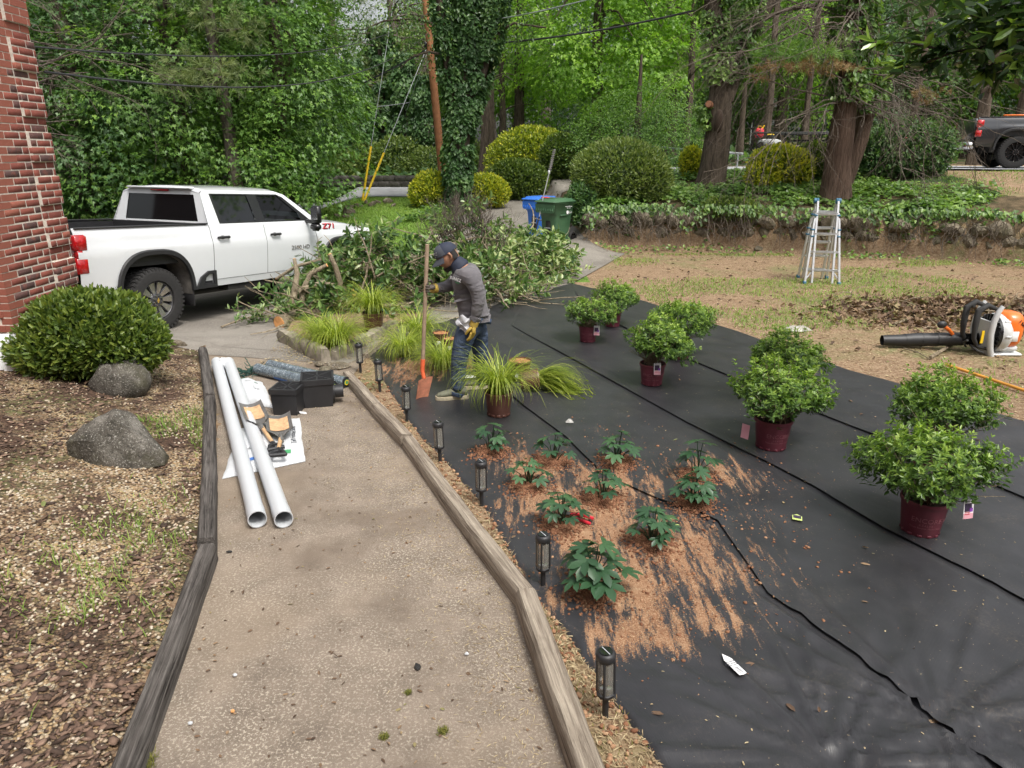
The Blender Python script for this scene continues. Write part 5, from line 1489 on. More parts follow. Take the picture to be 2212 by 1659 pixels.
bush('dome_hedge', 'tall smoothly clipped yellow green dome hedge across the driveway', 'hedge', ux(1150, 29), 29.2, [(0, 0, .95, 1.85, 1.3, 1.32)], 7500, .11, .06, 'lf_yellow', 'oval', 4, tone=-.22, bump=.06)
bush('dome_hedge', 'dark clipped ball tucked against the right of the tall yellow green dome', 'hedge', ux(1215, 27.8), 27.8, [(0, 0, .75, .85, .8, .85)], 3600, .10, .055, 'lf_box', 'oval', 5, bump=.03, tone=-.12)
bush('clipped_shrub', 'dark rounded shrub between the yellow hedge and the tall dome', 'shrub', ux(1117, 26.3), 26.3, [(0, 0, .62, 1.12, .85, .72)], 5200, .10, .055, 'lf_box', 'oval', 6, bump=.03, tone=-.1)
bush('yellow_hedge', 'yellow leaved hedge end left of the ivy covered trunk', 'hedge', ux(930, 24.6), 24.6, [(0, 0, .62, .62, .5, .55), (-.35, -.05, .45, .4, .4, .45), (.3, 0, .55, .5, .45, .5)], 3800, .10, .05, 'lf_yellow', 'oval', 7, bump=.08)
bush('yellow_hedge', 'yellow leaved hedge end right of the ivy covered trunk', 'hedge', ux(1048, 24.4), 24.4, [(0, 0, .6, .68, .5, .5), (.35, -.05, .5, .45, .4, .42)], 3600, .10, .05, 'lf_yellow', 'oval', 8, bump=.08, tone=-.05)
bush('rounded_azalea', 'large rounded green azalea on the bank above the trash carts', 'shrub', 2.75, 18.9, [(0, 0, .62, 1.22, .95, .82), (.55, -.25, .45, .75, .6, .55), (-.5, -.1, .5, .7, .6, .6)], 8500, .105, .036, 'lf_shrub', 'lance', 9, bump=.1, tone=.2)
bush('holly_bush', 'small dark holly squeezed between the green cart and the rounded azalea', 'shrub', 1.78, 18.5, [(0, 0, .5, .42, .45, .62), (.1, -.3, .1, .35, .3, .4)], 2600, .07, .04, 'lf_dark', 'ivy', 10, bump=.06)
bush('yellow_shrub', 'yellow tipped shrub beside the peeling cedar trunk', 'shrub', ux(1672, 19.6, 1.8), 19.5, [(0, 0, .55, .72, .55, .50), (.5, .05, .5, .5, .45, .42), (-.35, -.15, .3, .45, .4, .35)], 4200, .10, .045, 'lf_yellow', 'oval', 11, bump=.14, tone=.12)
bush('green_shrub', 'bright green low shrub between the yellow shrub and the cedar trunk', 'shrub', ux(1755, 19.9, 1.8), 19.9, [(0, 0, .5, .55, .5, .45)], 2200, .10, .045, 'lf_box', 'oval', 16, bump=.1, tone=.1)
bush('yellow_shrub', 'small yellow shrub left of the hollow trunk', 'shrub', ux(1492, 20.9, 1.8), 20.9, [(0, 0, .42, .30, .3, .42)], 1300, .09, .045, 'lf_yellow', 'oval', 12, bump=.1, tone=.1)
bush('leafy_bush', 'broad loose dark bush in front of the trailer, right of the cedar', 'bush', ux(1945, 19.4, 1.8), 19.5, [(0, 0, .75, 1.0, .7, .75), (-.6, 0, .6, .7, .6, .6), (.75, -.05, .7, .65, .55, .7)], 5200, .10, .05, 'lf_dark', 'oval', 13, up=.2, depth=.35, rand=.8, bump=.12)
bush('leafy_bush', 'ferny green shrub on the lip of the bank above the ladder left side', 'bush', ux(1570, 17.9, 1.3), 17.75, [(0, 0, .16, .75, .45, .35), (.4, -.1, .1, .4, .35, .3)], 3200, .085, .035, 'lf_box', 'lance', 14, up=.3, depth=.3, rand=.8)

# ---------------------------------------------------------------- retaining wall of fieldstones
def rock_me(seed, sub=2, rough=.28, flat=1.0, mat='wall_rock'):
    b = bmesh.new(); bmesh.ops.create_icosphere(b, subdivisions=sub, radius=1)
    rr = random.Random(seed); cuts = []
    for i in range(9):
        d = Vector((rr.gauss(0, 1), rr.gauss(0, 1), rr.gauss(0, 1))).normalized(); cuts.append((d, rr.uniform(.55, .85)))
    for v in b.verts:
        p = v.co.copy()
        for d, k in cuts:
            q = p.dot(d)
            if q > k: p -= d * (q - k) * .92
        n = fbm(np.array([p.x * 2.1 + 9 + seed]), np.array([p.y * 2.1 + p.z * 1.7 + 9]), seed)[0] - .5
        v.co = p * (1 + rough * n)
    me_ = bpy.data.meshes.new('stone'); b.to_mesh(me_); b.free(); me_.materials.append(MT[mat])
    for p in me_.polygons: p.use_smooth = False
    return me_
RM = [rock_me(100 + i) for i in range(10)]
rw = thing('retaining_wall', 'low rough fieldstone retaining wall holding the ivy bank', 'wall', (5.6, 17.6, 0))
rr = random.Random(8)
wl = [(1.62, 19.4), (1.85, 17.78), (3.6, 17.75), (5.6, 17.6), (8.2, 16.7), (10.95, 15.4), (14.5, 13.85)]
for (x0, y0), (x1, y1) in zip(wl[:-1], wl[1:]):
    L = math.hypot(x1 - x0, y1 - y0); nx_, ny_ = (y1 - y0) / L, -(x1 - x0) / L
    for row in range(3):
        s = rr.uniform(0, .3)
        while s < L:
            w_ = rr.uniform(.30, .62) * (1.25 if x0 < 3.5 else 1); hgt = rr.uniform(.28, .40) * (1.2 if x0 < 3.5 else 1)
            t = s / L
            x = x0 + (x1 - x0) * t; y = y0 + (y1 - y0) * t
            o_ = -.10 - .06 * (2 - row) - rr.uniform(-.03, .05)
            if rr.random() < .93:
                st = link('stone', rr.choice(RM), rw, (x - 5.6 - nx_ * o_ * -1 * 1, y - 17.6 - ny_ * o_ * -1, .10 + row * .30 + rr.uniform(-.05, .05)), (rr.uniform(-.25, .25), rr.uniform(-.25, .25), math.atan2(y1 - y0, x1 - x0) + rr.uniform(-.25, .25)), (w_ * .58, .24, hgt * .58))
            s += w_ * .92
# loose stones at the foot
for i, (u, v, s) in enumerate([(1568, 535, .17), (1640, 545, .2), (1345, 530, .42), (1300, 520, .36), (1760, 540, .2), (2120, 560, .24), (1985, 550, .14)]):
    p = at(u, v, 0)
    o = link('field_stone', RM[i % 10], None, (p.x, p.y + .12, .06), (.2, .1, i), (s, s * .7, s * .6))
    tag(o, ['flat tan stone lying at the wall foot left of the ladder', 'flat tan stone lying at the wall foot just left of the ladder rails', 'big smooth boulder at the wall foot nearest the driveway corner', 'big boulder at the wall foot beside the cart wheel', 'small stone at the wall foot behind the ladder', 'rounded stone at the wall foot above the leaf blower', 'small stone at the wall foot above the leaf pile'][i], 'stone', 'loose stones at the foot of the wall')

# bare roots, vines and cut stems hanging over the wall
tw = MB(); rr = random.Random(9)
for i in range(620):
    s = rr.random(); k = min(int(s * 4.0) + 1, 5); (x0, y0), (x1, y1) = wl[k], wl[min(k + 1, 6)]
    t = rr.random(); x = x0 + (x1 - x0) * t; y = y0 + (y1 - y0) * t
    L = math.hypot(x1 - x0, y1 - y0) + 1e-6; nx_, ny_ = (y1 - y0) / L, -(x1 - x0) / L
    z = rr.uniform(.45, 1.05); p = Vector((x + nx_ * rr.uniform(.12, .3), y + ny_ * rr.uniform(.12, .3), z)); pts = [p]
    d = Vector((rr.uniform(-1, 1), rr.uniform(-.3, .3), rr.uniform(-.6, .3)))
    for q in range(4):
        d = (d * .7 + Vector((rr.uniform(-.6, .6) + nx_ * .25, rr.uniform(-.3, .3) + ny_ * .25, rr.uniform(-.9, .1)))).normalized()
        pts.append(pts[-1] + d * rr.uniform(.06, .16))
    tw.tube(pts, [.009, .008, .006, .004, .002], 3, 0, False)
tag(tw.build('hanging_vines', MT['twig']), 'tangle of bare vines and roots hanging over the stone wall', 'vines', kind='stuff')

# ---------------------------------------------------------------- ivy ground cover on the bank
def scatter(n, x0, x1, y0, y1, fn, r):
    x = r.uniform(x0, x1, n); y = r.uniform(y0, y1, n)
    k = r.random(n) < fn(x, y)
    return x[k], y[k]
r = np.random.default_rng(44)
def ivyfn(x, y):
    s = wall_s(x, y)
    d = smooth01(-.10, .1, s) * (1 - smooth01(3.6, 4.4, s)) * smooth01(1.5, 2.2, x) * (1 - smooth01(9.2, 11.2, x + (fbm(x * .9, y * .9, 4) - .5) * 3 - .4 * (s < .9)))
    return d * smooth01(.25, .5, fbm(x * 1.1, y * 1.1, 6))
x, y = scatter(60000, 1.5, 15, 13.2, 22.5, ivyfn, r)
s = wall_s(x, y)
hgt = .05 + .22 * fbm(x * 1.3, y * 1.3, 12) * r.random(len(x))
z = zg(x, y) + hgt
P = np.stack([x, y, z], 1); n = len(P)
D = unit(np.stack([r.normal(size=n), r.normal(size=n) - .5, r.normal(size=n) * .3 - .15], 1)); N = unit(np.stack([r.normal(size=n) * .35, r.normal(size=n) * .35 - .35, np.ones(n)], 1))
o = LC(); o.add(leaves(P, D, N, .10 * (.6 + .8 * r.random(n)), .09 * (.6 + .8 * r.random(n)), 'ivy', .12, np.clip(.15 + .75 * fbm(x * 1.7, y * 1.7, 15) + r.normal(size=n) * .18, 0, 1)))
# ivy spilling down the wall face
m = 1300; t = r.random(m); seg_ = np.array(wl[1:]); cs = np.concatenate([[0], np.cumsum(np.hypot(*np.diff(seg_, axis=0).T))]); q = t * cs[-1] * .97
x = np.interp(q, cs, seg_[:, 0]); y = np.interp(q, cs, seg_[:, 1]); a = vnoise(q * 1.2, q * 0, 7)
drop = r.random(m) ** 1.8 * (.05 + 1.0 * a ** 3)
P = np.stack([x - .28 * drop * 0 + r.normal(size=m) * .05 - .12, y - .30 - .12 * r.random(m), 1.08 - drop + r.normal(size=m) * .04], 1)
o.add(leaves(P, unit(np.stack([r.normal(size=m) * .5, -np.ones(m) * .5, -np.ones(m)], 1)), unit(np.stack([r.normal(size=m) * .4, -np.ones(m), np.ones(m) * .6], 1)), .095 * (.6 + .7 * r.random(m)), .085 * (.6 + .7 * r.random(m)), 'ivy', .1, np.clip(r.random(m) * .9, 0, 1)))
# sparse sprigs at the wall foot
x, y = scatter(9000, 2, 14, 12.5, 17.6, lambda x, y: np.exp(-((wall_s(x, y) + .55) / .35) ** 2) * smooth01(.45, .6, fbm(x * 1.5, y * 1.5, 23)), r); n = len(x)
P = np.stack([x, y, zg(x, y) + .03 + .12 * r.random(n)], 1)
o.add(leaves(P, rdir(n, r) * np.array([1, 1, .4]), unit(np.stack([r.normal(size=n) * .4, r.normal(size=n) * .4 - .3, np.ones(n)], 1)), .075, .065, 'ivy', .1, r.random(n)))
# along the left edge of the driveway and under the hedges
x, y = scatter(16000, -4.5, 2.2, 22, 29.5, lambda x, y: (1 - smooth01(-.5, .5, x - np.interp(y, [22, 24, 27, 29.5], [-2.6, -1.9, -.6, 1.2]))) * smooth01(-1.0, -.5, x - np.interp(y, [22, 24, 27, 29.5], [-2.6, -1.9, -.6, 1.2])), r); n = len(x)
P = np.stack([x, y, zg(x, y) + .05 + .2 * r.random(n)], 1)
o.add(leaves(P, rdir(n, r) * np.array([1, 1, .4]), unit(np.stack([r.normal(size=n) * .4, r.normal(size=n) * .4 - .3, np.ones(n)], 1)), .11, .09, 'ivy', .1, r.random(n)))
g_ = link('ivy_ground_cover', o.mesh('ivy_ground_cover', MT['lf_ivy'])); tag(g_, 'bright green ivy carpeting the bank above the stone wall', 'ivy', kind='stuff')
# undergrowth under the left maples
x, y = scatter(22000, -24, -4.6, 15, 30, lambda x, y: smooth01(-6.6, -8.2, x + (y - 21) * .2) * smooth01(16, 19, y + (x + 10) * .15), r); n = len(x)
P = np.stack([x, y, zg(x, y) + .04 + .45 * r.random(n) * fbm(x * .7, y * .7, 3)], 1)
o = LC(); o.add(leaves(P, rdir(n, r) * np.array([1, 1, .5]), unit(np.stack([r.normal(size=n) * .4, r.normal(size=n) * .4 - .3, np.ones(n)], 1)), .16, .13, 'ivy', .1, r.random(n) * .8))
x, y = scatter(16000, -20, 14, 34, 60, lambda x, y: np.full(len(x), .9), r); n = len(x)
P = np.stack([x, y, zg(x, y) + .05 + .9 * r.random(n) * fbm(x * .4, y * .4, 3)], 1)
o.add(leaves(P, rdir(n, r) * np.array([1, 1, .5]), unit(np.stack([r.normal(size=n) * .5, r.normal(size=n) * .4 - .5, np.ones(n)], 1)), .35, .25, 'oval', .1, r.random(n)))
g_ = link('undergrowth', o.mesh('undergrowth', MT['lf_dark'])); tag(g_, 'dark undergrowth covering the ground below the trees', 'undergrowth', kind='stuff')

# ---------------------------------------------------------------- turf
def turf(name, label, n, x0, x1, y0, y1, fn, L, W_, seed, mat='lf_turf'):
    r = np.random.default_rng(seed); x, y = scatter(n, x0, x1, y0, y1, fn, r); n = len(x)
    P = np.stack([x, y, zg(x, y) + .004], 1)
    D = unit(np.stack([r.normal(size=n) * .5, r.normal(size=n) * .5, np.ones(n)], 1))
    v, f, rd = blades(P, D, L * (.5 + r.random(n)), W_, .9, 2, np.clip(.2 + .6 * fbm(x * .8, y * .8, 5) + r.normal(size=n) * .2, 0, 1))
    o = link(name, mesh_np(name, v, f, MT[mat], False, rd)); tag(o, label, 'grass', kind='stuff')
turf('lawn_grass', 'fresh green lawn sloping up behind the pickup', 60000, -8.5, -.6, 14.5, 26.4, lambda x, y: (wall_s(x, y) < 0) * (x < np.interp(y, [14, 16.2, 20, 25, 26.4], [-4, -3.0, -2.4, -1.6, -1.2]) + .1) * smooth01(13.6, 16, y - (x + 3) * .25), .07, .016, 1)
turf('patchy_grass', 'thin patches of worn grass on the bare front lawn', 90000, 2.2, 14, 6.5, 17, lambda x, y: (wall_s(x, y) < -.3) * (x > ex(EDGE1, y) + .08) * smooth01(.50, .66, fbm(x * .55 + 3, y * .7 + 2, 61, 4)) * .9, .050, .010, 2)
turf('bank_top_grass', 'patchy grass beside the right hand road', 12000, 9.5, 19, 13.6, 19.5, lambda x, y: (wall_s(x, y) > .4) * smooth01(.5, .62, fbm(x * .8, y * .8, 8)), .06, .013, 3)

# ---------------------------------------------------------------- low block wall by the road
fw = thing('roadside_wall', 'low dark block wall between the lawn and the road', 'wall', (-5, 26.45, 0))
for k in range(2):
    x = -13.0 + .2 * k
    while x < -1.6:
        L = .40; z0 = max(zf(x, 26.2), .2)
        b_ = MB(); b_.box((0, 0, 0), (L - .012, .2, .195), bev=.012)
        link('block', b_.mesh('block', MT['stone_grey']) if x < -12.7 and k == 0 else bpy.data.meshes['block'], fw, (x + 5, .01 * k, 1.10 + .1 + .2 * k), (0, 0, 0))
        x += L
# ---------------------------------------------------------------- timbers
def timber(A, B, w, h, top, mat, seed, label, group):
    A = Vector((A[0], A[1], 0)); B = Vector((B[0], B[1], 0)); d = B - A; L = d.length
    rr = random.Random(seed); m = MB()
    prof_ = []
    k = .012
    base = [(-w / 2, -h), (w / 2, -h), (w / 2, -h * .5), (w / 2, -.03), (w / 2 - k, -.006), (w * .3, 0), (w * .12, 0), (-w * .05, 0), (-w * .2, 0), (-w * .35, 0), (-w / 2 + k, -.006), (-w / 2, -.03), (-w / 2, -h * .5)]
    n = max(8, int(L / .07)); rings = []
    ph = [rr.uniform(0, 50) for _ in range(3)]
    for i in range(n + 1):
        s = i / n; x = L * s; ring = []
        tz = zf(*(A + d * s).xy) * 0
        en = min(i, n - i); er = .010 if en == 0 else 0
        wob = .004 * math.sin(x * 2.1 + ph[0]); wz = .008 * math.sin(x * 1.7 + ph[1])
        for j, (a, b) in enumerate(base):
            g = 0
            if b > -.02: g = -.010 * max(0, float(vnoise(np.array([x * 1.4 + ph[2]]), np.array([j * 3.7]), seed)[0]) - .55) * 3
            e = (float(vnoise(np.array([x * 7 + j * 5.1]), np.array([j * 1.3 + ph[1]]), seed)[0]) - .5) * .007
            ring.append((x, a * (1 - er * 2) + wob + e, b + g + wz * (b > -h * .9) + e))
        rings.append(ring)
    m.loft(rings, 0, True, False)
    o = m.build('landscape_timber', MT[mat], None, (A.x, A.y, top), (0, 0, math.atan2(d.y, d.x)))
    return tag(o, label, 'timber', group)
gL = 'grey timbers along the left of the walkway'
timber(TL[0], TL[1], .10, .22, .14, 'timber_grey', 1, 'farthest grey timber left of the walkway, ending at the driveway', gL)
timber(TL[1] + (TL[3] - TL[1]) * .005, TL[3], .10, .22, .13, 'timber_grey', 2, 'middle grey weathered timber left of the walkway, beside the white pipes', gL)
timber(TL[4] + (TL[5] - TL[4]) * .012 + Vector((.012, 0, 0)), (TL[5] + (TL[5] - TL[4]) * .5), .105, .22, .12, 'timber_grey', 3, 'nearest grey cracked timber left of the walkway, running out of the picture bottom', gL)
gR = 'brown timbers along the right of the walkway'
timber(TR[0], TR[1], .105, .2, .115, 'timber_tan', 4, 'farthest brown timber right of the walkway, beside the broken slab', gR)
timber(TR[1] + (TR[2] - TR[1]) * .01, TR[2], .105, .2, .128, 'timber_tan', 5, 'short brown timber right of the walkway, second from the planter', gR)
timber(TR[2] + (TR[3] - TR[2]) * .006 + Vector((.012, 0, 0)), TR[3], .11, .2, .118, 'timber_tan', 6, 'long brown timber right of the walkway beside the middle path lights', gR)
timber(TR[3] + (TR[4] - TR[3]) * .014, TR[4] + (TR[4] - TR[3]) * .6, .115, .2, .13, 'timber_tan', 7, 'nearest pale brown timber right of the walkway, beside the closest path light', gR)

# ---------------------------------------------------------------- boulders
def boulder(label, p, size, seed, shape_fn, mat='granite'):
    b = bmesh.new(); bmesh.ops.create_icosphere(b, subdivisions=4, radius=1)
    for v in b.verts:
        q = shape_fn(v.co.copy())
        n = fbm(np.array([q.x * 3 + 20 + seed]), np.array([q.y * 3 + q.z * 2.3 + 20]), seed, 4)[0] - .5
        v.co = Vector((q.x * size[0], q.y * size[1], q.z * size[2])) * (1 + .12 * n)
    me_ = bpy.data.meshes.new('boulder'); b.to_mesh(me_); b.free(); me_.materials.append(MT[mat])
    for f in me_.polygons: f.use_smooth = True
    return tag(link('boulder', me_, None, p), label, 'boulder')
def cutq(q, cuts):
    for d, k in cuts:
        d = Vector(d).normalized(); t = q.dot(d)
        if t > k: q = q - d * (t - k) * .93
    return q
p = on(255, 865); boulder('rounded grey boulder just below the clipped shrub', (p.x - .10, p.y + .26, p.z + .10), (.27, .22, .22), 1, lambda q: cutq(q, [((0, 0, 1), .86), ((-.8, -.2, .5), .86), ((.7, -.5, .4), .9)]))
p = on(240, 1018)
b = bmesh.new()
for q in ((-.44, -.14, -.05), (-.12, -.24, -.07), (.16, -.18, -.05), (.50, -.04, -.03), (.42, .22, -.05), (-.38, .24, -.05), (-.44, -.14, .20), (-.40, .10, .27), (-.30, -.20, .24), (-.14, -.22, .25), (-.20, .0, .36), (-.05, .12, .41), (.03, -.04, .37), (.18, .0, .27), (.34, .08, .17), (.49, .0, .06), (.10, .22, .34)): b.verts.new(q)
bmesh.ops.convex_hull(b, input=b.verts); bmesh.ops.triangulate(b, faces=b.faces)
for k in range(4):
    bmesh.ops.subdivide_edges(b, edges=b.edges, cuts=1, use_grid_fill=True)
for v in b.verts:
    n = fbm(np.array([v.co.x * 7 + 20]), np.array([v.co.y * 7 + v.co.z * 6 + 20]), 2, 4)[0] - .5; v.co *= 1 + .10 * n
me_ = bpy.data.meshes.new('boulder'); b.to_mesh(me_); b.free(); me_.materials.append(MT['granite'])
for f in me_.polygons: f.use_smooth = True
me_.set_sharp_from_angle(angle=R(22))
tag(link('boulder', me_, None, (p.x - .04, p.y + .2, p.z), None, (.68, .74, .90)), 'angular dark boulder with a sharp ridge in the pebble bed', 'boulder')
for i, (u, v, s) in enumerate([(338, 737, .10), (352, 742, .11), (368, 746, .12), (385, 748, .12), (322, 733, .09)]):
    p = on(u, v); o = link('edging_stone', RM[i + 2], None, (p.x, p.y, p.z + .02), (.3 * i, .2, i * .9), (s, s * .8, s * .55))
    tag(o, 'rough pale edging stone beside the rear wheel of the white pickup', 'stone', 'row of edging stones by the wheel')

# ---------------------------------------------------------------- solar path lights
def path_light(label, u, v, tilt=0):
    p = at(u, v, .015); p.z = zf(p.x, p.y)
    t = thing('path_light', label, 'garden light', p, (tilt, tilt * .6, .5), 'solar path lights along the timber')
    m = MB(); m.cyl((0, 0, -.06), (0, 0, .115), .013, .0145, 10); m.build('stake', MT['black_plastic'], t)
    def oct_(r): return [(r * .86 * math.cos(a) * (1.0), r * .86 * math.sin(a)) for a in [R(x) for x in (22, 68, 112, 158, 202, 248, 292, 338)]]
    m = MB()
    m.loft([[(x, y, z) for x, y in oct_(r)] for r, z in ((.030, .112), (.045, .118), (.047, .132), (.040, .136))])
    m.loft([[(x, y, z) for x, y in oct_(r)] for r, z in ((.044, .292), (.050, .298), (.051, .318), (.046, .328), (.030, .334))])
    for a in range(4):
        c, s = math.cos(a * PI / 2 + PI / 4), math.sin(a * PI / 2 + PI / 4)
        m.box((.0365 * c, .0365 * s, .213), (.0075, .0075, .17), M=None)
    m.build('lantern_frame', MT['black_plastic'], t)
    m = MB(); m.loft([[(x, y, z) for x, y in oct_(.041)] for z in (.134, .294)], cap=False); m.build('glass_panes', MT['glass'], t)
    m = MB(); m.loft([[(x, y, z) for x, y in oct_(r)] for r, z in ((.036, .1365), (.036, .1405), (.01, .146))]); m.build('reflector', MT['chrome'], t)
    m = MB(); m.cyl((0, 0, .29), (0, 0, .27), .012, seg=8); m.ball((0, 0, .255), (.009, .009, .016), 8, 6); m.build('bulb', MT['glass'], t)
    m = MB(); m.loft([[(x, y, z) for x, y in oct_(r)] for r, z in ((.036, .3345), (.035, .3365))]); m.box((0, 0, .3372), (.003, .055, .0012), 1); m.build('solar_panel', [MT['tint'], MT['grey_pl']], t)
    return t
PL = [(779, 803), (821, 843), (879, 907), (951, 994), (1040, 1088), (1173, 1264), (1308, 1543)]
nm = ['farthest solar path light, beside the planter kerb', 'second farthest solar path light, left of the shovel', 'solar path light beside the shovel blade, third from the planter', 'middle solar path light, level with the leftmost hellebore', 'solar path light at the left edge of the red clay', 'solar path light just left of the largest hellebore', 'nearest solar path light, closest to the picture bottom']
for (u, v), l in zip(PL, nm): path_light(l, u, v, R(random.uniform(-2, 2)))

# ---------------------------------------------------------------- white pipes, sacks, shovels, rolls, basins
def pipe(label, near, far):
    a = at(*near, .075); b = at(*far, .11)
    d = (b - a); L = d.length; d.normalize()
    t = MB(); ro, ri = .056, .0515
    rings = []
    Mx = Matrix.Translation(a) @ d.to_track_quat('Z', 'Y').to_matrix().to_4x4()
    t.lathe([(ri + .002, .0), (ro + .003, 0), (ro + .003, .12), (ro, .17), (ro, L), (ri, L), (ri, .18), (ri + .002, .11), (ri + .002, .0)], 28, M=Mx)
    t.lathe([(.0001, L - .02), (ri, L - .02)], 28, M=Mx) if False else None
    o = t.build('pvc_pipe', MT['pvc']); return tag(o, label, 'pipe', 'white pipes lying on the walkway')
pipe('left white pipe, lying against the grey timber', (556, 1122), (468, 782))
pipe('right white pipe, lying across the seed sack', (613, 1122), (494, 782))
p = at(478, 792, .10)
m = MB(); rr = random.Random(4)
def crumple(u, v):
    a = u * 2 * PI; e = (v - .5) * PI
    r = 1 + .35 * (float(vnoise(np.array([math.cos(a) * 2.5 + 9 + v * 5]), np.array([math.sin(a) * 2.5 + 9]), 3)[0]) - .5) * 2
    return (.10 * r * math.cos(e) * math.cos(a), .07 * r * math.cos(e) * math.sin(a), .075 * r * math.sin(e))
m.grid(crumple, 22, 14, smooth=False); o = m.build('plastic_bag', MT['white_cloth'], None, (p.x, p.y + .05, .10)); tag(o, 'crumpled white plastic bag at the far end of the white pipes', 'plastic bag')
m = MB()
for i in range(26):
    q = Vector((p.x + .17 + rr.uniform(-.02, .16), p.y + rr.uniform(-.14, .14), .03)); pts = [q]
    for k in range(5): q = q + Vector((rr.uniform(-.06, .07), rr.uniform(-.06, .06), rr.uniform(-.02, .03))); q.z = max(.02, q.z); pts.append(q)
    m.tube(pts, .005, 4)
tag(m.build('netting', MT['netting']), 'bundle of dark green netting behind the white pipes', 'netting', kind='stuff')

def sack(name, label, quad, th, seed, prints):
    """quad: four ground points near-left, near-right, far-right, far-left"""
    q = [at(*c, .02) for c in quad]
    ctr = sum(q, Vector()) / 4; ctr.z = 0
    t = thing(name, label, 'sack', (ctr.x, ctr.y, .014))
    def fn(u, v, top=True):
        p = q[0] * (1 - u) * (1 - v) + q[1] * u * (1 - v) + q[2] * u * v + q[3] * (1 - u) * v
        e = (min(u, 1 - u) * 2) ** .45 * (min(v, 1 - v) * 2) ** .38
        n = float(fbm(np.array([u * 5 + seed * 9]), np.array([v * 6 + 3]), seed)[0]) - .5
        n2 = abs(float(vnoise(np.array([u * 3 + v * 9 + 5]), np.array([v * 4 + 8]), seed + 1)[0]) - .5)
        z = th * e * (1 + .35 * n) + .010 * n2 * e if top else 0
        sh = .02 * n
        return Vector((p.x - ctr.x + sh, p.y - ctr.y + sh, z + (.004 if top else .0)))
    m = MB(); m.grid(lambda u, v: fn(u, v), 30, 36); m.grid(lambda u, v: fn(u, v, False), 30, 36, flip=True)
    m.build('sack_cloth', MT['white_cloth'], t)
    ex_ = (q[1] - q[0]).normalized(); ey_ = (q[3] - q[0]).normalized()
    for txt, size, mat, (u, v), rot, wd in prints:
        if txt.startswith('#'):
            me_ = MB().poly([(-.5, -.5), (.5, -.5), (.5, .5), (-.5, .5)]).mesh('print', MT[mat]); me_.transform(Matrix.Diagonal((size, size * wd, 1, 1)))
        else: me_ = text_mesh(txt, size, MT[mat], .0006, wd)
        # lay the print over the cloth
        c, s = math.cos(rot), math.sin(rot)
        b = bmesh.new(); b.from_mesh(me_)
        if txt.startswith('#'): bmesh.ops.subdivide_edges(b, edges=b.edges, cuts=6, use_grid_fill=True)
        eu = (q[1] - q[0]).length; ev = (q[3] - q[0]).length
        for vv in b.verts:
            x = vv.co.x * c - vv.co.y * s; y = vv.co.x * s + vv.co.y * c
            uu = min(.99, max(.01, u + x / eu)); v2 = min(.99, max(.01, v + y / ev))
            r_ = fn(uu, v2); vv.co = Vector((r_.x, r_.y, r_.z + .004 + vv.co.z))
        b.to_mesh(me_); b.free()
        o_ = link('print', me_, t)
    return t
sack('seed_sack', 'flat white seed sack under the shovels and pipes', [(478, 1034), (658, 996), (648, 902), (520, 925)], .075, 3,
     [('Tall Fescue Seed', .062, 'print_black', (.88, .52), R(90), 1.0), ('#', .05, 'print_green', (.80, .18), 0, 1.3), ('ND SEED CO', .035, 'print_black', (.40, .78), R(8), 1.1), ('PURE LIVE SEED', .022, 'print_black', (.42, .66), R(6), 1.1), ('12-6-8', .05, 'print_black', (.33, .40), R(60), 1), ('#', .12, 'print_blue', (.38, .16), 0, .4), ('NET WT 50 LB', .03, 'print_black', (.62, .12), R(4), 1.1)])
sack('soil_sack', 'plump white and green sack lying behind the shovels', [(522, 868), (592, 882), (566, 826), (500, 822)], .12, 5,
     [('INOSE', .05, 'print_black', (.55, .60), R(-6), 1.2), ('Irr', .07, 'print_black', (.62, .34), R(-6), 1.1), ('#', .22, 'print_green', (.40, .90), 0, .22), ('#', .04, 'print_green', (.66, .60), 0, 1.0)])

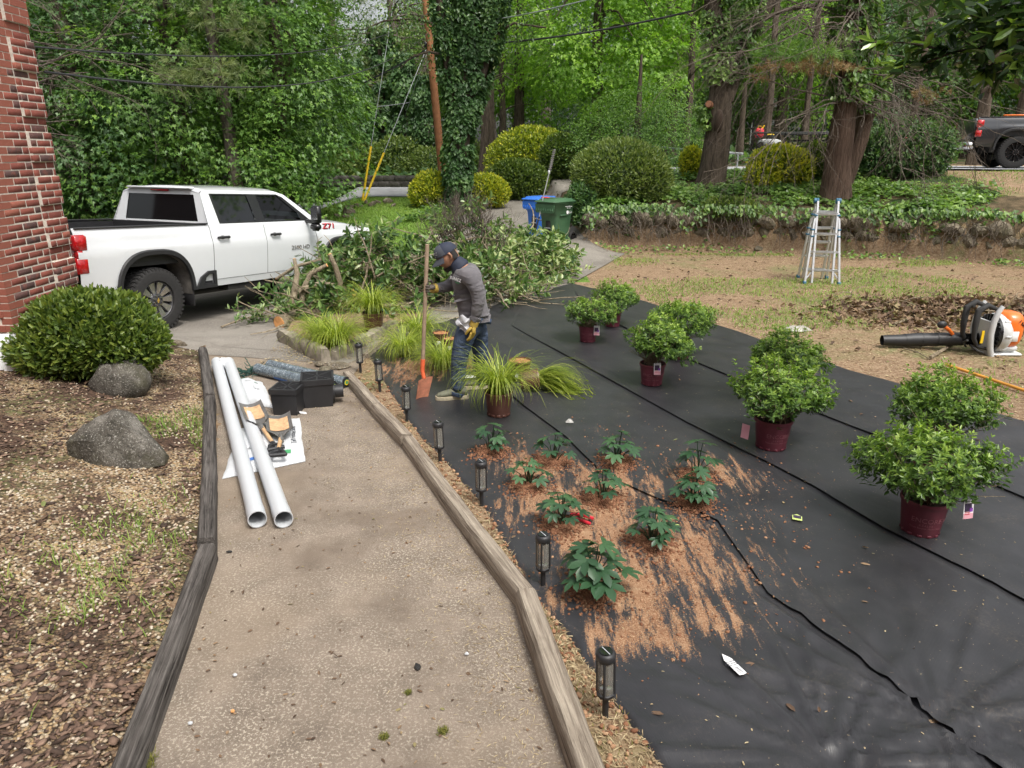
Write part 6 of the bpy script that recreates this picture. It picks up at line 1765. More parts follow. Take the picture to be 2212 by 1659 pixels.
def shovel(label, blade_tip, socket, grip, zs=(.10, .10, .09), bladew=.21, muddy=True, shaft='shaft_wood', cat_group='short shovels on the seed sack'):
    a, b, c = at(*blade_tip, zs[0]), at(*socket, zs[1]), at(*grip, zs[2])
    t = thing('shovel', label, 'shovel', b, group=cat_group)
    d = (a - b); Lb = d.length; d.normalize()
    sd = d.cross(Vector((0, 0, 1))).normalized(); up = sd.cross(d)
    def bl(u, v):
        x = (u - .5) * bladew * (1.0 if v > .22 else .45 + .55 * v / .22)
        return d * (Lb * (.02 + .98 * v)) + sd * x + up * (.035 * (abs(u - .5) * 2) ** 2 - .012 * math.sin(PI * v)) 
    m = MB(); m.grid(bl, 13, 14); m.grid(lambda u, v: bl(u, v) - up * .004, 13, 14, flip=True)
    bo = m.build('blade', MT['steel'], t)
    if muddy:
        m = MB(); m.grid(lambda u, v: bl(.14 + .72 * u, .30 + .55 * v) + up * (.004 + .018 * max(0, float(fbm(np.array([u * 4 + 3]), np.array([v * 5]), 5)[0]) - .38) * (u * (1 - u) * 4) ** .5), 14, 14, smooth=False); m.build('mud', MT['mud'], bo)
    m = MB(); m.tube([d * (Lb * .16) + up * .004, Vector((0, 0, .006)), -d * .10 + Vector((0, 0, .008))], [.012, .019, .0185], 10); m.build('socket', MT['steel'], t)
    e = c - b; Le = e.length; ed = e.normalized()
    m = MB(); m.cyl(ed * .05 + Vector((0, 0, .008)), ed * (Le - .10) + Vector((0, 0, .006)), .0165, .0165, 12); m.build('handle', MT[shaft], t)
    g0 = ed * (Le - .12); s2 = ed.cross(Vector((0, 0, 1))).normalized()
    m = MB(); m.cyl(g0, g0 + ed * .05, .021, .021, 10)
    m.tube([g0 + ed * .04, g0 + ed * .06 + s2 * .035, g0 + ed * .125 + s2 * .056], [.015, .015, .014], 8)
    m.tube([g0 + ed * .04, g0 + ed * .06 - s2 * .035, g0 + ed * .125 - s2 * .056], [.015, .015, .014], 8)
    m.tube([g0 + ed * .125 - s2 * .064, g0 + ed * .125 + s2 * .064], .0165, 10)
    m.build('d_grip', MT['black_plastic'], t)
    return t
shovel('right shovel on the seed sack, muddy square blade facing up and black D-grip nearest', (600, 898), (607, 945), (600, 982), (.13, .115, .11))
shovel('left shovel on the seed sack, half hidden behind the right white pipe', (540, 873), (563, 920), (596, 968), (.15, .13, .10), .19)

def fabric_roll(label, a, b, r):
    A = at(*a, r + .012); B = at(*b, r + .012); d = B - A; L = d.length
    t = thing('fabric_roll', label, 'roll', A, d.to_track_quat('Z', 'Y').to_euler(), 'plastic wrapped rolls of fabric')
    m = MB(); n = 40
    def fn(u, v):
        a_ = u * 2 * PI; z = L * v
        rr_ = r * (1 + .03 * (float(vnoise(np.array([z * 9 + 2]), np.array([math.cos(a_) * 2 + 5]), 4)[0]) - .5))
        return (rr_ * math.cos(a_), rr_ * math.sin(a_), z)
    m.grid(fn, 29, n); m.build('film_wrap', MT['film'], t)
    m = MB()
    for z, s_ in ((0, -1), (L, 1)):
        m.lathe([(.0005, z + s_ * .002), (r * .35, z), (r * .96, z - s_ * .004)], 24)
    m.build('roll_end', MT['black_plastic'], t)
    for z, s_ in ((0, -1), (L, 1)):
        m = MB(); m.lathe([(.0005, z + s_ * .006), (r * .55, z + s_ * .005)], 20, mi=0); m.lathe([(r * .30, z + s_ * .008), (r * .48, z + s_ * .008)], 20, mi=1)
        m.build('end_label', [MT['print_green'], MT['yellow']], t)
    m = MB(); m.grid(lambda u, v: (r * 1.012 * math.cos(-2.9 + 1.9 * u), r * 1.012 * math.sin(-2.9 + 1.9 * u), L * (.28 + .55 * v)), 9, 12); m.build('label_band', MT['print_blue'], t)
    return t
fabric_roll('front wrapped fabric roll with a blue label band', (556, 797), (720, 836), .062)
fabric_roll('rear wrapped fabric roll lying behind the front one', (582, 788), (748, 826), .058)

def catch_basin(label, p, yaw, s, h, outlet):
    t = thing('catch_basin', label, 'drain box', p, (0, 0, yaw), 'black drain catch basins')
    m = MB()
    m.loft([[(x * k, y * k, z) for x, y in ((-s / 2, -s / 2), (s / 2, -s / 2), (s / 2, s / 2), (-s / 2, s / 2))] for k, z in ((.86, 0), (.93, h * .75), (.94, h * .80), (1.0, h * .82), (1.02, h))], cap=False)
    m.box((0, 0, .006), (s * .84, s * .84, .01))
    m.build('basin_body', MT['black_plastic'], t)
    m = MB(); z = h - .003
    for k in range(4):
        Mr = Matrix.Rotation(k * PI / 2, 4, 'Z'); m.box((0, s * .475, z), (s * 1.0, s * .07, .016), M=Mr)
    nb_ = 9
    for i in range(nb_):
        for j in range(2):
            y = -s * .44 + s * .88 * (i + .5) / nb_
            xx = s * .22 * (1 if j else -1)
            m.box((xx, y, z), (s * .42, s * .028, .012), M=Matrix.Translation((0, 0, 0)) if False else None)
    m.box((0, 0, z), (s * .05, s * .9, .014))
    for a in (PI / 4, -PI / 4): m.box((0, 0, z + .001), (s * 1.25, s * .045, .012), M=Matrix.Rotation(a, 4, 'Z'))
    m.build('grate', MT['black_plastic'], t)
    if outlet:
        m = MB(); Mx = Matrix.Translation((s * .44, -.02, h * .42)) @ Matrix.Rotation(R(90), 4, 'Y')
        m.lathe([(.10, 0), (.10, .018), (.062, .02), (.062, .10), (.054, .10), (.054, .0)], 24, M=Mx); m.build('outlet', MT['black_plastic'], t)
    return t
p = at(622, 893, .012); catch_basin('nearer black drain box with a grate lid, beside the shovels', (p.x, p.y + .06, .012), R(-4), .255, .245, False)
p = at(684, 878, .012); catch_basin('farther black drain box with a round pipe outlet', (p.x, p.y + .10, .012), R(14), .30, .27, True)
b_ = MB(); b_.box((0, 0, .004), (.07, .05, .006)); p = at(655, 893, .012); tag(b_.build('paper_label', MT['tag_white'], None, (p.x, p.y, .014), (0, .3, .5)), 'torn white paper label lying beside the drain boxes', 'label')

# ---------------------------------------------------------------- planter kerb, broken slabs
K = [at(612, 738, .0), at(705, 786, .0), at(765, 752, .0), at(850, 712, .0)]
def kerb(A, B, w, h, seed, label):
    A = Vector((A.x, A.y, 0)); B = Vector((B.x, B.y, 0)); d = B - A; L = d.length; rr = random.Random(seed); m = MB(); n = max(4, int(L / .08)); rings = []
    for i in range(n + 1):
        x = L * i / n; ring = []
        for a, b in ((-w / 2, 0), (w / 2, 0), (w / 2, h * .6), (w * .42, h * .93), (w * .1, h), (-w * .2, h), (-w * .45, h * .92), (-w / 2, h * .5)):
            ring.append((x + rr.uniform(-.008, .008), a + rr.uniform(-.016, .016), b + (rr.uniform(-.018, .012) if b else -.03)))
        rings.append(ring)
    m.loft(rings)
    return tag(m.build('stone_kerb', MT['curb'], None, (A.x, A.y, .015), (0, 0, math.atan2(d.y, d.x))), label, 'kerb', 'old kerb around the planter')
kerb(K[0], K[0].lerp(K[1], .62), .13, .16, 1, 'left length of cracked kerb in front of the sedge clumps')
kerb(K[0].lerp(K[1], .635), K[1], .13, .17, 2, 'short cracked kerb length at the planter corner')
kerb(K[1] + Vector((.05, .09, 0)), K[3], .13, .12, 3, 'mossy kerb length along the right side of the planter')
m = MB(); bed = [K[0], K[1], K[3], at(930, 690, 0), at(800, 650, 0), at(640, 690, 0)]
m.poly([(p.x, p.y) for p in bed], z=.06); o = m.build('planter_bed', MT['soil']); o['kind'] = 'structure'
for i, (u, v, s) in enumerate([(728, 792, .16), (700, 800, .10), (690, 790, .07)]):
    p = at(u, v, .02); o = link('broken_slab', RM[i], None, (p.x, p.y, .035), (.05, .04, i * 1.3 + .4), (s, s * .8, .035)); tag(o, ['largest broken flat slab at the planter corner', 'middle broken slab piece at the planter corner', 'smallest broken slab piece at the planter corner'][i], 'slab', 'broken slabs by the planter')
p0, p1 = at(790, 770, .02), at(850, 716, .02)
timber(p0, p1, .10, .06, .05, 'timber_tan', 17, 'thin weathered board between the planter kerb and the black fabric', None)

# ---------------------------------------------------------------- trash carts
def cart(label, p, yaw, mat, text):
    t = thing('trash_cart', label, 'trash cart', p, (0, 0, yaw), 'roadside trash carts')
    W_, D_, H_ = .62, .70, 1.0
    def ring(wf, wb, yf, yb, z, c=.05):
        return [(-wf / 2 + c, yf, z), (wf / 2 - c, yf, z), (wf / 2, yf + c, z), (wb / 2, yb - c, z), (wb / 2 - c, yb, z), (-wb / 2 + c, yb, z), (-wb / 2, yb - c, z), (-wf / 2, yf + c, z)]
    m = MB()
    rg = [ring(.46, .50, -.22, .24, .05), ring(.47, .52, -.245, .28, .30), ring(.50, .56, -.27, .32, .62), ring(.52, .58, -.285, .335, .70), ring(.56, .60, -.335, .35, .76), ring(.58, .62, -.36, .37, .96), ring(.62, .65, -.39, .40, .975), ring(.62, .65, -.39, .40, 1.0)]
    m.loft(rg)
    m.build('cart_body', MT[mat], t)
    # front skirt with ribs
    m = MB()
    m.poly([(-.29, .97), (.29, .97), (.285, .80), (.25, .765), (-.25, .765), (-.285, .80)], th=.03, M=Matrix(((1, 0, 0, 0), (0, 0, -1, -.375), (0, 1, 0, 0), (0, 0, 0, 1))))
    for i in range(8):
        x = -.25 + .5 * i / 7; m.add([(x - .022, -.40, .79), (x + .022, -.40, .79), (x, -.43, .84), (x, -.40, .90)], [(0, 1, 2), (1, 3, 2), (0, 2, 3)])
    m.build('front_skirt', MT[mat], t)
    m = MB(); m.box((0, -.262, .36), (.15, .03, .42), bev=.012); pk = m.build('lift_pocket', MT['chassis'], t)
    m = MB(); m.cyl((-.085, -.285, .40), (.085, -.285, .40), .012, seg=8); m.build('lift_bar', MT['galv'], pk)
    m = MB(); m.box((.285, -.02, .70), (.02, .26, .05), bev=.015); m.box((-.285, -.02, .70), (.02, .26, .05), bev=.015); m.build('side_recess', MT[mat], t)
    m = MB()
    m.loft([ring(.66, .68, -.43, .42, 1.003), ring(.67, .69, -.44, .43, 1.02), ring(.66, .68, -.43, .42, 1.035), ring(.58, .62, -.34, .36, 1.05), ring(.54, .58, -.30, .33, 1.085)])
    for s in (-1, 1): m.box((s * .22, .44, 1.0), (.06, .10, .06), bev=.015)
    m.build('lid', MT[mat], t)
    m = MB(); m.tube([(-.22, .40, .95), (-.22, .49, .98), (.22, .49, .98), (.22, .40, .95)], .018, 8); m.build('push_handle', MT[mat], t)
    for s in (-1, 1):
        Mx = Matrix.Translation((s * .31, .32, .145)) @ Matrix.Rotation(R(90) * s, 4, 'Y')
        m = MB(); m.lathe([(.11, -.03), (.14, -.03), (.147, -.015), (.147, .015), (.14, .03), (.11, .03)], 24, M=Mx)
        wh = m.build('wheel', MT['rubber'], t)
        m = MB(); m.lathe([(.001, .012), (.03, .014), (.03, .006), (.105, .004), (.112, .02)], 20, M=Mx)
        for k in range(6): m.box((.068, 0, .012), (.08, .022, .014), M=Mx @ Matrix.Rotation(k * PI / 3, 4, 'Z'))
        m.build('hub', MT['gloss_black'], wh)
    m = MB(); m.cyl((-.3, .32, .145), (.3, .32, .145), .012, seg=8); m.build('axle', MT['galv'], t)
    if text:
        Mt = (R(90), 0, R(90))
        for tx, y, z, s in (('YARD TRIMMINGS', .14, .90, .032), ('871-116', .14, .865, .038), ('CITY OF', .22, .775, .028), ('ATLANTA', .225, .745, .028)):
            me_ = text_mesh(tx, s, MT['print_white'], .001, 1.1 if s > .03 else 1.0); link('lettering', me_, t, (.309 if z > .8 else .305, y, z), Mt)
        m = MB(); m.cyl((0, 0, 0), (0, 0, .002), .045, seg=20); m.build('city_seal', MT['print_white'], t, (.3045, .105, .765), (0, R(90), 0))
    return t
gp = on(1196, 528, .1); cart('green trash cart with white side lettering and pruners on its lid', (gp.x + .02, gp.y, gp.z + .02), R(-42), 'green_bin', True)
bp_ = on(1168, 516, .1); cart('blue recycling cart standing behind the green one', (bp_.x - .02, bp_.y + .25, zf(bp_.x, bp_.y + .25) + .02), R(-40), 'blue_bin', False)
GC = Vector((gp.x + .02, gp.y, gp.z + .02))
def lidp(x, y, z=1.09):
    a = R(-42); return Vector((GC.x + x * math.cos(a) - y * math.sin(a), GC.y + x * math.sin(a) + y * math.cos(a), GC.z + z))
def pruner(label, p, yaw, s, mat):
    t = thing('pruning_shears', label, 'pruners', p, (0, 0, yaw), None)
    m = MB(); m.tube([(0, 0, .01), (.05, .022, .01), (.12, .02, .01)], [.006, .009, .008], 6); m.tube([(0, 0, .01), (.05, -.022, .01), (.12, -.026, .01)], [.006, .009, .008], 6); m.build('grips', MT[mat], t, scale=s)
    m = MB(); m.poly([(0, -.01), (-.03, -.018), (-.075, 0), (-.03, .012), (0, .01)], th=.004, z=.008); m.build('blades', MT['steel'], t, scale=s)
    return t
pruner('red handled pruners lying on the green cart lid', lidp(-.06, -.14), R(160), 1.7, 'red_pl')
pruner('dark blue handled pruners lying beside the red ones on the green cart lid', lidp(-.03, -.03), R(150), 1.7, 'teal')
# pole hedge trimmer leaning on the carts, string trimmer in front
t = thing('pole_hedge_trimmer', 'long pole hedge trimmer with an orange motor leaning upright between the carts', 'hedge trimmer', on(1147, 545, .1))
def Wt(u, v, y): return aty(u, v, y) - t.location
y0 = t.location.y
m = MB(); m.tube([Wt(1147, 532, y0), Wt(1156, 500, y0), Wt(1165, 468, y0 + .02)], .018, 8); m.tube([Wt(1150, 470, y0), Wt(1170, 476, y0)], .016, 6); m.build('lower_shaft', MT['black_plastic'], t)
m = MB(); m.tube([Wt(1165, 468, y0 + .02), Wt(1173, 428, y0 + .03), Wt(1186, 375, y0 + .05)], .013, 8); m.build('shaft', MT['alu'], t)
m = MB(); m.box(Wt(1146, 538, y0), (.13, .12, .12), bev=.03); m.build('motor', MT['orange_pl'], t)
m = MB(); m.box(Wt(1186, 372, y0 + .05), (.05, .05, .11), bev=.015); m.build('gearbox', MT['grey_pl'], t)
m = MB(); a_ = Wt(1187, 370, y0 + .05); b2 = Wt(1198, 322, y0 + .07); dd = b2 - a_
m.cyl(a_, b2, .018, .012, 6)
for k in range(12):
    c = a_ + dd * (k + .5) / 12
    m.box(c, (.075, .008, .02))
m.build('cutter_bar', MT['steel'], t)

# ---------------------------------------------------------------- folding ladder
lp = at(1764, 608, .0)
ld = thing('folding_ladder', 'aluminium A-frame folding ladder with blue feet standing on the lawn', 'ladder', (lp.x, lp.y, zf(lp.x, lp.y)), (0, 0, R(-9)))
HL = 1.46
for side, lab in ((-1, 'front'), (1, 'rear')):
    fy0, fy1 = side * .36, side * .05
    def LP(x, t): return Vector((x, fy0 + (fy1 - fy0) * t, HL * t))
    for s in (-1, 1):
        m = MB()
        xb = .30 if side < 0 else .26
        for x0, x1, t0, t1 in ((xb, .21, 0.0, .78), (.175, .175, .0 if side > 0 else .02, 1.0), (.21, .20, .78, .80)):
            a, b = LP(s * x0, t0), LP(s * x1, t1); d = (b - a).normalized(); sx = Vector((1, 0, 0)); 
            m.loft([[c + sx * q * .016 + Vector((0, 1, 0)) * w_ * .035 for q, w_ in ((-1, -1), (1, -1), (1, 1), (-1, 1))] for c in (a, b)])
        rl = m.build('rail', MT['alu'], ld)
        m = MB(); a = LP(s * xb, .0); m.box(a + Vector((0, 0, .025)), (.055, .09, .07), bev=.008); m.build('foot', MT['teal'], rl)
        for tz in (.58, .66, .83): MB().box(LP(s * (.225 - .03 * (tz > .8)), tz), (.06, .085, .03), bev=.005).build('lock_collar', MT['teal'], rl)
    for i, tz in enumerate((.17, .39, .605, .845) if side < 0 else (.12, .30, .48, .66, .86)):
        xw = float(np.interp(tz, [0, .78], [.30, .21])) if side < 0 and tz < .78 else .20
        m = MB(); m.box(LP(0, tz), (2 * xw + .02, .065, .045), bev=.008); m.box(LP(0, tz) + Vector((0, -.02 * 1, .024)), (2 * xw - .03, .05, .006)); m.build('rung', MT['alu'], ld)
    if side < 0:
        for s in (-1, 1):
            m = MB(); a, b = LP(s * .285, .06), LP(s * .17, .17); m.cyl(a, b, .014, seg=8); m.build('brace', MT['alu'], ld)
for s in (-1, 1):
    m = MB(); m.cyl((s * .15, 0, HL), (s * .23, 0, HL), .048, seg=16); m.box((s * .175, 0, HL - .01), (.035, .11, .10), bev=.01); m.build('hinge', MT['teal'], ld)

# ---------------------------------------------------------------- backpack leaf blower
bx = at(2120, 762, 0)
bl = thing('leaf_blower', 'orange and white backpack leaf blower with a long black tube lying on the lawn', 'leaf blower', (bx.x, bx.y, zf(bx.x, bx.y)))
BO = bl.location
def Wb(u, v, dy=0): return aty(u, v, BO.y + dy) - BO
m = MB()
m.tube([Wb(1905, 735, .22), Wb(1925, 735, .21), Wb(1955, 735, .2)], [.062, .066, .075], 18, cap=False); m.tube([Wb(1953, 735, .2), Wb(1970, 734, .2), Wb(2078, 732, .14)], [.078, .082, .082], 18, cap=False)
m.tube([Wb(1988, 734, .19), Wb(1990, 734, .19)], .086, 18); m.tube([Wb(2020, 733, .17), Wb(2024, 733, .17)], .086, 18); m.tube([Wb(2046, 733, .17), Wb(2050, 733, .17)], .086, 18)
m.build('blower_tube', MT['black_plastic'], bl)
m = MB(); n = 13
pts = [Wb(2078 + (2118 - 2078) * i / (n * 2), 731 + 2 * math.sin(i / 8), .13 - .1 * i / (n * 2)) for i in range(n * 2 + 1)]
m.tube(pts, [.082 if i % 2 else .066 for i in range(n * 2 + 1)], 14); m.build('bellows_hose', MT['gloss_black'], bl)
m = MB(); m.tube([Wb(2058, 722, .1), Wb(2050, 712, .1), Wb(2038, 704, .1)], [.02, .022, .02], 8); m.build('trigger_grip', MT['orange_pl'], bl)
m = MB(); m.ball(Wb(2035, 701, .1), (.06, .04, .045), 10, 8); m.build('throttle_head', MT['black_plastic'], bl)
# back frame and base
m = MB()
fr_ = [Wb(2148, 656, 0), Wb(2138, 668, 0), Wb(2128, 690, 0), Wb(2121, 715, 0), Wb(2120, 745, 0), Wb(2122, 762, 0)]
for off in (-.16, .16):
    m.tube([p + Vector((0, off, 0)) for p in fr_], [.024, .03, .036, .038, .036, .034], 8)
m.loft([[p + Vector((dx, off, 0)) for off, dx in ((-.16, -.02), (.16, -.02), (.16, .01), (-.16, .01))] for p in fr_[2:]])
m.box(Wb(2155, 758, 0) + Vector((0, 0, -.005)), (.38, .34, .035), bev=.015)
m.build('back_frame', MT['white_pl'], bl)
m = MB(); c = Wb(2146, 718, 0)
Mx = Matrix.Translation(c) @ Matrix.Rotation(R(90), 4, 'Y')
m.lathe([(.02, -.05), (.21, -.045), (.235, .0), (.235, .05), (.20, .10), (.15, .13), (.05, .14)], 28, M=Mx); m.build('fan_housing', MT['white_pl'], bl)
m = MB()
for k in range(24):
    a = 2 * PI * k / 24; m.box((.175, 0, -.055), (.10, .012, .05), M=Mx @ Matrix.Rotation(a, 4, 'Z'))
m.lathe([(.03, -.05), (.12, -.08), (.225, -.06), (.225, -.03)], 24, M=Mx)
m.build('intake_grille', MT['gloss_black'], bl)
m = MB()
for k in range(8): 
    a = 2 * PI * k / 8; m.box((.232, 0, .03), (.022, .03, .07), bev=.006, M=Mx @ Matrix.Rotation(a, 4, 'Z'))
m.build('housing_clips', MT['grey_pl'], bl)
m = MB(); c2 = Wb(2172, 712, 0)
m.grid(lambda u, v: (c2.x + .145 * math.sin(PI * v) ** .5 * math.copysign(abs(math.cos(2 * PI * u)) ** .75, math.cos(2 * PI * u)) * (1.0), c2.y + .19 * math.sin(PI * v) ** .5 * math.copysign(abs(math.sin(2 * PI * u)) ** .75, math.sin(2 * PI * u)), c2.z - .215 * math.copysign(abs(math.cos(PI * v)) ** .8, math.cos(PI * v)) + .015), 25, 16)
ec = m.build('engine_cover', MT['orange_pl'], bl)
m = MB(); m.box((c2.x - .02, c2.y - .188, c2.z - .04), (.11, .006, .12), bev=.002); m.build('warning_label', MT['tag_white'], ec)
m = MB(); m.box((c2.x + .125, c2.y - .06, c2.z - .02), (.05, .12, .10), bev=.015); m.build('starter_grip', MT['gloss_black'], ec)
me_ = text_mesh('F B&W', .055, MT['gloss_black'], .002, .9); link('lettering', me_, ec, (c2.x + .07, c2.y - .178, c2.z + .10), (R(80), R(40), R(14)))
m = MB(); m.box(Wb(2170, 750, -.06), (.23, .17, .09), bev=.03); m.cyl(Wb(2158, 742, -.15), Wb(2158, 735, -.15), .035, seg=12); m.build('fuel_tank', MT['grey_pl'], bl)
m = MB(); m.box(Wb(2122, 728, -.175), (.03, .01, .15)); m.build('safety_stickers', MT['yellow'], bl)
m = MB()
for off in (-.12, .10):
    m.tube([p + Vector((0, off, 0)) for p in (Wb(2140, 664, 0), Wb(2120, 655, 0), Wb(2100, 668, -.02), Wb(2093, 700, -.03), Wb(2090, 725, -.03), Wb(2096, 742, -.02), Wb(2118, 748, 0))], [.022, .034, .038, .034, .026, .022, .018], 8)
m.tube([Wb(2105, 660, -.12), Wb(2103, 662, .12)], .018, 6); m.tube([Wb(2090, 735, -.14), Wb(2080, 740, -.05), Wb(2086, 748, .1)], .014, 6); m.tube([Wb(2096, 745, -.1), Wb(2112, 758, -.2), Wb(2124, 762, -.16)], .012, 6)
m.build('shoulder_straps', MT['interior'], bl)

# rake handle
A = at(2042, 787, .045); B = at(2330, 882, .03)
m = MB(); m.tube([A, A.lerp(B, .03), B], [.013, .0165, .0165], 12); hb = MB(); 
rk = m.build('rake', MT['orange_wood']); tag(rk, 'orange varnished rake handle lying on the lawn at the right edge', 'rake')
d = (B - A).normalized(); s_ = Vector((-d.y, d.x, 0)); m = MB(); m.cyl(B - s_ * .22, B + s_ * .22, .012, seg=8)
for k in range(12): m.cyl(B + s_ * (-.21 + .42 * k / 11), B + s_ * (-.21 + .42 * k / 11) + d * .02 + Vector((0, 0, -.035)), .005, seg=5)
m.build('rake_head', MT['steel'], rk)
# clear plastic bag on the lawn
p = at(1722, 714, 0); z = zf(p.x, p.y)
m = MB(); m.grid(lambda u, v: ((u - .5) * .36, (v - .5) * .2 + .02 * math.sin(u * 9), .006 + .055 * (u * (1 - u) * v * (1 - v) * 16) ** .6 * (1 + .8 * (float(fbm(np.array([u * 6 + 3]), np.array([v * 6]), 3)[0]) - .5))), 18, 12, smooth=False)
tag(m.build('clear_bag', MT['bag'], None, (p.x, p.y, z + .01), (0, 0, .2)), 'crumpled clear plastic bag lying on the bare lawn', 'plastic bag')

# ---------------------------------------------------------------- pole, guys, cables
px0 = ux(958, 27.6, 1.6)
pz = zf(px0, 27.6)
top = aty(930, 0, 27.4)
pole = thing('utility_pole', 'reddish brown wooden utility pole behind the ivy covered trunk', 'pole', (px0, 27.6, pz - .05))
m = MB(); tp = aty(928, 90, 27.5) - pole.location; dirp = tp.normalized()
m.tube([Vector((0, 0, 0)), dirp * 4, dirp * 10.5], [.145, .135, .105], 14); m.build('pole_shaft', MT['pole_wood'], pole)
m = MB(); m.box(dirp * (tp.length - .12) + Vector((-.14, -.05, 0)), (.10, .10, .22), bev=.02); m.build('guy_clamp', MT['gloss_black'], pole)
PT = pole.location + dirp * (tp.length)
def cable(label, a, b, sag, r, mat='wire', n=18, cat='cable', group='overhead cables'):
    pts = [a.lerp(b, i / n) - Vector((0, 0, sag * 4 * (i / n) * (1 - i / n))) for i in range(n + 1)]
    m = MB(); m.tube(pts, r, 5); return tag(m.build('overhead_cable', MT[mat]), label, cat, group)
cable('twisted silver service cable crossing the maples from the house to the pole', aty(60, 100, 8.3), PT + Vector((0, 0, .9)), .55, .010, 'wire')
cable('thin black cable sagging lower across the maples', aty(95, 155, 8.3), PT + Vector((0, 0, .3)), .75, .012)
cable('thick black cable dropping left from the pole clamp into the trees', PT + Vector((-.1, 0, -.25)), aty(560, 262, 44), .3, .035)
cable('pale far cable crossing below the guy wires', aty(1000, 195, 38), aty(640, 228, 40), .4, .018, 'wire_l')
cable('silver cable running right from the pole over the bright maples', PT + Vector((.1, 0, .5)), aty(1420, -45, 19), .2, .018, 'wire_l')
cable('thick black cable running right from the pole across the bright maples', PT + Vector((.1, 0, -.1)), aty(1700, -30, 19), .35, .03)
for i, (u0, v0, u1, v1, mat, lab, ua, va) in enumerate([(817, 316, 783, 434, 'yellow', 'left yellow guy wire guard slanting up from the lawn', 817, 316), (837, 330, 786, 436, 'yellow', 'right yellow guy wire guard crossing near the first one at the lawn', 837, 330), (857, 310, 838, 352, 'amber', 'short amber guy wire guard farther back', 857, 310)]):
    g = on(u1, v1, .6)
    if i == 2: g = Vector((g.x, g.y + 3, zf(g.x, g.y + 3))) if False else g
    topw = PT + (Vector((-.12, -.05, -.15 - .1 * i)) if i else dirp * 5.0)
    # point of the wire seen where the guard ends
    t_ = .30 if i < 2 else .42
    dirw = topw - g
    def tfor(v):   # wire parameter at image row v
        lo, hi = 0.0, 1.0
        for _ in range(30):
            mid = (lo + hi) / 2; q = g + dirw * mid; dz = q.z - CAM_H
            vv = 829.5 - _F * (q.y * _s + dz * _c) / (q.y * _c - dz * _s)
            if vv > v: lo = mid
            else: hi = mid
        return lo
    if i < 2: ta, tb = 0.0, tfor(v0)
    else: ta, tb = tfor(v1), tfor(v0)
    m = MB(); m.tube([g + dirw * tb * .5, g + dirw, ], .012, 5); w_ = m.build('guy_wire', MT['wire_l']); tag(w_, ['guy wire rising from the left yellow guard to the pole', 'guy wire rising from the right yellow guard to the pole', 'guy wire carrying the short amber guard'][i], 'guy wire', 'guy wires of the pole')
    if i == 2:
        m = MB(); m.tube([g, g + dirw * tb * .6], .010, 5); m.build('anchor_rod', MT['wire_l'], w_)
    m = MB(); m.tube([g + dirw * ta, g + dirw * tb], .040 if i < 2 else .032, 8); go = m.build('guy_guard', MT[mat]); tag(go, lab, 'guy guard', 'coloured guards on the guy wires')

# rocks in the lawn
for i, (u, v, s) in enumerate([(753, 462, .26), (748, 470, .17), (728, 470, .16), (775, 448, .2), (803, 446, .2), (790, 440, .15), (815, 440, .15), (838, 440, .22), (850, 446, .14), (760, 448, .12), (700, 474, .16)]):
    p = on(u, v, .5); o = link('lawn_rock', RM[i % 10], None, (p.x, p.y, p.z + s * .2), (.3 * i, .1, i), (s, s * .8, s * (.9 if i == 0 else .5))); tag(o, 'tallest pointed grey rock in the lawn beyond the pickup bonnet' if i == 0 else 'low rock half sunk in the lawn slope beyond the pickup bonnet', 'rock', None if i == 0 else 'rocks in the lawn slope')

# guard rail far right of the bright maples
m = MB(); A = aty(1410, 317, 27.5); B = aty(1605, 332, 25.6)
m.tube([A, B], .035, 8); rl = thing('pipe_rail', 'grey pipe guard rail beyond the road, passing behind the hollow trunk', 'guard rail', (A.x, A.y, zf(A.x, A.y)))
m2 = MB(); m2.tube([A - rl.location, B - rl.location], .035, 8); m2.build('rail', MT['galv'], rl)
for t_ in (.06, .5, .95):
    q = A.lerp(B, t_); m2 = MB(); m2.cyl(Vector((q.x, q.y, zf(q.x, q.y) - .1)) - rl.location, q - rl.location, .03, seg=8); m2.build('post', MT['galv'], rl)
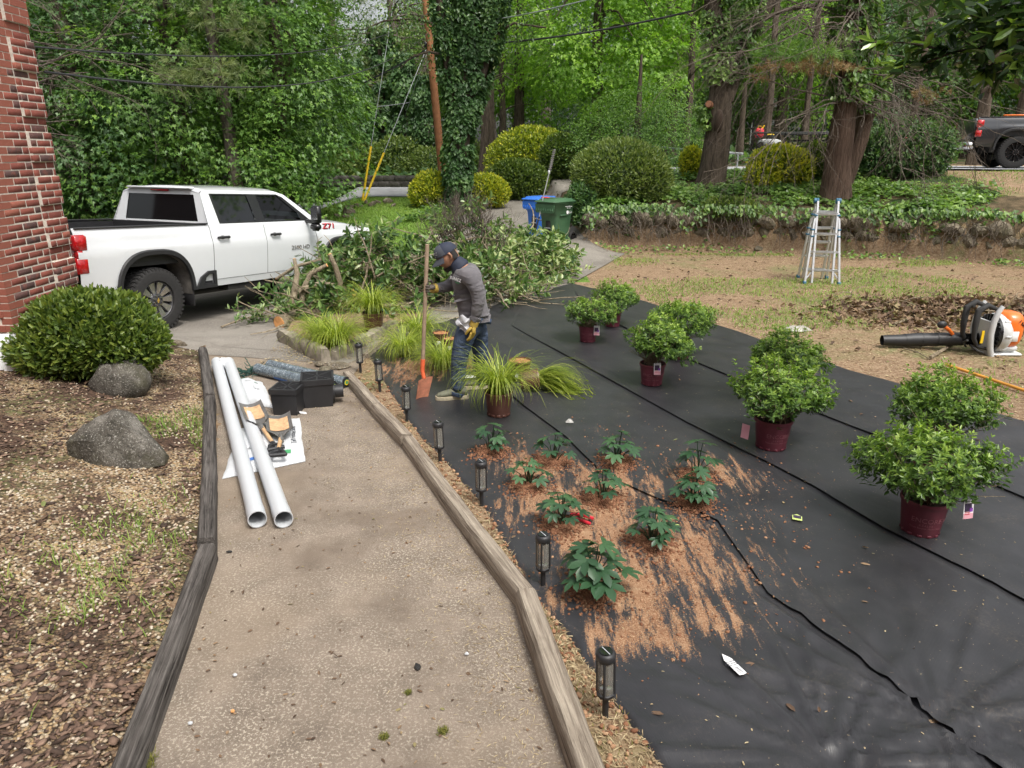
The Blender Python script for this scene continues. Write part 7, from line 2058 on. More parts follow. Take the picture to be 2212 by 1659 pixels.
# ---------------------------------------------------------------- potted azaleas
def pot_mesh(r0, r1, h, mat):
    m = MB()
    m.lathe([(r0 * .96, 0), (r0, .012), (r0 + (r1 - r0) * .9, h * .90), (r1 * 1.035, h * .905), (r1 * 1.045, h * .96), (r1 * 1.03, h), (r1 * .97, h), (r1 * .95, h * .9), (r0 * .9, .02)], 28)
    for k in range(12):
        a = 2 * PI * k / 12; m.box((r0 * 1.0, 0, .014), (.007, .032, .022), bev=.003, M=Matrix.Rotation(a, 4, 'Z'))
    return m.mesh('pot', MT[mat])
POT = pot_mesh(.118, .148, .255, 'maroon')
def azalea_crown(seed, n=330):
    r = np.random.default_rng(seed); o = LC(); st = MB()
    for i in range(n):
        d = r.normal(size=3); d[2] = abs(d[2]) * .9 - .25; d /= np.linalg.norm(d)
        rad = np.array([.36, .36, .27]) * (.62 + .38 * r.random() ** .5) * (1 + .14 * math.sin(4 * d[0] + seed) + .12 * math.sin(5 * d[1] + 2 * seed) + .07 * r.normal()) * (1.22 if r.random() < .07 else 1)
        tip = np.array([0, 0, .475]) + d * rad; base = np.array([r.normal() * .04, r.normal() * .04, .24])
        ax = d * .8 + np.array([0, 0, .55]) + r.normal(size=3) * .3; ax /= np.linalg.norm(ax)
        if i % 3 == 0: st.tube([base, base * .4 + (tip - ax * .08) * .6, tip], [.005, .0035, .002], 3, 0, False)
        q = 15; t = r.random(q) ** 1.4; P = tip - ax * (.11 * t)[:, None]
        a = r.random(q) * 2 * PI; u = np.cross(ax, [0, .3, 1]); u /= np.linalg.norm(u); v = np.cross(ax, u)
        D = ax * (.80 - .75 * t)[:, None] + u * np.cos(a)[:, None] + v * np.sin(a)[:, None]
        L = .030 + .024 * t + .008 * r.random(q)
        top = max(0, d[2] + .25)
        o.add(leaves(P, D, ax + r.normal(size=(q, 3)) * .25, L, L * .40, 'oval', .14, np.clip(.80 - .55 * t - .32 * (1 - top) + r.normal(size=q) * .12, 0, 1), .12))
    return o.mesh('foliage', MT['lf_azalea']), st.mesh('stems', MT['branch_wood'])
AZ = [azalea_crown(200 + i) for i in range(3)]
SOIL = MB().lathe([(.001, .228), (.14, .226)], 20).mesh('soil', MT['soil_hollow_shade'])
TAGM = MB(); TAGM.poly([(-.035, -.06), (.035, -.06), (.035, .06), (-.035, .06)], th=.0015)
AZP = [(1271, 738, .82, 'potted azalea with a white tag on its pot, farthest left of the group', (1289, 714)), (1324, 705, .84, 'potted azalea at the back left, half hidden behind the leftmost tagged azalea', None), (1411, 832, .90, 'potted azalea with a pink and white tag, second tagged pot from the left', (1420, 797)), (1470, 775, .89, 'potted azalea behind the second tagged pot, pot half hidden', None),
       (1674, 972, 1.0, 'potted azalea with a gold lettered maroon pot in the middle of the right group', None), (1688, 868, .93, 'potted azalea right behind the middle lettered pot', None), (2004, 1158, .94, 'nearest and largest potted azalea, at the right', (2092, 1100)), (2022, 1012, .94, 'potted azalea right behind the nearest large one', None)]
for i, (u, v, s, lab, tg) in enumerate(AZP):
    p = at(u, v, .03); p.y += .10 * s; z = .018 + zf(p.x, p.y)
    t = thing('potted_azalea', lab, 'potted plant', (p.x, p.y, z), (0, 0, 0), 'potted azaleas on the fabric')
    sc = s * .98
    link('pot', POT, t, scale=sc); link('soil', SOIL, t, scale=sc)
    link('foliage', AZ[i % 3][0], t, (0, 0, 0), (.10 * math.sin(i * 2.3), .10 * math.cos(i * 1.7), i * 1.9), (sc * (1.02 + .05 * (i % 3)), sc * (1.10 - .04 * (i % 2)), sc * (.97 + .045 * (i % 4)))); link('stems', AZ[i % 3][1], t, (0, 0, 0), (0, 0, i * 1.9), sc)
    if i in (4, 6, 0, 2):
        for a0, tx, sz, zz in ((-PI / 2 - .3 + (i == 4) * .35, 'ENCORE', .05, .135), (-PI / 2 - .3 + (i == 4) * .35, 'A Z A L E A', .018, .10), (-PI / 2 - .3 + (i == 4) * .35, 'Three Blooms, More Often', .019, .078), (-PI / 2 + 1.0, 'ENCORE', .05, .135)):
            me_ = text_mesh(tx, sz, MT['pot_print'], .0005)
            for vv in me_.vertices:
                a = a0 + vv.co.x / .135; rr_ = (.118 + .03 * (zz + vv.co.y) / .255) * 1.012 + vv.co.z
                vv.co = Vector((rr_ * math.cos(a), rr_ * math.sin(a), zz + vv.co.y))
            link('lettering', me_, t, scale=sc)
    if tg:
        q = aty(tg[0], tg[1], p.y - .16 * s) - t.location
        tgo = link('plant_tag', TAGM.mesh('plant_tag', MT['tag_white']), t, q, (R(82), 0, R((-8, 0, 5, 0, 0, 0, 12, 0)[i])), 1.0)
        for (mm, x, y, w_, h_) in (('tag_pink', 0, -.042, .066, .034), ('tag_dark', -.004, .012, .05, .052), ('tag_purple', .018, -.004, .022, .024)):
            k_ = MB().box((x, y, .0024 + .0006 * (mm == 'tag_purple')), (w_, h_, .0012)).build('tag_picture', MT[mm], tgo)
        link('print', text_mesh('ENCORE', .014, MT['print_black'], .0004), tgo, (0, .050, .0024)); link('print', text_mesh('Autumn\nRoyalty', .012, MT['red_pl'], .0004), tgo, (-.008, -.024, .0036))
        m = MB(); m.tube([(0, .06, .001), (.004, .10, .01), (0, .16, .03)], .0012, 4); m.build('tag_string', MT['tag_white'], tgo)
p = at(1610, 932, .15); o = link('plant_tag', TAGM.mesh('plant_tag', MT['tag_pink']), None, (p.x, p.y, .15), (R(86), 0, R(-50))); o.parent = [x for x in COL.objects if x.get('label') == AZP[4][3]][0]; o.location = o.location - o.parent.location

# ---------------------------------------------------------------- sedges
BPOT = pot_mesh(.085, .105, .19, 'brown_pot')
def sedge_mesh(seed, n, L, up=.55, arch=1.75):
    r = np.random.default_rng(seed); a = r.random(n) * 2 * PI; rad = .055 * np.sqrt(r.random(n))
    P = np.stack([rad * np.cos(a), rad * np.sin(a), np.zeros(n)], 1)
    e = up * (r.random(n) ** .7); D = np.stack([np.cos(a) * e, np.sin(a) * e, np.ones(n)], 1)
    D[:, :2] += r.normal(size=(n, 2)) * .12
    v, f, rd = blades(P, D, L * (.55 + .6 * r.random(n)), .0062, arch * (.5 + .8 * r.random(n)), 6, np.clip(.5 + r.normal(size=n) * .27, 0, 1))
    return mesh_np('blades', v, f, MT['lf_grass'], False, rd)
SG = [sedge_mesh(300 + i, 430, .52) for i in range(3)]
SPOS = [(690, 742, 1.15, 'left sedge clump in the kerbed planter', 0), (728, 756, 1.4, 'tall golden sedge clump in the front corner of the kerbed planter', 0), (806, 716, 1.3, 'golden sedge clump at the back right of the kerbed planter', 1),
        (873, 772, 1.15, 'planted sedge clump on the fabric left of the shovel', 0), (905, 735, 1.25, 'planted sedge clump behind the shovel handle', 0), (955, 800, 1.15, 'planted sedge clump between the shovel blade and the man', 0), (1077, 900, 1.2, 'potted sedge standing nearest in front of the man', 1)]
for i, (u, v, s, lab, potd) in enumerate(SPOS):
    z = .07 if i < 3 else .02
    p = at(u, v, z); p.y += .06
    t = thing('golden_sedge', lab, 'ornamental grass', (p.x, p.y, z), (0, 0, 0), 'golden sedges')
    if potd: link('pot', BPOT, t, scale=s)
    link('blades', SG[i % 3], t, (0, 0, .165 * s if potd else 0), (0, 0, i * 1.3), (s, s, s * (1.0 if potd else .95)))
# tipped one
p = at(1122, 848, .02)
t = thing('golden_sedge', 'sedge lying on its side, its brown pot tipped over and blades swept right', 'ornamental grass', (p.x, p.y + .06, .125), group='golden sedges')
link('pot', BPOT, t, (0, 0, 0), (R(8), R(86), R(14)))
r = np.random.default_rng(9); n = 460; a = r.random(n) * 2 * PI; rad = .08 * np.sqrt(r.random(n))
P = np.stack([np.full(n, .19), .05 + rad * np.cos(a), rad * np.sin(a)], 1)
D = np.stack([np.ones(n), r.normal(size=n) * .33 - .05, .30 + r.normal(size=n) * .33], 1)
bv = blades(P, D, .60 * (.55 + .6 * r.random(n)), .0062, 1.5 * (.5 + .7 * r.random(n)), 6, np.clip(.55 + r.normal(size=n) * .26, 0, 1))
bv[0][:, 2] = np.maximum(bv[0][:, 2], -.11 + .02 * r.random(len(bv[0])))
link('blades', mesh_np('blades', *bv[:2], MT['lf_grass'], False, bv[2]), t)
me_ = text_mesh('Southern\nLiving', .036, MT['sole'], .0005)
for vv in me_.vertices:
    aa = -PI / 2 + .5 + vv.co.x / .098; vv.co = Vector((.10 - vv.co.y, (.098 + vv.co.z) * math.cos(aa), (.098 + vv.co.z) * math.sin(aa)))
link('lettering', me_, t, (0, 0, 0), (0, 0, R(14)))
# empty pots
for u, v, s, lab in ((1123, 824, 1.12, 'brown nursery pot full of red potting soil behind the tipped sedge'), (952, 752, .95, 'brown nursery pot of red soil standing behind the sedges'), (973, 762, .85, 'smaller brown nursery pot of soil just left of the man')):
    p = at(u, v, .02); t = thing('nursery_pot', lab, 'plant pot', (p.x, p.y + .08, .02), group='brown nursery pots')
    link('pot', BPOT, t, scale=s); m = MB(); m.grid(lambda a, b: (.096 * a * math.cos(2 * PI * b), .096 * a * math.sin(2 * PI * b), .172 + .012 * float(vnoise(np.array([a * 6]), np.array([math.sin(2 * PI * b) * 3 + 5]), 2)[0])), 7, 19, smooth=False)
    m.build('soil', MT['potting'], t, scale=s)
    m = MB(); m.box((-.02, -.101, .06), (.05, .003, .05)); m.build('pot_label', MT['tag_white'], t, rot=(R(-5), 0, 0), scale=s)

# ---------------------------------------------------------------- hellebores : every leaf a part
pts_, fcs_ = SHAPES['oval']
LFM = []
for k in range(8):
    V = []; F = []
    for fi, a in enumerate((-1.55, -.78, 0, .78, 1.55)):
        L = 1.0 if fi == 2 else (.92 if fi in (1, 3) else .75)
        ca, sa = math.cos(a), math.sin(a); o_ = len(V)
        row = [(0, 0, 0), (.38, .17, .03), (.38, -.17, .03), (.72, .19, .0), (.72, -.19, .0), (1, 0, -.12), (.35, 0, -.01), (.70, 0, -.05)]
        for x, y, z in row: V.append((L * (x * ca - y * sa), L * (x * sa + y * ca), z * L))
        F += [(o_, o_ + 6, o_ + 1), (o_, o_ + 2, o_ + 6), (o_ + 6, o_ + 7, o_ + 3), (o_ + 6, o_ + 3, o_ + 1), (o_ + 2, o_ + 4, o_ + 7), (o_ + 2, o_ + 7, o_ + 6), (o_ + 7, o_ + 5, o_ + 3), (o_ + 4, o_ + 5, o_ + 7)]
    LFM.append(mesh_np('leaf', V, F, MT['lf_hell'], True, np.full(len(V), (k + .5) / 8)))
HLAB = ['leftmost hellebore, at the top left of the red clay', 'bushy hellebore just below and right of the leftmost one', 'loose open hellebore, second from the left in the back row', 'pale green hellebore in the back row beside the fabric seam', 'hellebore in the middle of the red clay, left of the seam', 'dense dark hellebore, rightmost on the clay', 'tall leggy hellebore stem just behind the rightmost dense one', 'hellebore with red pruners at its foot, right of the middle path lights', 'low glossy hellebore with a lime tag behind it', 'nearest hellebore, tall and large leaved, beside the path light']
for i, ((u, v, h), p, lab) in enumerate(zip(HELL, HELLP, HLAB)):
    z0 = .04
    t = thing('hellebore', lab, 'plant', (p.x, p.y, z0), group='hellebores planted in red clay')
    rr = random.Random(50 + i); st = MB(); n = (11, 13, 10, 14, 12, 19, 8, 13, 18, 17)[i]
    for k in range(n):
        a = 2 * PI * k / n * 2.4 + rr.uniform(-.4, .4); q = (k + .5) / n
        hz = h * (.35 + .65 * (1 - q)) * rr.uniform(.8, 1.05); out = h * (.10 + .55 * q) * rr.uniform(.7, 1.1)
        if i == 6: out *= .7
        tip = Vector((out * math.cos(a), out * math.sin(a), hz))
        st.tube([(rr.uniform(-.02, .02), rr.uniform(-.02, .02), -.03), tip * .55 + Vector((0, 0, hz * .18)), tip], [.004, .0035, .0025], 4)
        s = h * rr.uniform(.30, .42) * (1.15 if i == 9 else 1)
        tone = min(7, max(0, int((.30 + .35 * (1 - q) + rr.gauss(0, .15) + (.25 if i == 3 else 0)) * 8)))
        pitch_ = rr.uniform(.0, .55)
        link('leaf', LFM[tone], t, tip, (rr.uniform(-.3, .3), pitch_, a), s)
    st.build('stems', MT['lf_hell'], t)
p = at(1232, 1115, .05); pruner('red handled pruners dropped on the clay behind a hellebore', (p.x, p.y, .055), R(150), 1.25, 'red_pl').rotation_euler = (.15, .1, R(-25))

# plant stakes / tags on the fabric
def stake(label, u, v, L, w_, yaw, mat, pic):
    p = at(u, v, .03); z = float(zfab(np.array([p.x]), np.array([p.y]))[0]) + .012
    m = MB(); m.poly([(-L / 2, -w_ * .5), (L * .22, -w_ / 2), (L / 2, 0), (L * .22, w_ / 2), (-L / 2, w_ * .5), (-L * .53, 0)], th=.0015)
    o = m.build('plant_stake', MT[mat], None, (p.x, p.y, z), (.03, .02, yaw)); tag(o, label, 'plant tag')
    if pic == 'pic': MB().box((0, 0, .002), (L * .5, w_ * .8, .0015)).build('tag_picture', MT['tag_dark'], o)
    else:
        for k in range(5): MB().box((-L * .42 + .004 * k * 2, 0, .002), (.003, w_ * .5, .001)).build('barcode_bar', MT['print_black'], o)
        link('print', text_mesh('HELLEBORE\nshade perennial\nwater weekly', .012, MT['print_black'], .0003), o, (L * .02, 0, .002), (0, 0, R(-90)))
stake('white pointed plant label lying on bare fabric near the closest path light', 1581, 1440, .15, .042, R(112), 'tag_white', 'text')
stake('lime edged plant tag lying alone right of the red clay', 1722, 1117, .085, .06, R(70), 'tag_lime', 'pic')
stake('lime edged plant tag lying behind the low glossy hellebore', 1450, 1136, .11, .05, R(10), 'tag_lime', 'pic')
o = MB().poly([(-.06, -.05), (.07, -.02), (.02, .05), (-.05, .05)], th=.004).build('paper_scrap', MT['tag_white'], None, at(1017, 814, .035)); tag(o, 'white paper scrap on the fabric by the man\'s rear foot', 'paper')
o = MB().grid(lambda u, v: ((u - .5) * .07, (v - .5) * .05, .03 * math.sin(PI * u) * math.sin(PI * v)), 7, 6, smooth=False).build('plastic_scrap', MT['bag'], None, at(1230, 911, .035)); tag(o, 'small scrap of clear plastic on the fabric left of the leftmost seam end', 'plastic scrap')

# ---------------------------------------------------------------- brush pile
BG = [(-2.0, 11.2, 1.12, .85, .75), (-.85, 12.5, 1.25, .95, .85), (.10, 13.5, .85, .8, .65), (.80, 14.5, .40, .45, .5), (-2.95, 10.3, .30, .45, .5), (-.6, 11.2, .65, .8, .55), (-2.9, 11.5, .85, .42, .6)]
def pile_h(x, y):
    h = 0
    for cx, cy, a, rx, ry in BG: h = np.maximum(h, a * np.exp(-(((x - cx) / rx) ** 2 + ((y - cy) / ry) ** 2) ** 1.3))
    return h
bp = thing('brush_pile', 'big heap of cut leafy branches and bare twigs between the pickup and the carts', 'brush pile', (-1.2, 12, .02))
r = np.random.default_rng(70); o = LC(); oi = LC(); tw = MB(); rr = random.Random(71)
cnt = 0
while cnt < 860:
    cx, cy, a, rx, ry = BG[rr.choice((0, 0, 1, 1, 1, 2, 2, 3, 4, 5, 6, 6))]
    x, y = cx + rr.gauss(0, rx * .75), cy + rr.gauss(0, ry * .75); h = float(pile_h(np.array(x), np.array(y)))
    if h < .08: continue
    g = (float(pile_h(np.array(x + .1), np.array(y))) - h, float(pile_h(np.array(x), np.array(y + .1))) - h)
    top = h > .80 and -1.7 < x < -.1 
    if top and rr.random() < .75: continue
    z = h * rr.uniform(.55, 1.06) + zf(x, y)
    nrm = np.array([-g[0] * 10, -g[1] * 10 - .3, 1.0]); nrm /= np.linalg.norm(nrm)
    ax = r.normal(size=3) * .75 + nrm * .55; ax /= np.linalg.norm(ax)
    P0 = np.array([x, y, z]); L = .30 + .25 * rr.random(); q = 17
    t_ = r.random(q); P = P0 + ax * (L * t_)[:, None] + r.normal(size=(q, 3)) * .015
    u_ = np.cross(ax, nrm); u_ /= np.linalg.norm(u_) + 1e-6; v_ = np.cross(ax, u_); an = r.random(q) * 2 * PI
    D = ax * .7 + u_ * np.cos(an)[:, None] + v_ * np.sin(an)[:, None] + np.array([0, 0, -.15])
    tone = rr.random() * .6 + .18 + (.22 if x > -.3 else 0)
    o.add(leaves(P, D, nrm * .7 + r.normal(size=(q, 3)) * .6, .125 * (.6 + .7 * r.random(q)), .054 * (.7 + .6 * r.random(q)), 'oval', .14, np.clip(tone + r.normal(size=q) * .22, 0, 1), .12))
    if cnt % 2 == 0: tw.tube([P0 - ax * .35, P0 - ax * .1 + r.normal(size=3) * .04, P0 + ax * L], [.008, .006, .002], 4)
    cnt += 1
o.v = [v - np.array([-1.2, 12, .02]) for v in o.v]
lo = link('leaves', o.mesh('leaves', MT['lf_cut']), bp); lo['kind'] = 'stuff'
# tangled bare branches, all ways
for i in range(330):
    cx, cy, a, rx, ry = BG[rr.choice((0, 0, 0, 1, 1, 2, 4, 5, 5, 6))]
    x, y = cx + rr.gauss(0, rx * .6), cy + rr.gauss(0, ry * .6); h = float(pile_h(np.array(x), np.array(y)))
    p = Vector((x, y, zf(x, y) + max(.05, h * rr.uniform(.1, .95)))); d = Vector((rr.gauss(0, 1), rr.gauss(0, .7), rr.gauss(0, .25))).normalized(); pts = [p]
    for k in range(5):
        d = (d + Vector((rr.uniform(-.4, .4), rr.uniform(-.4, .4), rr.uniform(-.28, .28)))).normalized(); pts.append(pts[-1] + d * rr.uniform(.12, .26)); 
        if pts[-1].z < .04: pts[-1].z = .04
    r0 = rr.choice((.006, .008, .010, .014, .02))
    tw.tube(pts, [r0, r0 * .9, r0 * .8, r0 * .65, r0 * .5, r0 * .3], 5)
tw.v = [(a + 1.2, b - 12, c - .02) for a, b, c in tw.v]
to = link('branches', tw.mesh('branches', MT['branch_wood']), bp); to['kind'] = 'stuff'
# dry pale twiggy shrub on top
tw = MB()
for i in range(110):
    x, y = rr.gauss(-.95, .42), rr.gauss(12.6, .3); z = zf(x, y) + max(.3, float(pile_h(np.array(x), np.array(y))) - .16)
    twig_tree(tw, (x, y, z), (rr.uniform(-.6, .6), rr.uniform(-.5, .3), 1), rr.uniform(.28, .46), .008, 2, rr, 4, .7, 0, 4, -.02, .62)
ds = tw.build('dry_shrub', MT['twig']); tag(ds, 'pale dry twiggy shrub thrown on top of the brush pile', 'dead shrub')
# thick sawn limbs on the left of the heap
def limb(label, pts, r0, r1, cut=True, name='sawn_limb', grp='sawn limbs of the brush pile'):
    t = thing(name, label, 'branch', pts[0], group=grp); q = [Vector(p) - Vector(pts[0]) for p in pts]
    m = MB(); n = len(q); m.tube(q, [r0 + (r1 - r0) * i / (n - 1) for i in range(n)], 10); m.build('bark', MT['branch_wood'], t)
    d = (q[0] - q[1]).normalized(); m = MB(); m.cyl(q[0] - d * .002, q[0] + d * .006, r0 * .93, r0 * .90, 14); m.build('sawn_face', MT['cutwood'], t)
def lv(u, v, y): return tuple(aty(u, v, y))
limb('thick log with a large orange sawn face beside the kerb', [lv(603, 698, 9.65), lv(640, 685, 9.95), lv(700, 668, 10.4), lv(760, 650, 10.9)], .105, .085)
limb('short upright stump of limb with an orange sawn side', [lv(763, 633, 10.55), lv(790, 640, 10.8), lv(830, 655, 11.2)], .065, .05)
limb('crooked limb with a pale round sawn end above the planter', [lv(712, 549, 10.2), lv(724, 575, 10.2), lv(735, 610, 10.25), lv(728, 640, 10.3)], .032, .045)
limb('pale sawn end poking out just above the planter sedges', [lv(800, 658, 9.7), lv(830, 660, 10.1), lv(880, 664, 10.6)], .04, .035)
limb('bare limb sweeping up left towards the pickup rocker', [lv(706, 573, 10.5), lv(672, 590, 10.5), lv(655, 625, 10.4), lv(650, 668, 10.3)], .03, .05)
limb('bare forked limb standing left of the sedges', [lv(636, 560, 10.4), lv(642, 590, 10.3), lv(636, 630, 10.2), lv(628, 680, 10.1)], .025, .06)
limb('long pale limb lying across the heap from the pickup door', [lv(598, 602, 11.3), lv(640, 575, 11.2), lv(700, 560, 11.1), lv(770, 570, 11.1), lv(840, 585, 11.2)], .024, .035)
limb('limb arching low to the left ground beside the kerb log', [lv(618, 660, 10.2), lv(650, 625, 10.3), lv(700, 610, 10.5), lv(745, 625, 10.7)], .03, .045)
limb('pale limb sticking out above the man\'s cap', [lv(972, 560, 12.0), lv(955, 535, 12), lv(935, 512, 12.1), lv(930, 490, 12.2)], .03, .02)
# small leafy cutting on the pad
r = np.random.default_rng(75); o = LC(); tw = MB(); c0 = at(565, 690, 0)
for i in range(26):
    b = np.array([c0.x + r.normal() * .16, c0.y + r.normal() * .22, .04 + .12 * r.random()]); ax = r.normal(size=3) * np.array([1, 1, .4]); ax /= np.linalg.norm(ax); q = 11
    o.add(leaves(b + ax * (.28 * r.random(q))[:, None], ax * .6 + r.normal(size=(q, 3)) * .7, np.array([0, 0, 1.]) + r.normal(size=(q, 3)) * .5, .085 * (.6 + .6 * r.random(q)), .036, 'oval', .14, np.clip(.62 + r.normal(size=q) * .25, 0, 1)))
    tw.tube([b, b + ax * .3], [.004, .002], 3)
t = thing('leafy_cutting', 'leafy cut bough lying on the pad left of the big log', 'branch', (0, 0, 0)); link('leaves', o.mesh('leaves', MT['lf_cut']), t); tw.tube([at(478, 706, .03), at(520, 690, .04), at(600, 670, .05)], [.014, .012, .008], 5); tw.build('twigs', MT['branch_wood'], t)
# ---------------------------------------------------------------- the man with the shovel
def skin(name, V, E, Rd, mat, parent, root=0, sub=2, post=None):
    me = bpy.data.meshes.new(name); me.from_pydata([tuple(v) for v in V], E, [])
    o = bpy.data.objects.new(name, me); COL.objects.link(o)
    sk = o.modifiers.new('skin', 'SKIN'); sk.use_smooth_shade = True
    for i, rr_ in enumerate(Rd):
        s = me.skin_vertices[0].data[i]; s.radius = rr_ if hasattr(rr_, '__len__') else (rr_, rr_); s.use_root = (i == root)
    ss = o.modifiers.new('sub', 'SUBSURF'); ss.levels = sub; ss.render_levels = sub
    dg = bpy.context.evaluated_depsgraph_get(); m2 = bpy.data.meshes.new_from_object(o.evaluated_get(dg))
    bpy.data.objects.remove(o)
    m2.materials.clear(); m2.materials.append(MT[mat])
    for p in m2.polygons: p.use_smooth = True
    if post: post(m2)
    return link(name, m2, parent)
PY = 6.62
def J(u, v, d=0): return aty(u, v, PY + d) - man.location
man = thing('person', 'man in grey shirt, blue jeans and dark cap, head bowed, holding a long shovel', 'person', (at(975, 862).x, PY, .03))
pel = J(1022, 690); hN = J(1010, 704, -.085); hF = J(1030, 702, .09); kN = J(993, 768, -.10); aN = J(988, 842, -.09); kF = J(1038, 765, .13); aF = J(1041, 820, .24)
wa = J(1020, 660); ch = J(1011, 618); uc = J(1004, 590); nb_ = J(989, 572); nt_ = J(980, 563)
sN = J(1016, 592, -.17); eN = J(1036, 643, -.21); wN = J(1024, 692, -.20)
sF = J(990, 594, .15); eF = J(968, 620, .17); wF = J(941, 623, .06)
tN = J(962, 857, -.09); tF = J(1012, 836, .24)
# continuous body under the clothes
V = [pel, wa, ch, uc, nb_, nt_, sN, eN, wN, sF, eF, wF, hN, kN, aN, tN, hF, kF, aF, tF]
E_ = [(0, 1), (1, 2), (2, 3), (3, 4), (4, 5), (3, 6), (6, 7), (7, 8), (3, 9), (9, 10), (10, 11), (0, 12), (12, 13), (13, 14), (14, 15), (0, 16), (16, 17), (17, 18), (18, 19)]
Rd = [.10, .10, .11, .09, .055, .052, .055, .042, .030, .055, .042, .030, .075, .052, .036, .03, .075, .052, .036, .03]
body = skin('body', V, E_, Rd, 'skin', man, 0, 2)
# head : rings along a bowed axis, facing left
hc = J(966, 553); fwd = Vector((-.80, -.16, -.58)).normalized(); upv = (Vector((0, 0, 1)) - fwd * fwd.z).normalized(); upv = (upv + fwd * 0).normalized(); lat = fwd.cross(upv)
def HP(f, s, u): return hc + fwd * f + lat * s + upv * u
b = bmesh.new(); bmesh.ops.create_uvsphere(b, u_segments=32, v_segments=24, radius=1)
for v in b.verts:
    x, y, z = v.co     # x forward, y side, z up
    f, s, u = x * .098, y * .076, z * .118
    if z < -.1: 
        k = min(1, (-z - .1) / .9); s *= 1 - .30 * k; f = f * (1 - .10 * k) + .022 * k * (x > -.2) - (.03 * k if x < -.2 else 0)
    nose = math.exp(-((y / .16) ** 2)) * math.exp(-(((z + .10) / .20) ** 2)) * (x > .5); f += .024 * nose
    eye = math.exp(-(((abs(y) - .38) / .16) ** 2)) * math.exp(-(((z - .05) / .10) ** 2)) * (x > .4); f -= .012 * eye
    f += .009 * math.exp(-((y / .3) ** 2)) * math.exp(-(((z + .48) / .10) ** 2)) * (x > .4) - .008 * math.exp(-((y / .3) ** 2)) * math.exp(-(((z + .50) / .03) ** 2)) * (x > .4)
    f += .012 * math.exp(-((y / .25) ** 2)) * math.exp(-(((z + .82) / .14) ** 2)) * (x > .2)
    v.co = HP(f, s, u)
mh = bpy.data.meshes.new('head'); b.to_mesh(mh); b.free()
bb = bmesh.new(); bb.from_mesh(body.data); bb.from_mesh(mh); bb.to_mesh(body.data); bb.free()
for p in body.data.polygons: p.use_smooth = True
m = MB()
for s in (-1, 1):
    m.tube([HP(-.012, s * .074, .030), HP(-.028, s * .086, .022), HP(-.030, s * .088, -.005), HP(-.014, s * .080, -.032), HP(-.004, s * .074, -.026)], [.009, .011, .011, .010, .007], 8)
m.build('ears', MT['skin'], man)
m = MB()
for s in (-1, 1): m.ball(HP(.084, s * .030, .008), .011, 10, 8)
m.build('eyes', MT['hair'], man)
m = MB()
for s in (-1, 1): m.tube([HP(.090, s * .015, .026), HP(.092, s * .032, .030), HP(.080, s * .048, .024)], [.004, .005, .003], 5)
m.build('eyebrows', MT['hair'], man)
m = MB(); m.grid(lambda u, v: HP((.1 * .97 + .006) * math.cos((u - .5) * 2.6) * (1 - .12 * v) + .006, .071 * math.sin((u - .5) * 2.6) * (1 - .25 * v), -.075 - .045 * v), 13, 5); m.grid(lambda u, v: HP(.102 + .004 * math.sin(PI * v), (u - .5) * .05, -.040 - .010 * v), 6, 4); m.build('beard', MT['hair'], man)
m = MB(); m.grid(lambda u, v: HP(-.045 - .060 * math.sin(PI * u) ** .6 + .012, .079 * math.cos(PI * u), .035 - .085 * v), 15, 6); m.build('hair', MT['hair'], man)
# cap : dome, brim, button, front panel
def dome(u, v):
    a = u * 2 * PI; e = v * PI / 2
    return HP(.112 * math.cos(e) * math.cos(a) - .010, .088 * math.cos(e) * math.sin(a), .030 + .098 * math.sin(e) ** .9 - .020 * math.cos(a) * math.cos(e) * -1 * .5)
m = MB(); m.grid(dome, 33, 10); m.ball(HP(-.010, 0, .129), .009, 8, 6)
cap = m.build('cap', MT['navy'], man)
m = MB(); m.grid(lambda u, v: dome((u - .5) * .46, .02 + .80 * v) + (dome((u - .5) * .46, .02 + .8 * v) - hc).normalized() * .0025, 15, 8); m.build('front_panel', MT['slate'], cap)
def brim(u, v, o=0):
    a = (u - .5) * 2.3; r_ = .104 + .078 * v * math.cos(a * .62)
    return HP(r_ * math.cos(a) - .006, (.086 + .010 * v) * math.sin(a), .034 - .030 * v - .018 * (math.sin(a) ** 2) * (.4 + v) + o)
m = MB(); m.grid(lambda u, v: brim(u, v), 17, 7); m.grid(lambda u, v: brim(u, v, -.005), 17, 7, flip=True); m.build('brim', MT['slate'], cap)
for tx, sz, zz in (('JUAREZ', .036, .072), ('LANDSCAPING', .010, .047)):
    me_ = text_mesh(tx, sz, MT['print_white'], .0006, 1.0)
    for vv in me_.vertices:
        a = .22 + vv.co.x / .105; e = math.asin(min(.95, (zz + vv.co.y - .030) / .098))
        # lettering runs round the front of the cap towards the viewer's side
        aa = a
        vv.co = HP(.112 * math.cos(e) * math.cos(aa) - .010 + .006 * math.cos(aa), -(.088 + .004) * math.cos(e) * math.sin(aa) , .030 + (zz + vv.co.y - .030) + .010 * math.cos(aa) * math.cos(e) + .003)
    link('lettering', me_, cap)
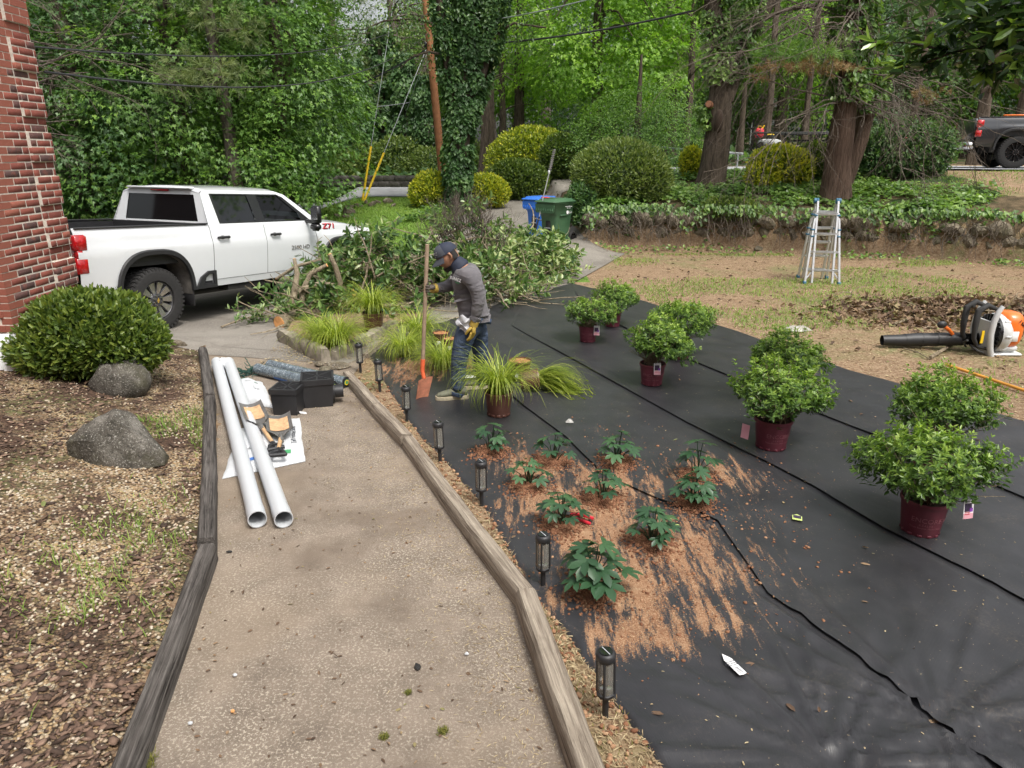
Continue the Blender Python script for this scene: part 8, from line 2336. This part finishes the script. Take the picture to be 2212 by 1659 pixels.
# neck gaiter and shirt
skin('neck_gaiter', [J(999, 583), J(992, 575), J(985, 567), J(978, 562)], [(0, 1), (1, 2), (2, 3)], [.112, .100, .082, .066], 'navy', man, 0, 2)
V = [J(1024, 680), wa, J(1016, 640), ch, uc, J(996, 578), sN, J(1027, 617, -.21), eN, J(1031, 668, -.21), J(1026, 687, -.20), sF, J(982, 608, .18), eF, J(953, 621, .12), J(945, 622.5, .07)]
E_ = [(0, 1), (1, 2), (2, 3), (3, 4), (4, 5), (4, 6), (6, 7), (7, 8), (8, 9), (9, 10), (4, 11), (11, 12), (12, 13), (13, 14), (14, 15)]
Rd = [(.150, .150), (.150, .148), (.150, .150), (.150, .155), (.118, .135), .092, .098, .080, .070, .058, .050, .088, .072, .062, .052, .046]
shirt = skin('shirt', V, E_, Rd, 'shirt', man, 1, 2)
m = MB(); m.tube([J(1030, 683, -.20), J(1023, 692, -.20)], [.052, .050], 14); m.tube([J(947, 622, .075), J(941, 623, .06)], [.046, .044], 14); m.build('cuffs', MT['shirt'], shirt)
for tx, u, v, sz, mat in (('JUAREZ', 1.0, 0, .040, 'print_white'),):
    me_ = text_mesh(tx, sz, MT[mat], .0005); p = J(984, 603, -.168); link('lettering', me_, man, p + Vector((0, 0, 0)), (R(82), R(10), R(-38)))
m = MB(); m.box((0, 0, 0), (.05, .001, .006)); m.build('logo_stripe', MT['print_green'], man, J(988, 611, -.165), (0, R(10), R(-38)))
# jeans
V = [J(1027, 676), pel, hN, J(1002, 732, -.10), kN, J(990, 806, -.09), J(987, 848, -.09), hF, J(1035, 732, .11), kF, J(1040, 796, .2), J(1041, 824, .24)]
E_ = [(0, 1), (1, 2), (2, 3), (3, 4), (4, 5), (5, 6), (1, 7), (7, 8), (8, 9), (9, 10), (10, 11)]
Rd = [(.136, .140), (.142, .148), .118, .105, .086, .076, .070, .115, .098, .080, .070, .066]
jeans = skin('jeans', V, E_, Rd, 'jeans', man, 1, 2)
m = MB(); m.tube([J(988, 846, -.09), J(986, 852, -.09)], [.074, .072], 16); m.tube([J(1041, 822, .24), J(1041, 827, .24)], [.068, .067], 16); m.build('hems', MT['jeans'], jeans)
m = MB(); m.box((0, 0, 0), (.12, .006, .05), bev=.002); m.build('back_pocket', MT['jeans'], jeans, J(1050, 694, -.115), (0, R(12), R(35)))
# shoes
for (an, to_, dy) in ((aN, tN, -.09), (aF, tF, .24)):
    g = Vector((an.x, an.y, -.016)); d = Vector((to_.x - an.x, to_.y - an.y - .02, 0)).normalized(); s2 = Vector((-d.y, d.x, 0))
    def SP(f, s, z): return g + d * f + s2 * s + Vector((0, 0, z))
    def ringz(f, w_, h_, z0): return [SP(f, w_ * math.cos(a) * (1 if math.sin(a) > -.2 else .95), z0 + h_ * (.5 + .5 * math.sin(a))) for a in np.linspace(0, 2 * PI, 15)[:-1]]
    m = MB(); m.loft([ringz(f, w_, h_, .028) for f, w_, h_ in ((-.095, .022, .05), (-.085, .036, .085), (-.05, .043, .105), (.0, .045, .110), (.04, .046, .092), (.09, .050, .07), (.14, .048, .055), (.185, .036, .042), (.205, .016, .025))], 0, True, True); sh = m.build('shoe', MT['shoe'], man)
    m = MB(); m.loft([[SP(f, s * w_, z) for s, z in ((-1, .002), (1, .002), (1.08, .030), (1, .040), (-1, .040), (-1.08, .030))] for f, w_ in ((-.105, .02), (-.092, .040), (-.03, .042), (.03, .041), (.10, .049), (.16, .045), (.20, .028), (.215, .010))], 0, True, False); m.build('sole', MT['sole'], sh)
    m = MB()
    for k in range(4): m.tube([SP(.035 + .028 * k, -.032, .105 - .014 * k), SP(.045 + .028 * k, .0, .122 - .014 * k), SP(.035 + .028 * k, .032, .105 - .014 * k)], .004, 5)
    m.build('laces', MT['glove_grey'], sh)
# gloves : palm, four unequal fingers, thumb
def hand(base, dirv, palm_n, curl, mat, sc=1.0, thumb_side=1, name='glove'):
    d = Vector(dirv).normalized(); n = Vector(palm_n); n = (n - d * n.dot(d)).normalized(); s = d.cross(n)
    V = [Vector(base), Vector(base) + d * .045 * sc, Vector(base) + d * .085 * sc]; E_ = [(0, 1), (1, 2)]; Rd = [(.036 * sc, .028 * sc), (.044 * sc, .024 * sc), (.043 * sc, .020 * sc)]
    o = skin(name, V, E_, Rd, mat, man, 0, 2)
    for k, (off, L) in enumerate(((-.033, .070), (-.011, .080), (.011, .076), (.032, .060))):
        p = Vector(base) + d * .078 * sc + s * off * sc; a = curl * (.5 + .05 * k); V = [p - d * .02 * sc]; dd = d.copy(); V.append(p)
        for q in range(3):
            dd = (dd * math.cos(a) + n * math.sin(a)).normalized() if q or curl > 1 else dd
            V.append(V[-1] + dd * L * sc * (.45, .32, .23)[q])
            n2 = n
            a2 = a
        # bend progressively
        pts = [V[0], V[1]]; ang = 0
        for q in range(3):
            ang += curl * (.75, .9, .55)[q]
            pts.append(pts[-1] + (d * math.cos(ang) + n * math.sin(ang)) * L * sc * (.45, .32, .23)[q])
        skin('finger', pts, [(i, i + 1) for i in range(len(pts) - 1)], [.0115 * sc, .0115 * sc, .0108 * sc, .0098 * sc, .0085 * sc], mat, o, 0, 1)
    p = Vector(base) + d * .022 * sc + s * thumb_side * .030 * sc; t1 = (d * .55 + s * thumb_side * .75 + n * .25).normalized(); t2 = (d * .8 + n * (.35 + .5 * curl) - s * thumb_side * .1).normalized()
    skin('thumb', [p, p + t1 * .035 * sc, p + t1 * .035 * sc + t2 * .030 * sc, p + t1 * .035 * sc + t2 * .055 * sc], [(0, 1), (1, 2), (2, 3)], [.015 * sc, .0135 * sc, .012 * sc, .0095 * sc], mat, o, 0, 1)
    return o
gN = hand(J(1023, 700, -.20), (-.10, -.02, -1), (-.75, .35, 0), .38, 'glove', 1.15, -1)
m = MB(); m.tube([J(1026, 693, -.20), J(1022, 704, -.20)], [.044, .041], 14); m.build('glove_cuff', MT['glove'], gN)
shv_top, shv_mid, shv_tip = J(923, 528, -.07), J(913.6, 777.6, -.06), J(908, 859, -.05)
grip = J(919.8, 622, -.065)
gF = hand(grip + Vector((.085, .055, .0)), (-.86, -.42, .02), (.02, -.8, .12), 1.35, 'glove_grey', 1.1, 1)
gF.location = (0, 0, 0)
m = MB(); m.tube([J(942, 623, .065), J(934, 622.5, .03)], [.047, .044], 14); m.build('glove_cuff', MT['glove'], gF)
m = MB(); m.grid(lambda u, v: J(1006, 699, -.20) + Vector(((u - .5) * .15 + .02 * math.sin(v * 8), -.02 * math.sin(PI * u) + .015 * math.sin(v * 11 + u * 5), (v - .5) * .14 + .02 * math.sin(u * 9))), 12, 12); m.build('rag', MT['rag'], man)
# long handled shovel
sh = thing('shovel', 'long handled shovel with a red blade, upright in the man\'s gloved hand', 'shovel', man.location + shv_tip)
def S_(p): return p - shv_tip
m = MB(); m.tube([S_(shv_top), S_(shv_top.lerp(shv_mid, .5)), S_(shv_mid)], [.0185, .019, .0195], 12); m.build('handle', MT['old_wood'], sh)
d0 = (shv_mid - shv_top).normalized(); bt = J(916, 815, -.075)
m = MB(); m.tube([S_(shv_mid - d0 * .01), S_(J(912.5, 800, -.06)), S_(J(916, 818, -.085))], [.023, .022, .018], 12); m.build('socket', MT['red_paint'], sh)
m = MB(); A0 = S_(J(917, 816, -.09)); B0 = Vector((0, 0, -.02)); ax = (B0 - A0); wv = Vector((.80, .58, .12)).normalized()
def bl2(u, v, o=0):
    w_ = .078 * (1 - .12 * v); return A0 + ax * v * 1.02 + wv * (u - .5) * 2 * w_ + ax.cross(wv).normalized() * (.020 * (2 * u - 1) ** 2 + o)
m.grid(lambda u, v: bl2(u, v), 9, 9); m.grid(lambda u, v: bl2(u, v, .004), 9, 9, flip=True); m.build('blade', MT['blade_pink'], sh)
# ---------------------------------------------------------------- dark pickup and its trailer on the right
hd2 = math.atan2(-.27, .96); n2 = Vector((-math.sin(hd2), math.cos(hd2), 0)); f2 = Vector((math.cos(hd2), math.sin(hd2), 0))
cw = on(2186, 368, 1.8); cw.z = zf(cw.x, cw.y) + .055
dpk = pickup('dark slate pickup with black wheels on the right hand road, cut by the picture edge', cw + .98 * n2, hd2, 0, 'dark_paint', 'dark', .44)
b = MB().box((0, 0, 0), (1.0, .12, .05), bev=.01).build('board', MT['orange_pl'], None, cw + .3 * n2 + f2 * .1 + Vector((0, 0, 1.43)), (0, 0, hd2)); tag(b, 'orange board lying across the dark pickup bed rail', 'board')
T0 = cw + .98 * n2 - f2 * 1.30
tl = thing('utility_trailer', 'black open utility trailer hitched behind the dark pickup, half hidden by the leafy bush', 'trailer', (T0.x, T0.y, T0.z), (0, 0, hd2 + PI))
m = MB()
for s in (-1, 1): m.tube([(0, s * .04, .50), (1.2, s * .6, .50)], .05, 6)
m.build('tongue', MT['gloss_black'], tl); m = MB(); m.box((3.5, 0, .52), (4.7, 1.9, .08)); m.build('deck', MT['chassis'], tl)
for s in (-1, 1):
    m = MB(); m.tube([(1.15, s * .96, 1.0), (5.85, s * .96, 1.0)], .03, 6); m.build('side_rail', MT['gloss_black'], tl)
    for k in range(6): m = MB(); m.cyl((1.15 + .94 * k, s * .96, .5), (1.15 + .94 * k, s * .96, 1.0), .025, seg=6); m.build('rail_post', MT['gloss_black'], tl)
    for k in (0, 1):
        Mx = Matrix.Translation((3.4 + .8 * k, s * 1.08, .36)) @ Matrix.Rotation(R(90), 4, 'X'); m = MB(); m.lathe([(.2, -.1), (.34, -.1), (.36, 0), (.34, .1), (.2, .1)], 24, M=Mx); w_ = m.build('wheel', MT['rubber'], tl)
        m = MB(); m.lathe([(.001, -.05), (.2, -.07), (.2, .07), (.001, .05)], 18, M=Mx); m.build('rim', MT['grey_pl'], w_)
    m = MB(); m.box((3.8, s * 1.08, .78), (1.75, .26, .03)); m.build('mudguard', MT['gloss_black'], tl)
m = MB(); m.tube([(.1, 0, .42), (.35, .05, .28), (.7, .1, .26), (1.0, .1, .45)], .015, 5); m.build('safety_chain', MT['steel'], tl)
g_ = MB(); g_.box((5.86, 0, 1.35), (.05, 1.9, .05)); g_.box((5.86, 0, .62), (.05, 1.9, .05)); g_.box((5.86, -.95, 1.0), (.05, .05, .8)); g_.box((5.86, .95, 1.0), (.05, .05, .8)); g_.build('ramp_gate', MT['gloss_black'], tl)
for k in range(5): MB().box((5.85, -.76 + .38 * k, 1.0), (.03, .24, .66)).build('gate_slat', MT['galv'], tl)
def Tp(x, y, z): 
    a = hd2 + PI; return Vector((T0.x + x * math.cos(a) - y * math.sin(a), T0.y + x * math.sin(a) + y * math.cos(a), T0.z + z))
def mower(label, p, yaw, c, s=1.0):
    t = thing('lawn_mower', label, 'mower', p, (0, 0, yaw)); m = MB(); m.loft([[(r * math.cos(a), r * .8 * math.sin(a), z) for a in np.linspace(0, 2 * PI, 17)[:-1]] for r, z in ((.34 * s, .08), (.36 * s, .14), (.33 * s, .22), (.18 * s, .26))]); m.build('deck', MT[c], t)
    m = MB(); m.cyl((0, 0, .25), (0, 0, .38), .15, .13, 14); m.build('engine', MT['gloss_black'], t); m = MB(); m.cyl((0, 0, .38), (0, 0, .42), .12, .09, 14); m.build('starter_cover', MT['yellow' if c != 'orange_pl' else 'red_pl'], t)
    for sx in (-1, 1):
        for sy in (-1, 1): m = MB(); m.cyl((sx * .28, sy * .27, .09), (sx * .28, sy * .32, .09), .09, seg=14); m.build('wheel', MT['rubber'], t)
    m = MB(); m.tube([(-.25, -.22, .2), (-.75, -.22, .75), (-.75, .22, .75), (-.25, .22, .2)], .013, 6); m.build('handlebar', MT['gloss_black'], t)
mower('white decked mower with a yellow top by the trailer gate', Tp(5.3, .4, .57), hd2, 'white_pl'); mower('orange red mower standing on the trailer behind the leafy bush', Tp(2.1, .3, .57), hd2 + 1, 'orange_pl')
for i, (x, y, c, l) in enumerate([(1.5, .2, 'red_pl', 'red fuel can at the front of the trailer'), (5.6, -.5, 'red_pl', 'red fuel can hanging by the trailer gate')]):
    t = thing('fuel_can', l, 'fuel can', Tp(x, y, .57 + .3 * i)); m = MB(); m.box((0, 0, .16), (.26, .17, .3), bev=.04); m.build('can_body', MT[c], t); m = MB(); m.tube([(-.06, 0, .31), (-.05, 0, .37), (.05, 0, .37), (.06, 0, .31)], .014, 6); m.cyl((.09, 0, .3), (.14, 0, .4), .02, seg=8); m.build('spout', MT['yellow'], t)
bpx = ux(1716, 20.9, 1.9); pr_ = thing('brick_pier', 'low brick pier in front of the trailer gate above the yellow shrub', 'pier', (bpx, 20.9, zf(bpx, 20.9)))
MB().box((0, 0, .36), (.70, .42, .72)).build('mortar_core', MT['mortar'], pr_); MB().box((0, 0, .76), (.80, .52, .07), bev=.01).build('cap_slab', MT['curb'], pr_)
PB = MB().box((0, 0, 0), (.20, .06, .0575), bev=.004).mesh('brick', MT['brick'])
for k in range(10):
    for q in range(4):
        x = -.36 + (q + .25 + .5 * (k % 2)) * .212
        if abs(x) < .30: link('brick', PB, pr_, (x, -.185, .04 + .0677 * k))

# ---------------------------------------------------------------- loose stuff : pebbles, bark, clay, straw, leaves
b = bmesh.new(); bmesh.ops.create_icosphere(b, subdivisions=1, radius=1); ICO = np.array([v.co[:] for v in b.verts]); ICF = np.array([[v.index for v in f.verts] for f in b.faces]); b.free()
def lumps(name, label, x, y, z, sz, mat, r, flat=.62, rough=.0, rnd=None, kind=True):
    n = len(x); a = r.random(n) * 2 * PI; s = np.stack([sz * (.8 + (.5 + (flat < .4)) * r.random(n)), sz * (.65 + .4 * r.random(n)), sz * flat * (.7 + .5 * r.random(n))], 1)
    v = ICO[None] * s[:, None] * (1 + rough * (r.random((n, len(ICO), 1)) - .5))
    c, q = np.cos(a)[:, None], np.sin(a)[:, None]
    v = np.stack([v[..., 0] * c - v[..., 1] * q, v[..., 0] * q + v[..., 1] * c, v[..., 2]], -1) + np.stack([x, y, z], 1)[:, None]
    f = (np.arange(n)[:, None, None] * len(ICO) + ICF[None]).reshape(-1, 3)
    o = link(name, mesh_np(name, v.reshape(-1, 3), f, MT[mat], True, np.repeat(r.random(n) if rnd is None else rnd, len(ICO))))
    return tag(o, label, name.split('_')[-1], kind='stuff')
r = np.random.default_rng(88)
def near_y(n, lo, hi): return lo + (hi - lo) * r.random(n) ** 1.7
bark_m = lambda x, y: smooth01(.46, .56, fbm(x * 1.6 + 4, y * 1.6 + 2, 41, 4) + .10 * (y < 2.9) + .12 * (x < -3.2) * (y > 4.2))
n = 17000; y = near_y(n, 1.9, 8.2); x = xL(y) - .08 - r.random(n) ** 1.2 * (1.0 + y * .52); k = r.random(n) > .72 * bark_m(x, y); x, y = x[k], y[k]
lumps('river_pebbles', 'tan and white river pebbles covering the bed left of the walkway', x, y, zg(x, y) + .014, .0075 + .006 * r.random(len(x)) ** 2, 'peb', r)
n = 11000; y = near_y(n, 1.9, 8.0); x = xL(y) - .08 - r.random(n) * (1.0 + y * .52); k = r.random(n) < .15 + .85 * bark_m(x, y); x, y = x[k], y[k]; n = len(x)
lumps('bark_chips', 'dark brown bark chips scattered over the pebble bed', x, y, zg(x, y) + .018, .007 + .014 * r.random(n) ** 2, 'barkchip', r, .28, 1.1)
def flakes(name, label, x, y, z, L, W_, mat, tilt=.35, shape='oval', cat=None):
    n = len(x); D = np.stack([r.normal(size=n), r.normal(size=n), r.normal(size=n) * tilt * .5], 1); N = np.stack([r.normal(size=n) * tilt, r.normal(size=n) * tilt, np.ones(n)], 1)
    v, f, rd = leaves(np.stack([x, y, z], 1), D, N, L * (.5 + r.random(n)), W_ * (.5 + r.random(n)), shape, .25); return tag(link(name, mesh_np(name, v, f, MT[mat], False, rd)), label, cat or name.split('_')[-1], kind='stuff')
turf('bed_weeds', 'thin grass and weeds growing through the pebble bed', 34000, -5.5, -1.5, 1.9, 6.5, lambda x, y: (x < xL(y) - .1) * np.maximum(smooth01(.50, .62, fbm(x * 1.1 + 7, y * 1.1, 19)), 1.2 * np.exp(-((x + 2.25) / .35) ** 2 - ((y - 3.55) / .6) ** 2) * smooth01(.3, .6, fbm(x * 5, y * 5, 9))), .065, .006, 4)
n = 240; y = near_y(n, 2, 7); x = xL(y) - .1 - r.random(n) * 2.6; flakes('bed_leaves', 'fallen brown leaves lying on the pebble bed', x, y, zg(x, y) + .03, .05, .028, 'lf_dead')
# strip between timber and fabric
n = 2600; y = near_y(n, 1.9, 8.0); x0 = xR(y) + .07; x1 = ex(EDGE0, y) + .01; x = x0 + (x1 - x0) * r.random(n); flakes('strip_straw', 'straw and pine needles in the gap beside the brown timbers', x, y, zg(x, y) + .012, .045, .004, 'lf_straw', .3, 'diamond')
turf('moss_strip', 'yellow green moss in the gap beside the brown timbers', 16000, -1.6, .9, 1.9, 7.8, lambda x, y: (x > xR(y) + .07) * (x < ex(EDGE0, y) + .01) * smooth01(.50, .58, fbm(x * 4, y * 3.2, 29)), .018, .004, 5, 'moss')
n = 700; y = near_y(n, 1.9, 7.5); x0 = xR(y) + .07; x1 = ex(EDGE0, y) + .02; x = x0 + (x1 - x0) * r.random(n); lumps('soil_crumbs', 'red brown soil crumbs in the gap beside the brown timbers', x, y, zg(x, y) + .008, .006 + .012 * r.random(n) ** 2, 'dirt', r, .7, .4)
# walkway : straw, chips, specks
n = 3000; y = 2 + 6.2 * r.random(n); x = xR(y) - .08 - np.abs(r.normal(size=n)) * .28 * (.4 + .16 * y); k = x > xL(y) + .1; x, y = x[k], y[k]; flakes('path_straw', 'dry grass clippings littering the walkway along the brown timbers', x, y, zg(x, y) + .016, .028, .003, 'lf_straw', .15, 'diamond', 'clippings')
n = 420; y = near_y(n, 1.9, 8); x = xL(y) + .1 + (xR(y) - xL(y) - .2) * r.random(n); flakes('path_debris', 'small brown leaf bits and chips scattered on the walkway', x, y, zg(x, y) + .017, .022, .012, 'lf_dead', .25, 'oval', 'debris')
n = 2200; x = r.uniform(-2.9, -1.4, n); y = r.uniform(7.6, 10.0, n); k = fbm(x * 2, y * 2, 3) > .5; x, y = x[k], y[k]; flakes('planter_chips', 'pale sawdust and wood chips round the kerbed planter', x, y, zg(x, y) + np.where((x > -2.6) & (y > 8.4) & (x < -1.5), .065, .028), .03, .012, 'lf_straw', .2, 'oval', 'wood chips')
# clay on the fabric
n = 52000; x = r.uniform(-2.0, 2.6, n); y = r.uniform(2.4, 8.6, n)
a = R(-57); uu = x * math.cos(a) + y * math.sin(a); vv = -x * math.sin(a) + y * math.cos(a)
st_ = vnoise(vv * 13 + 50, uu * 2.2 + 50, 77)
d = dirt_density(x, y); k = (r.random(n) < d ** 1.7 * smooth01(.40, .66, st_ + .22 * d) * .7) & (x > ex(EDGE0, y) + .03); x, y, d = x[k], y[k], d[k]; n = len(x)
lumps('clay_crumbs', 'red clay crumbs thrown over the black fabric round the hellebores', x, y, zfab(x, y) + .002, .0035 + .010 * r.random(n) ** 5, 'dirt', r, .75, .5, np.clip(.45 + .4 * r.normal(size=n) * .6, 0, 1))
n = 9000; x = np.concatenate([np.full(n // 10, p.x) + r.normal(size=n // 10) * .07 for p in HELLP]); y = np.concatenate([np.full(n // 10, p.y) + r.normal(size=n // 10) * .075 for p in HELLP]); lumps('clay_mounds', 'darker red clay mounded round each hellebore', x, y, zfab(x, y) + .004 * r.random(len(x)), .006 + .008 * r.random(len(x)) ** 2, 'dirt', r, .8, .5, np.clip(.18 + .18 * r.normal(size=len(x)), 0, 1))
n = 900; x = r.uniform(-1, 5, n); y = near_y(n, 2.1, 11.5); k = (x > ex(EDGE0, y) + .05) & (x < ex(EDGE1, y) - .05); x, y = x[k], y[k]; flakes('fabric_litter', 'pale straw bits and dry leaf crumbs scattered on the black fabric', x, y, zfab(x, y) + .003, .016, .006, 'lf_straw', .2, 'oval', 'debris')
n = 60; x = r.uniform(-.6, 4.6, n); y = near_y(n, 2.4, 10.5); k = (x > ex(EDGE0, y) + .05) & (x < ex(EDGE1, y) - .05); x, y = x[k], y[k]; flakes('fabric_leaves', 'dry curled leaves lying on the black fabric', x, y, zfab(x, y) + .006, .045, .022, 'lf_dead', .5)
# bare lawn : wood chips, dead leaves
n = 26000; x = r.uniform(1.4, 12.5, n); y = 5.5 + 11.5 * r.random(n); k = (x > ex(EDGE1, y) + .04) & (wall_s(x, y) < -.35) & (x > 1.3 + (y - 13) * .35) & (fbm(x * .7, y * .7, 51) > .36); x, y = x[k], y[k]; flakes('lawn_chips', 'pale wood chips and clippings strewn over the bare lawn', x, y, zg(x, y) + .008, .035, .013, 'lf_straw', .25, 'oval', 'wood chips')
n = 1100; x = r.uniform(2, 12.5, n); y = r.uniform(6, 17.2, n); k = (x > ex(EDGE1, y) + .04) & (wall_s(x, y) < -.2); x, y = x[k], y[k]; flakes('lawn_leaves', 'fallen brown leaves scattered on the bare lawn', x, y, zg(x, y) + .012, .07, .045, 'lf_dead', .4)
n = 5200; x = 6.9 + r.normal(size=n) * .95; y = 10.4 + r.normal(size=n) * .5; h = .22 * np.exp(-((x - 6.9) / 1.2) ** 2 - ((y - 10.4) / .6) ** 2); flakes('leaf_pile', 'raked heap of dead brown and green leaves behind the leaf blower', x, y, zg(x, y) + h * r.random(n) ** .4 + .01, .11, .07, 'lf_dead', .6, 'star')
m = MB(); rr = random.Random(6)
for i in range(60):
    p = Vector((6.9 + rr.gauss(0, 1.0), 10.3 + rr.gauss(0, .5), 0)); p.z = zf(p.x, p.y) + .08 + .1 * rr.random(); d = Vector((rr.gauss(0, 1), rr.gauss(0, .7), rr.gauss(0, .15))).normalized(); m.tube([p, p + d * .15 + Vector((0, 0, .02)), p + d * .35], [.008, .006, .003], 4)
tag(m.build('pile_twigs', MT['branch_wood']), 'broken twigs mixed into the raked leaf heap', 'twigs', kind='stuff')
for lab, pts, r0 in (('crooked broken branch on the lawn below the leaf blower', [(2010, 772), (2060, 742), (2080, 728)], .022), ('straight stick lying at the left edge of the leaf heap', [(1932, 700), (1965, 688), (1990, 680)], .02), ('thin stick lying in front of the blower tube', [(1952, 752), (1985, 762), (2008, 775)], .009)):
    q = [at(u, v, .03) for u, v in pts]; m = MB(); m.tube([p - q[0] for p in q], [r0, r0 * .8, r0 * .5], 6); tag(m.build('stick', MT['branch_wood'], None, q[0]), lab, 'stick')
# small singles
def chip(name, label, cat, u, v, s, mat, z=.02, grp=None):
    p = at(u, v, z); o = link(name, RM[int(u) % 10], None, (p.x, p.y, z + s[2] * .5), (.1, 0, u % 3), s); o.data = o.data.copy(); o.data.materials[0] = MT[mat]; return tag(o, label, cat, grp)
chip('slate_chip', 'dark grey flat stone chip lying in the middle of the near walkway', 'stone', 902, 1441, (.030, .016, .007), 'chassis')
chip('slate_chip', 'small dark stone chip on the walkway beside the grey timber', 'stone', 495, 1192, (.022, .010, .006), 'chassis')
for u, v, l in ((1008, 1413, 'white pebble on the walkway right of the dark stone chip'), (507, 1459, 'cream pebble on the walkway near the grey timber'), (503, 1538, 'tan pebble on the near walkway left'), (411, 1563, 'tan pebble at the foot of the nearest grey timber')): chip('pebble', l, 'pebble', u, v, (.012, .010, .008), 'pvc' if u != 503 else 'cutwood', grp='stray pebbles on the walkway')
for u, v, l, s in ((882, 1497, 'small moss tuft below the dark stone chip', .014), (830, 1592, 'brownish moss tuft near the picture bottom', .017), (957, 1580, 'green moss tuft near the picture bottom, right of the brownish one', .02), (318, 1648, 'moss clump against the nearest grey timber', .035)):
    p = at(u, v, .014); q = 160; P = np.stack([p.x + r.normal(size=q) * s * .5, p.y + r.normal(size=q) * s * .5, np.full(q, .014)], 1); b_ = blades(P, unit(np.stack([r.normal(size=q) * .7, r.normal(size=q) * .7, np.ones(q)], 1)), s * .9, .003, .4, 2); tag(link('moss_tuft', mesh_np('moss_tuft', *b_[:2], MT['moss'], False, b_[2])), l, 'moss', 'moss tufts on the walkway')
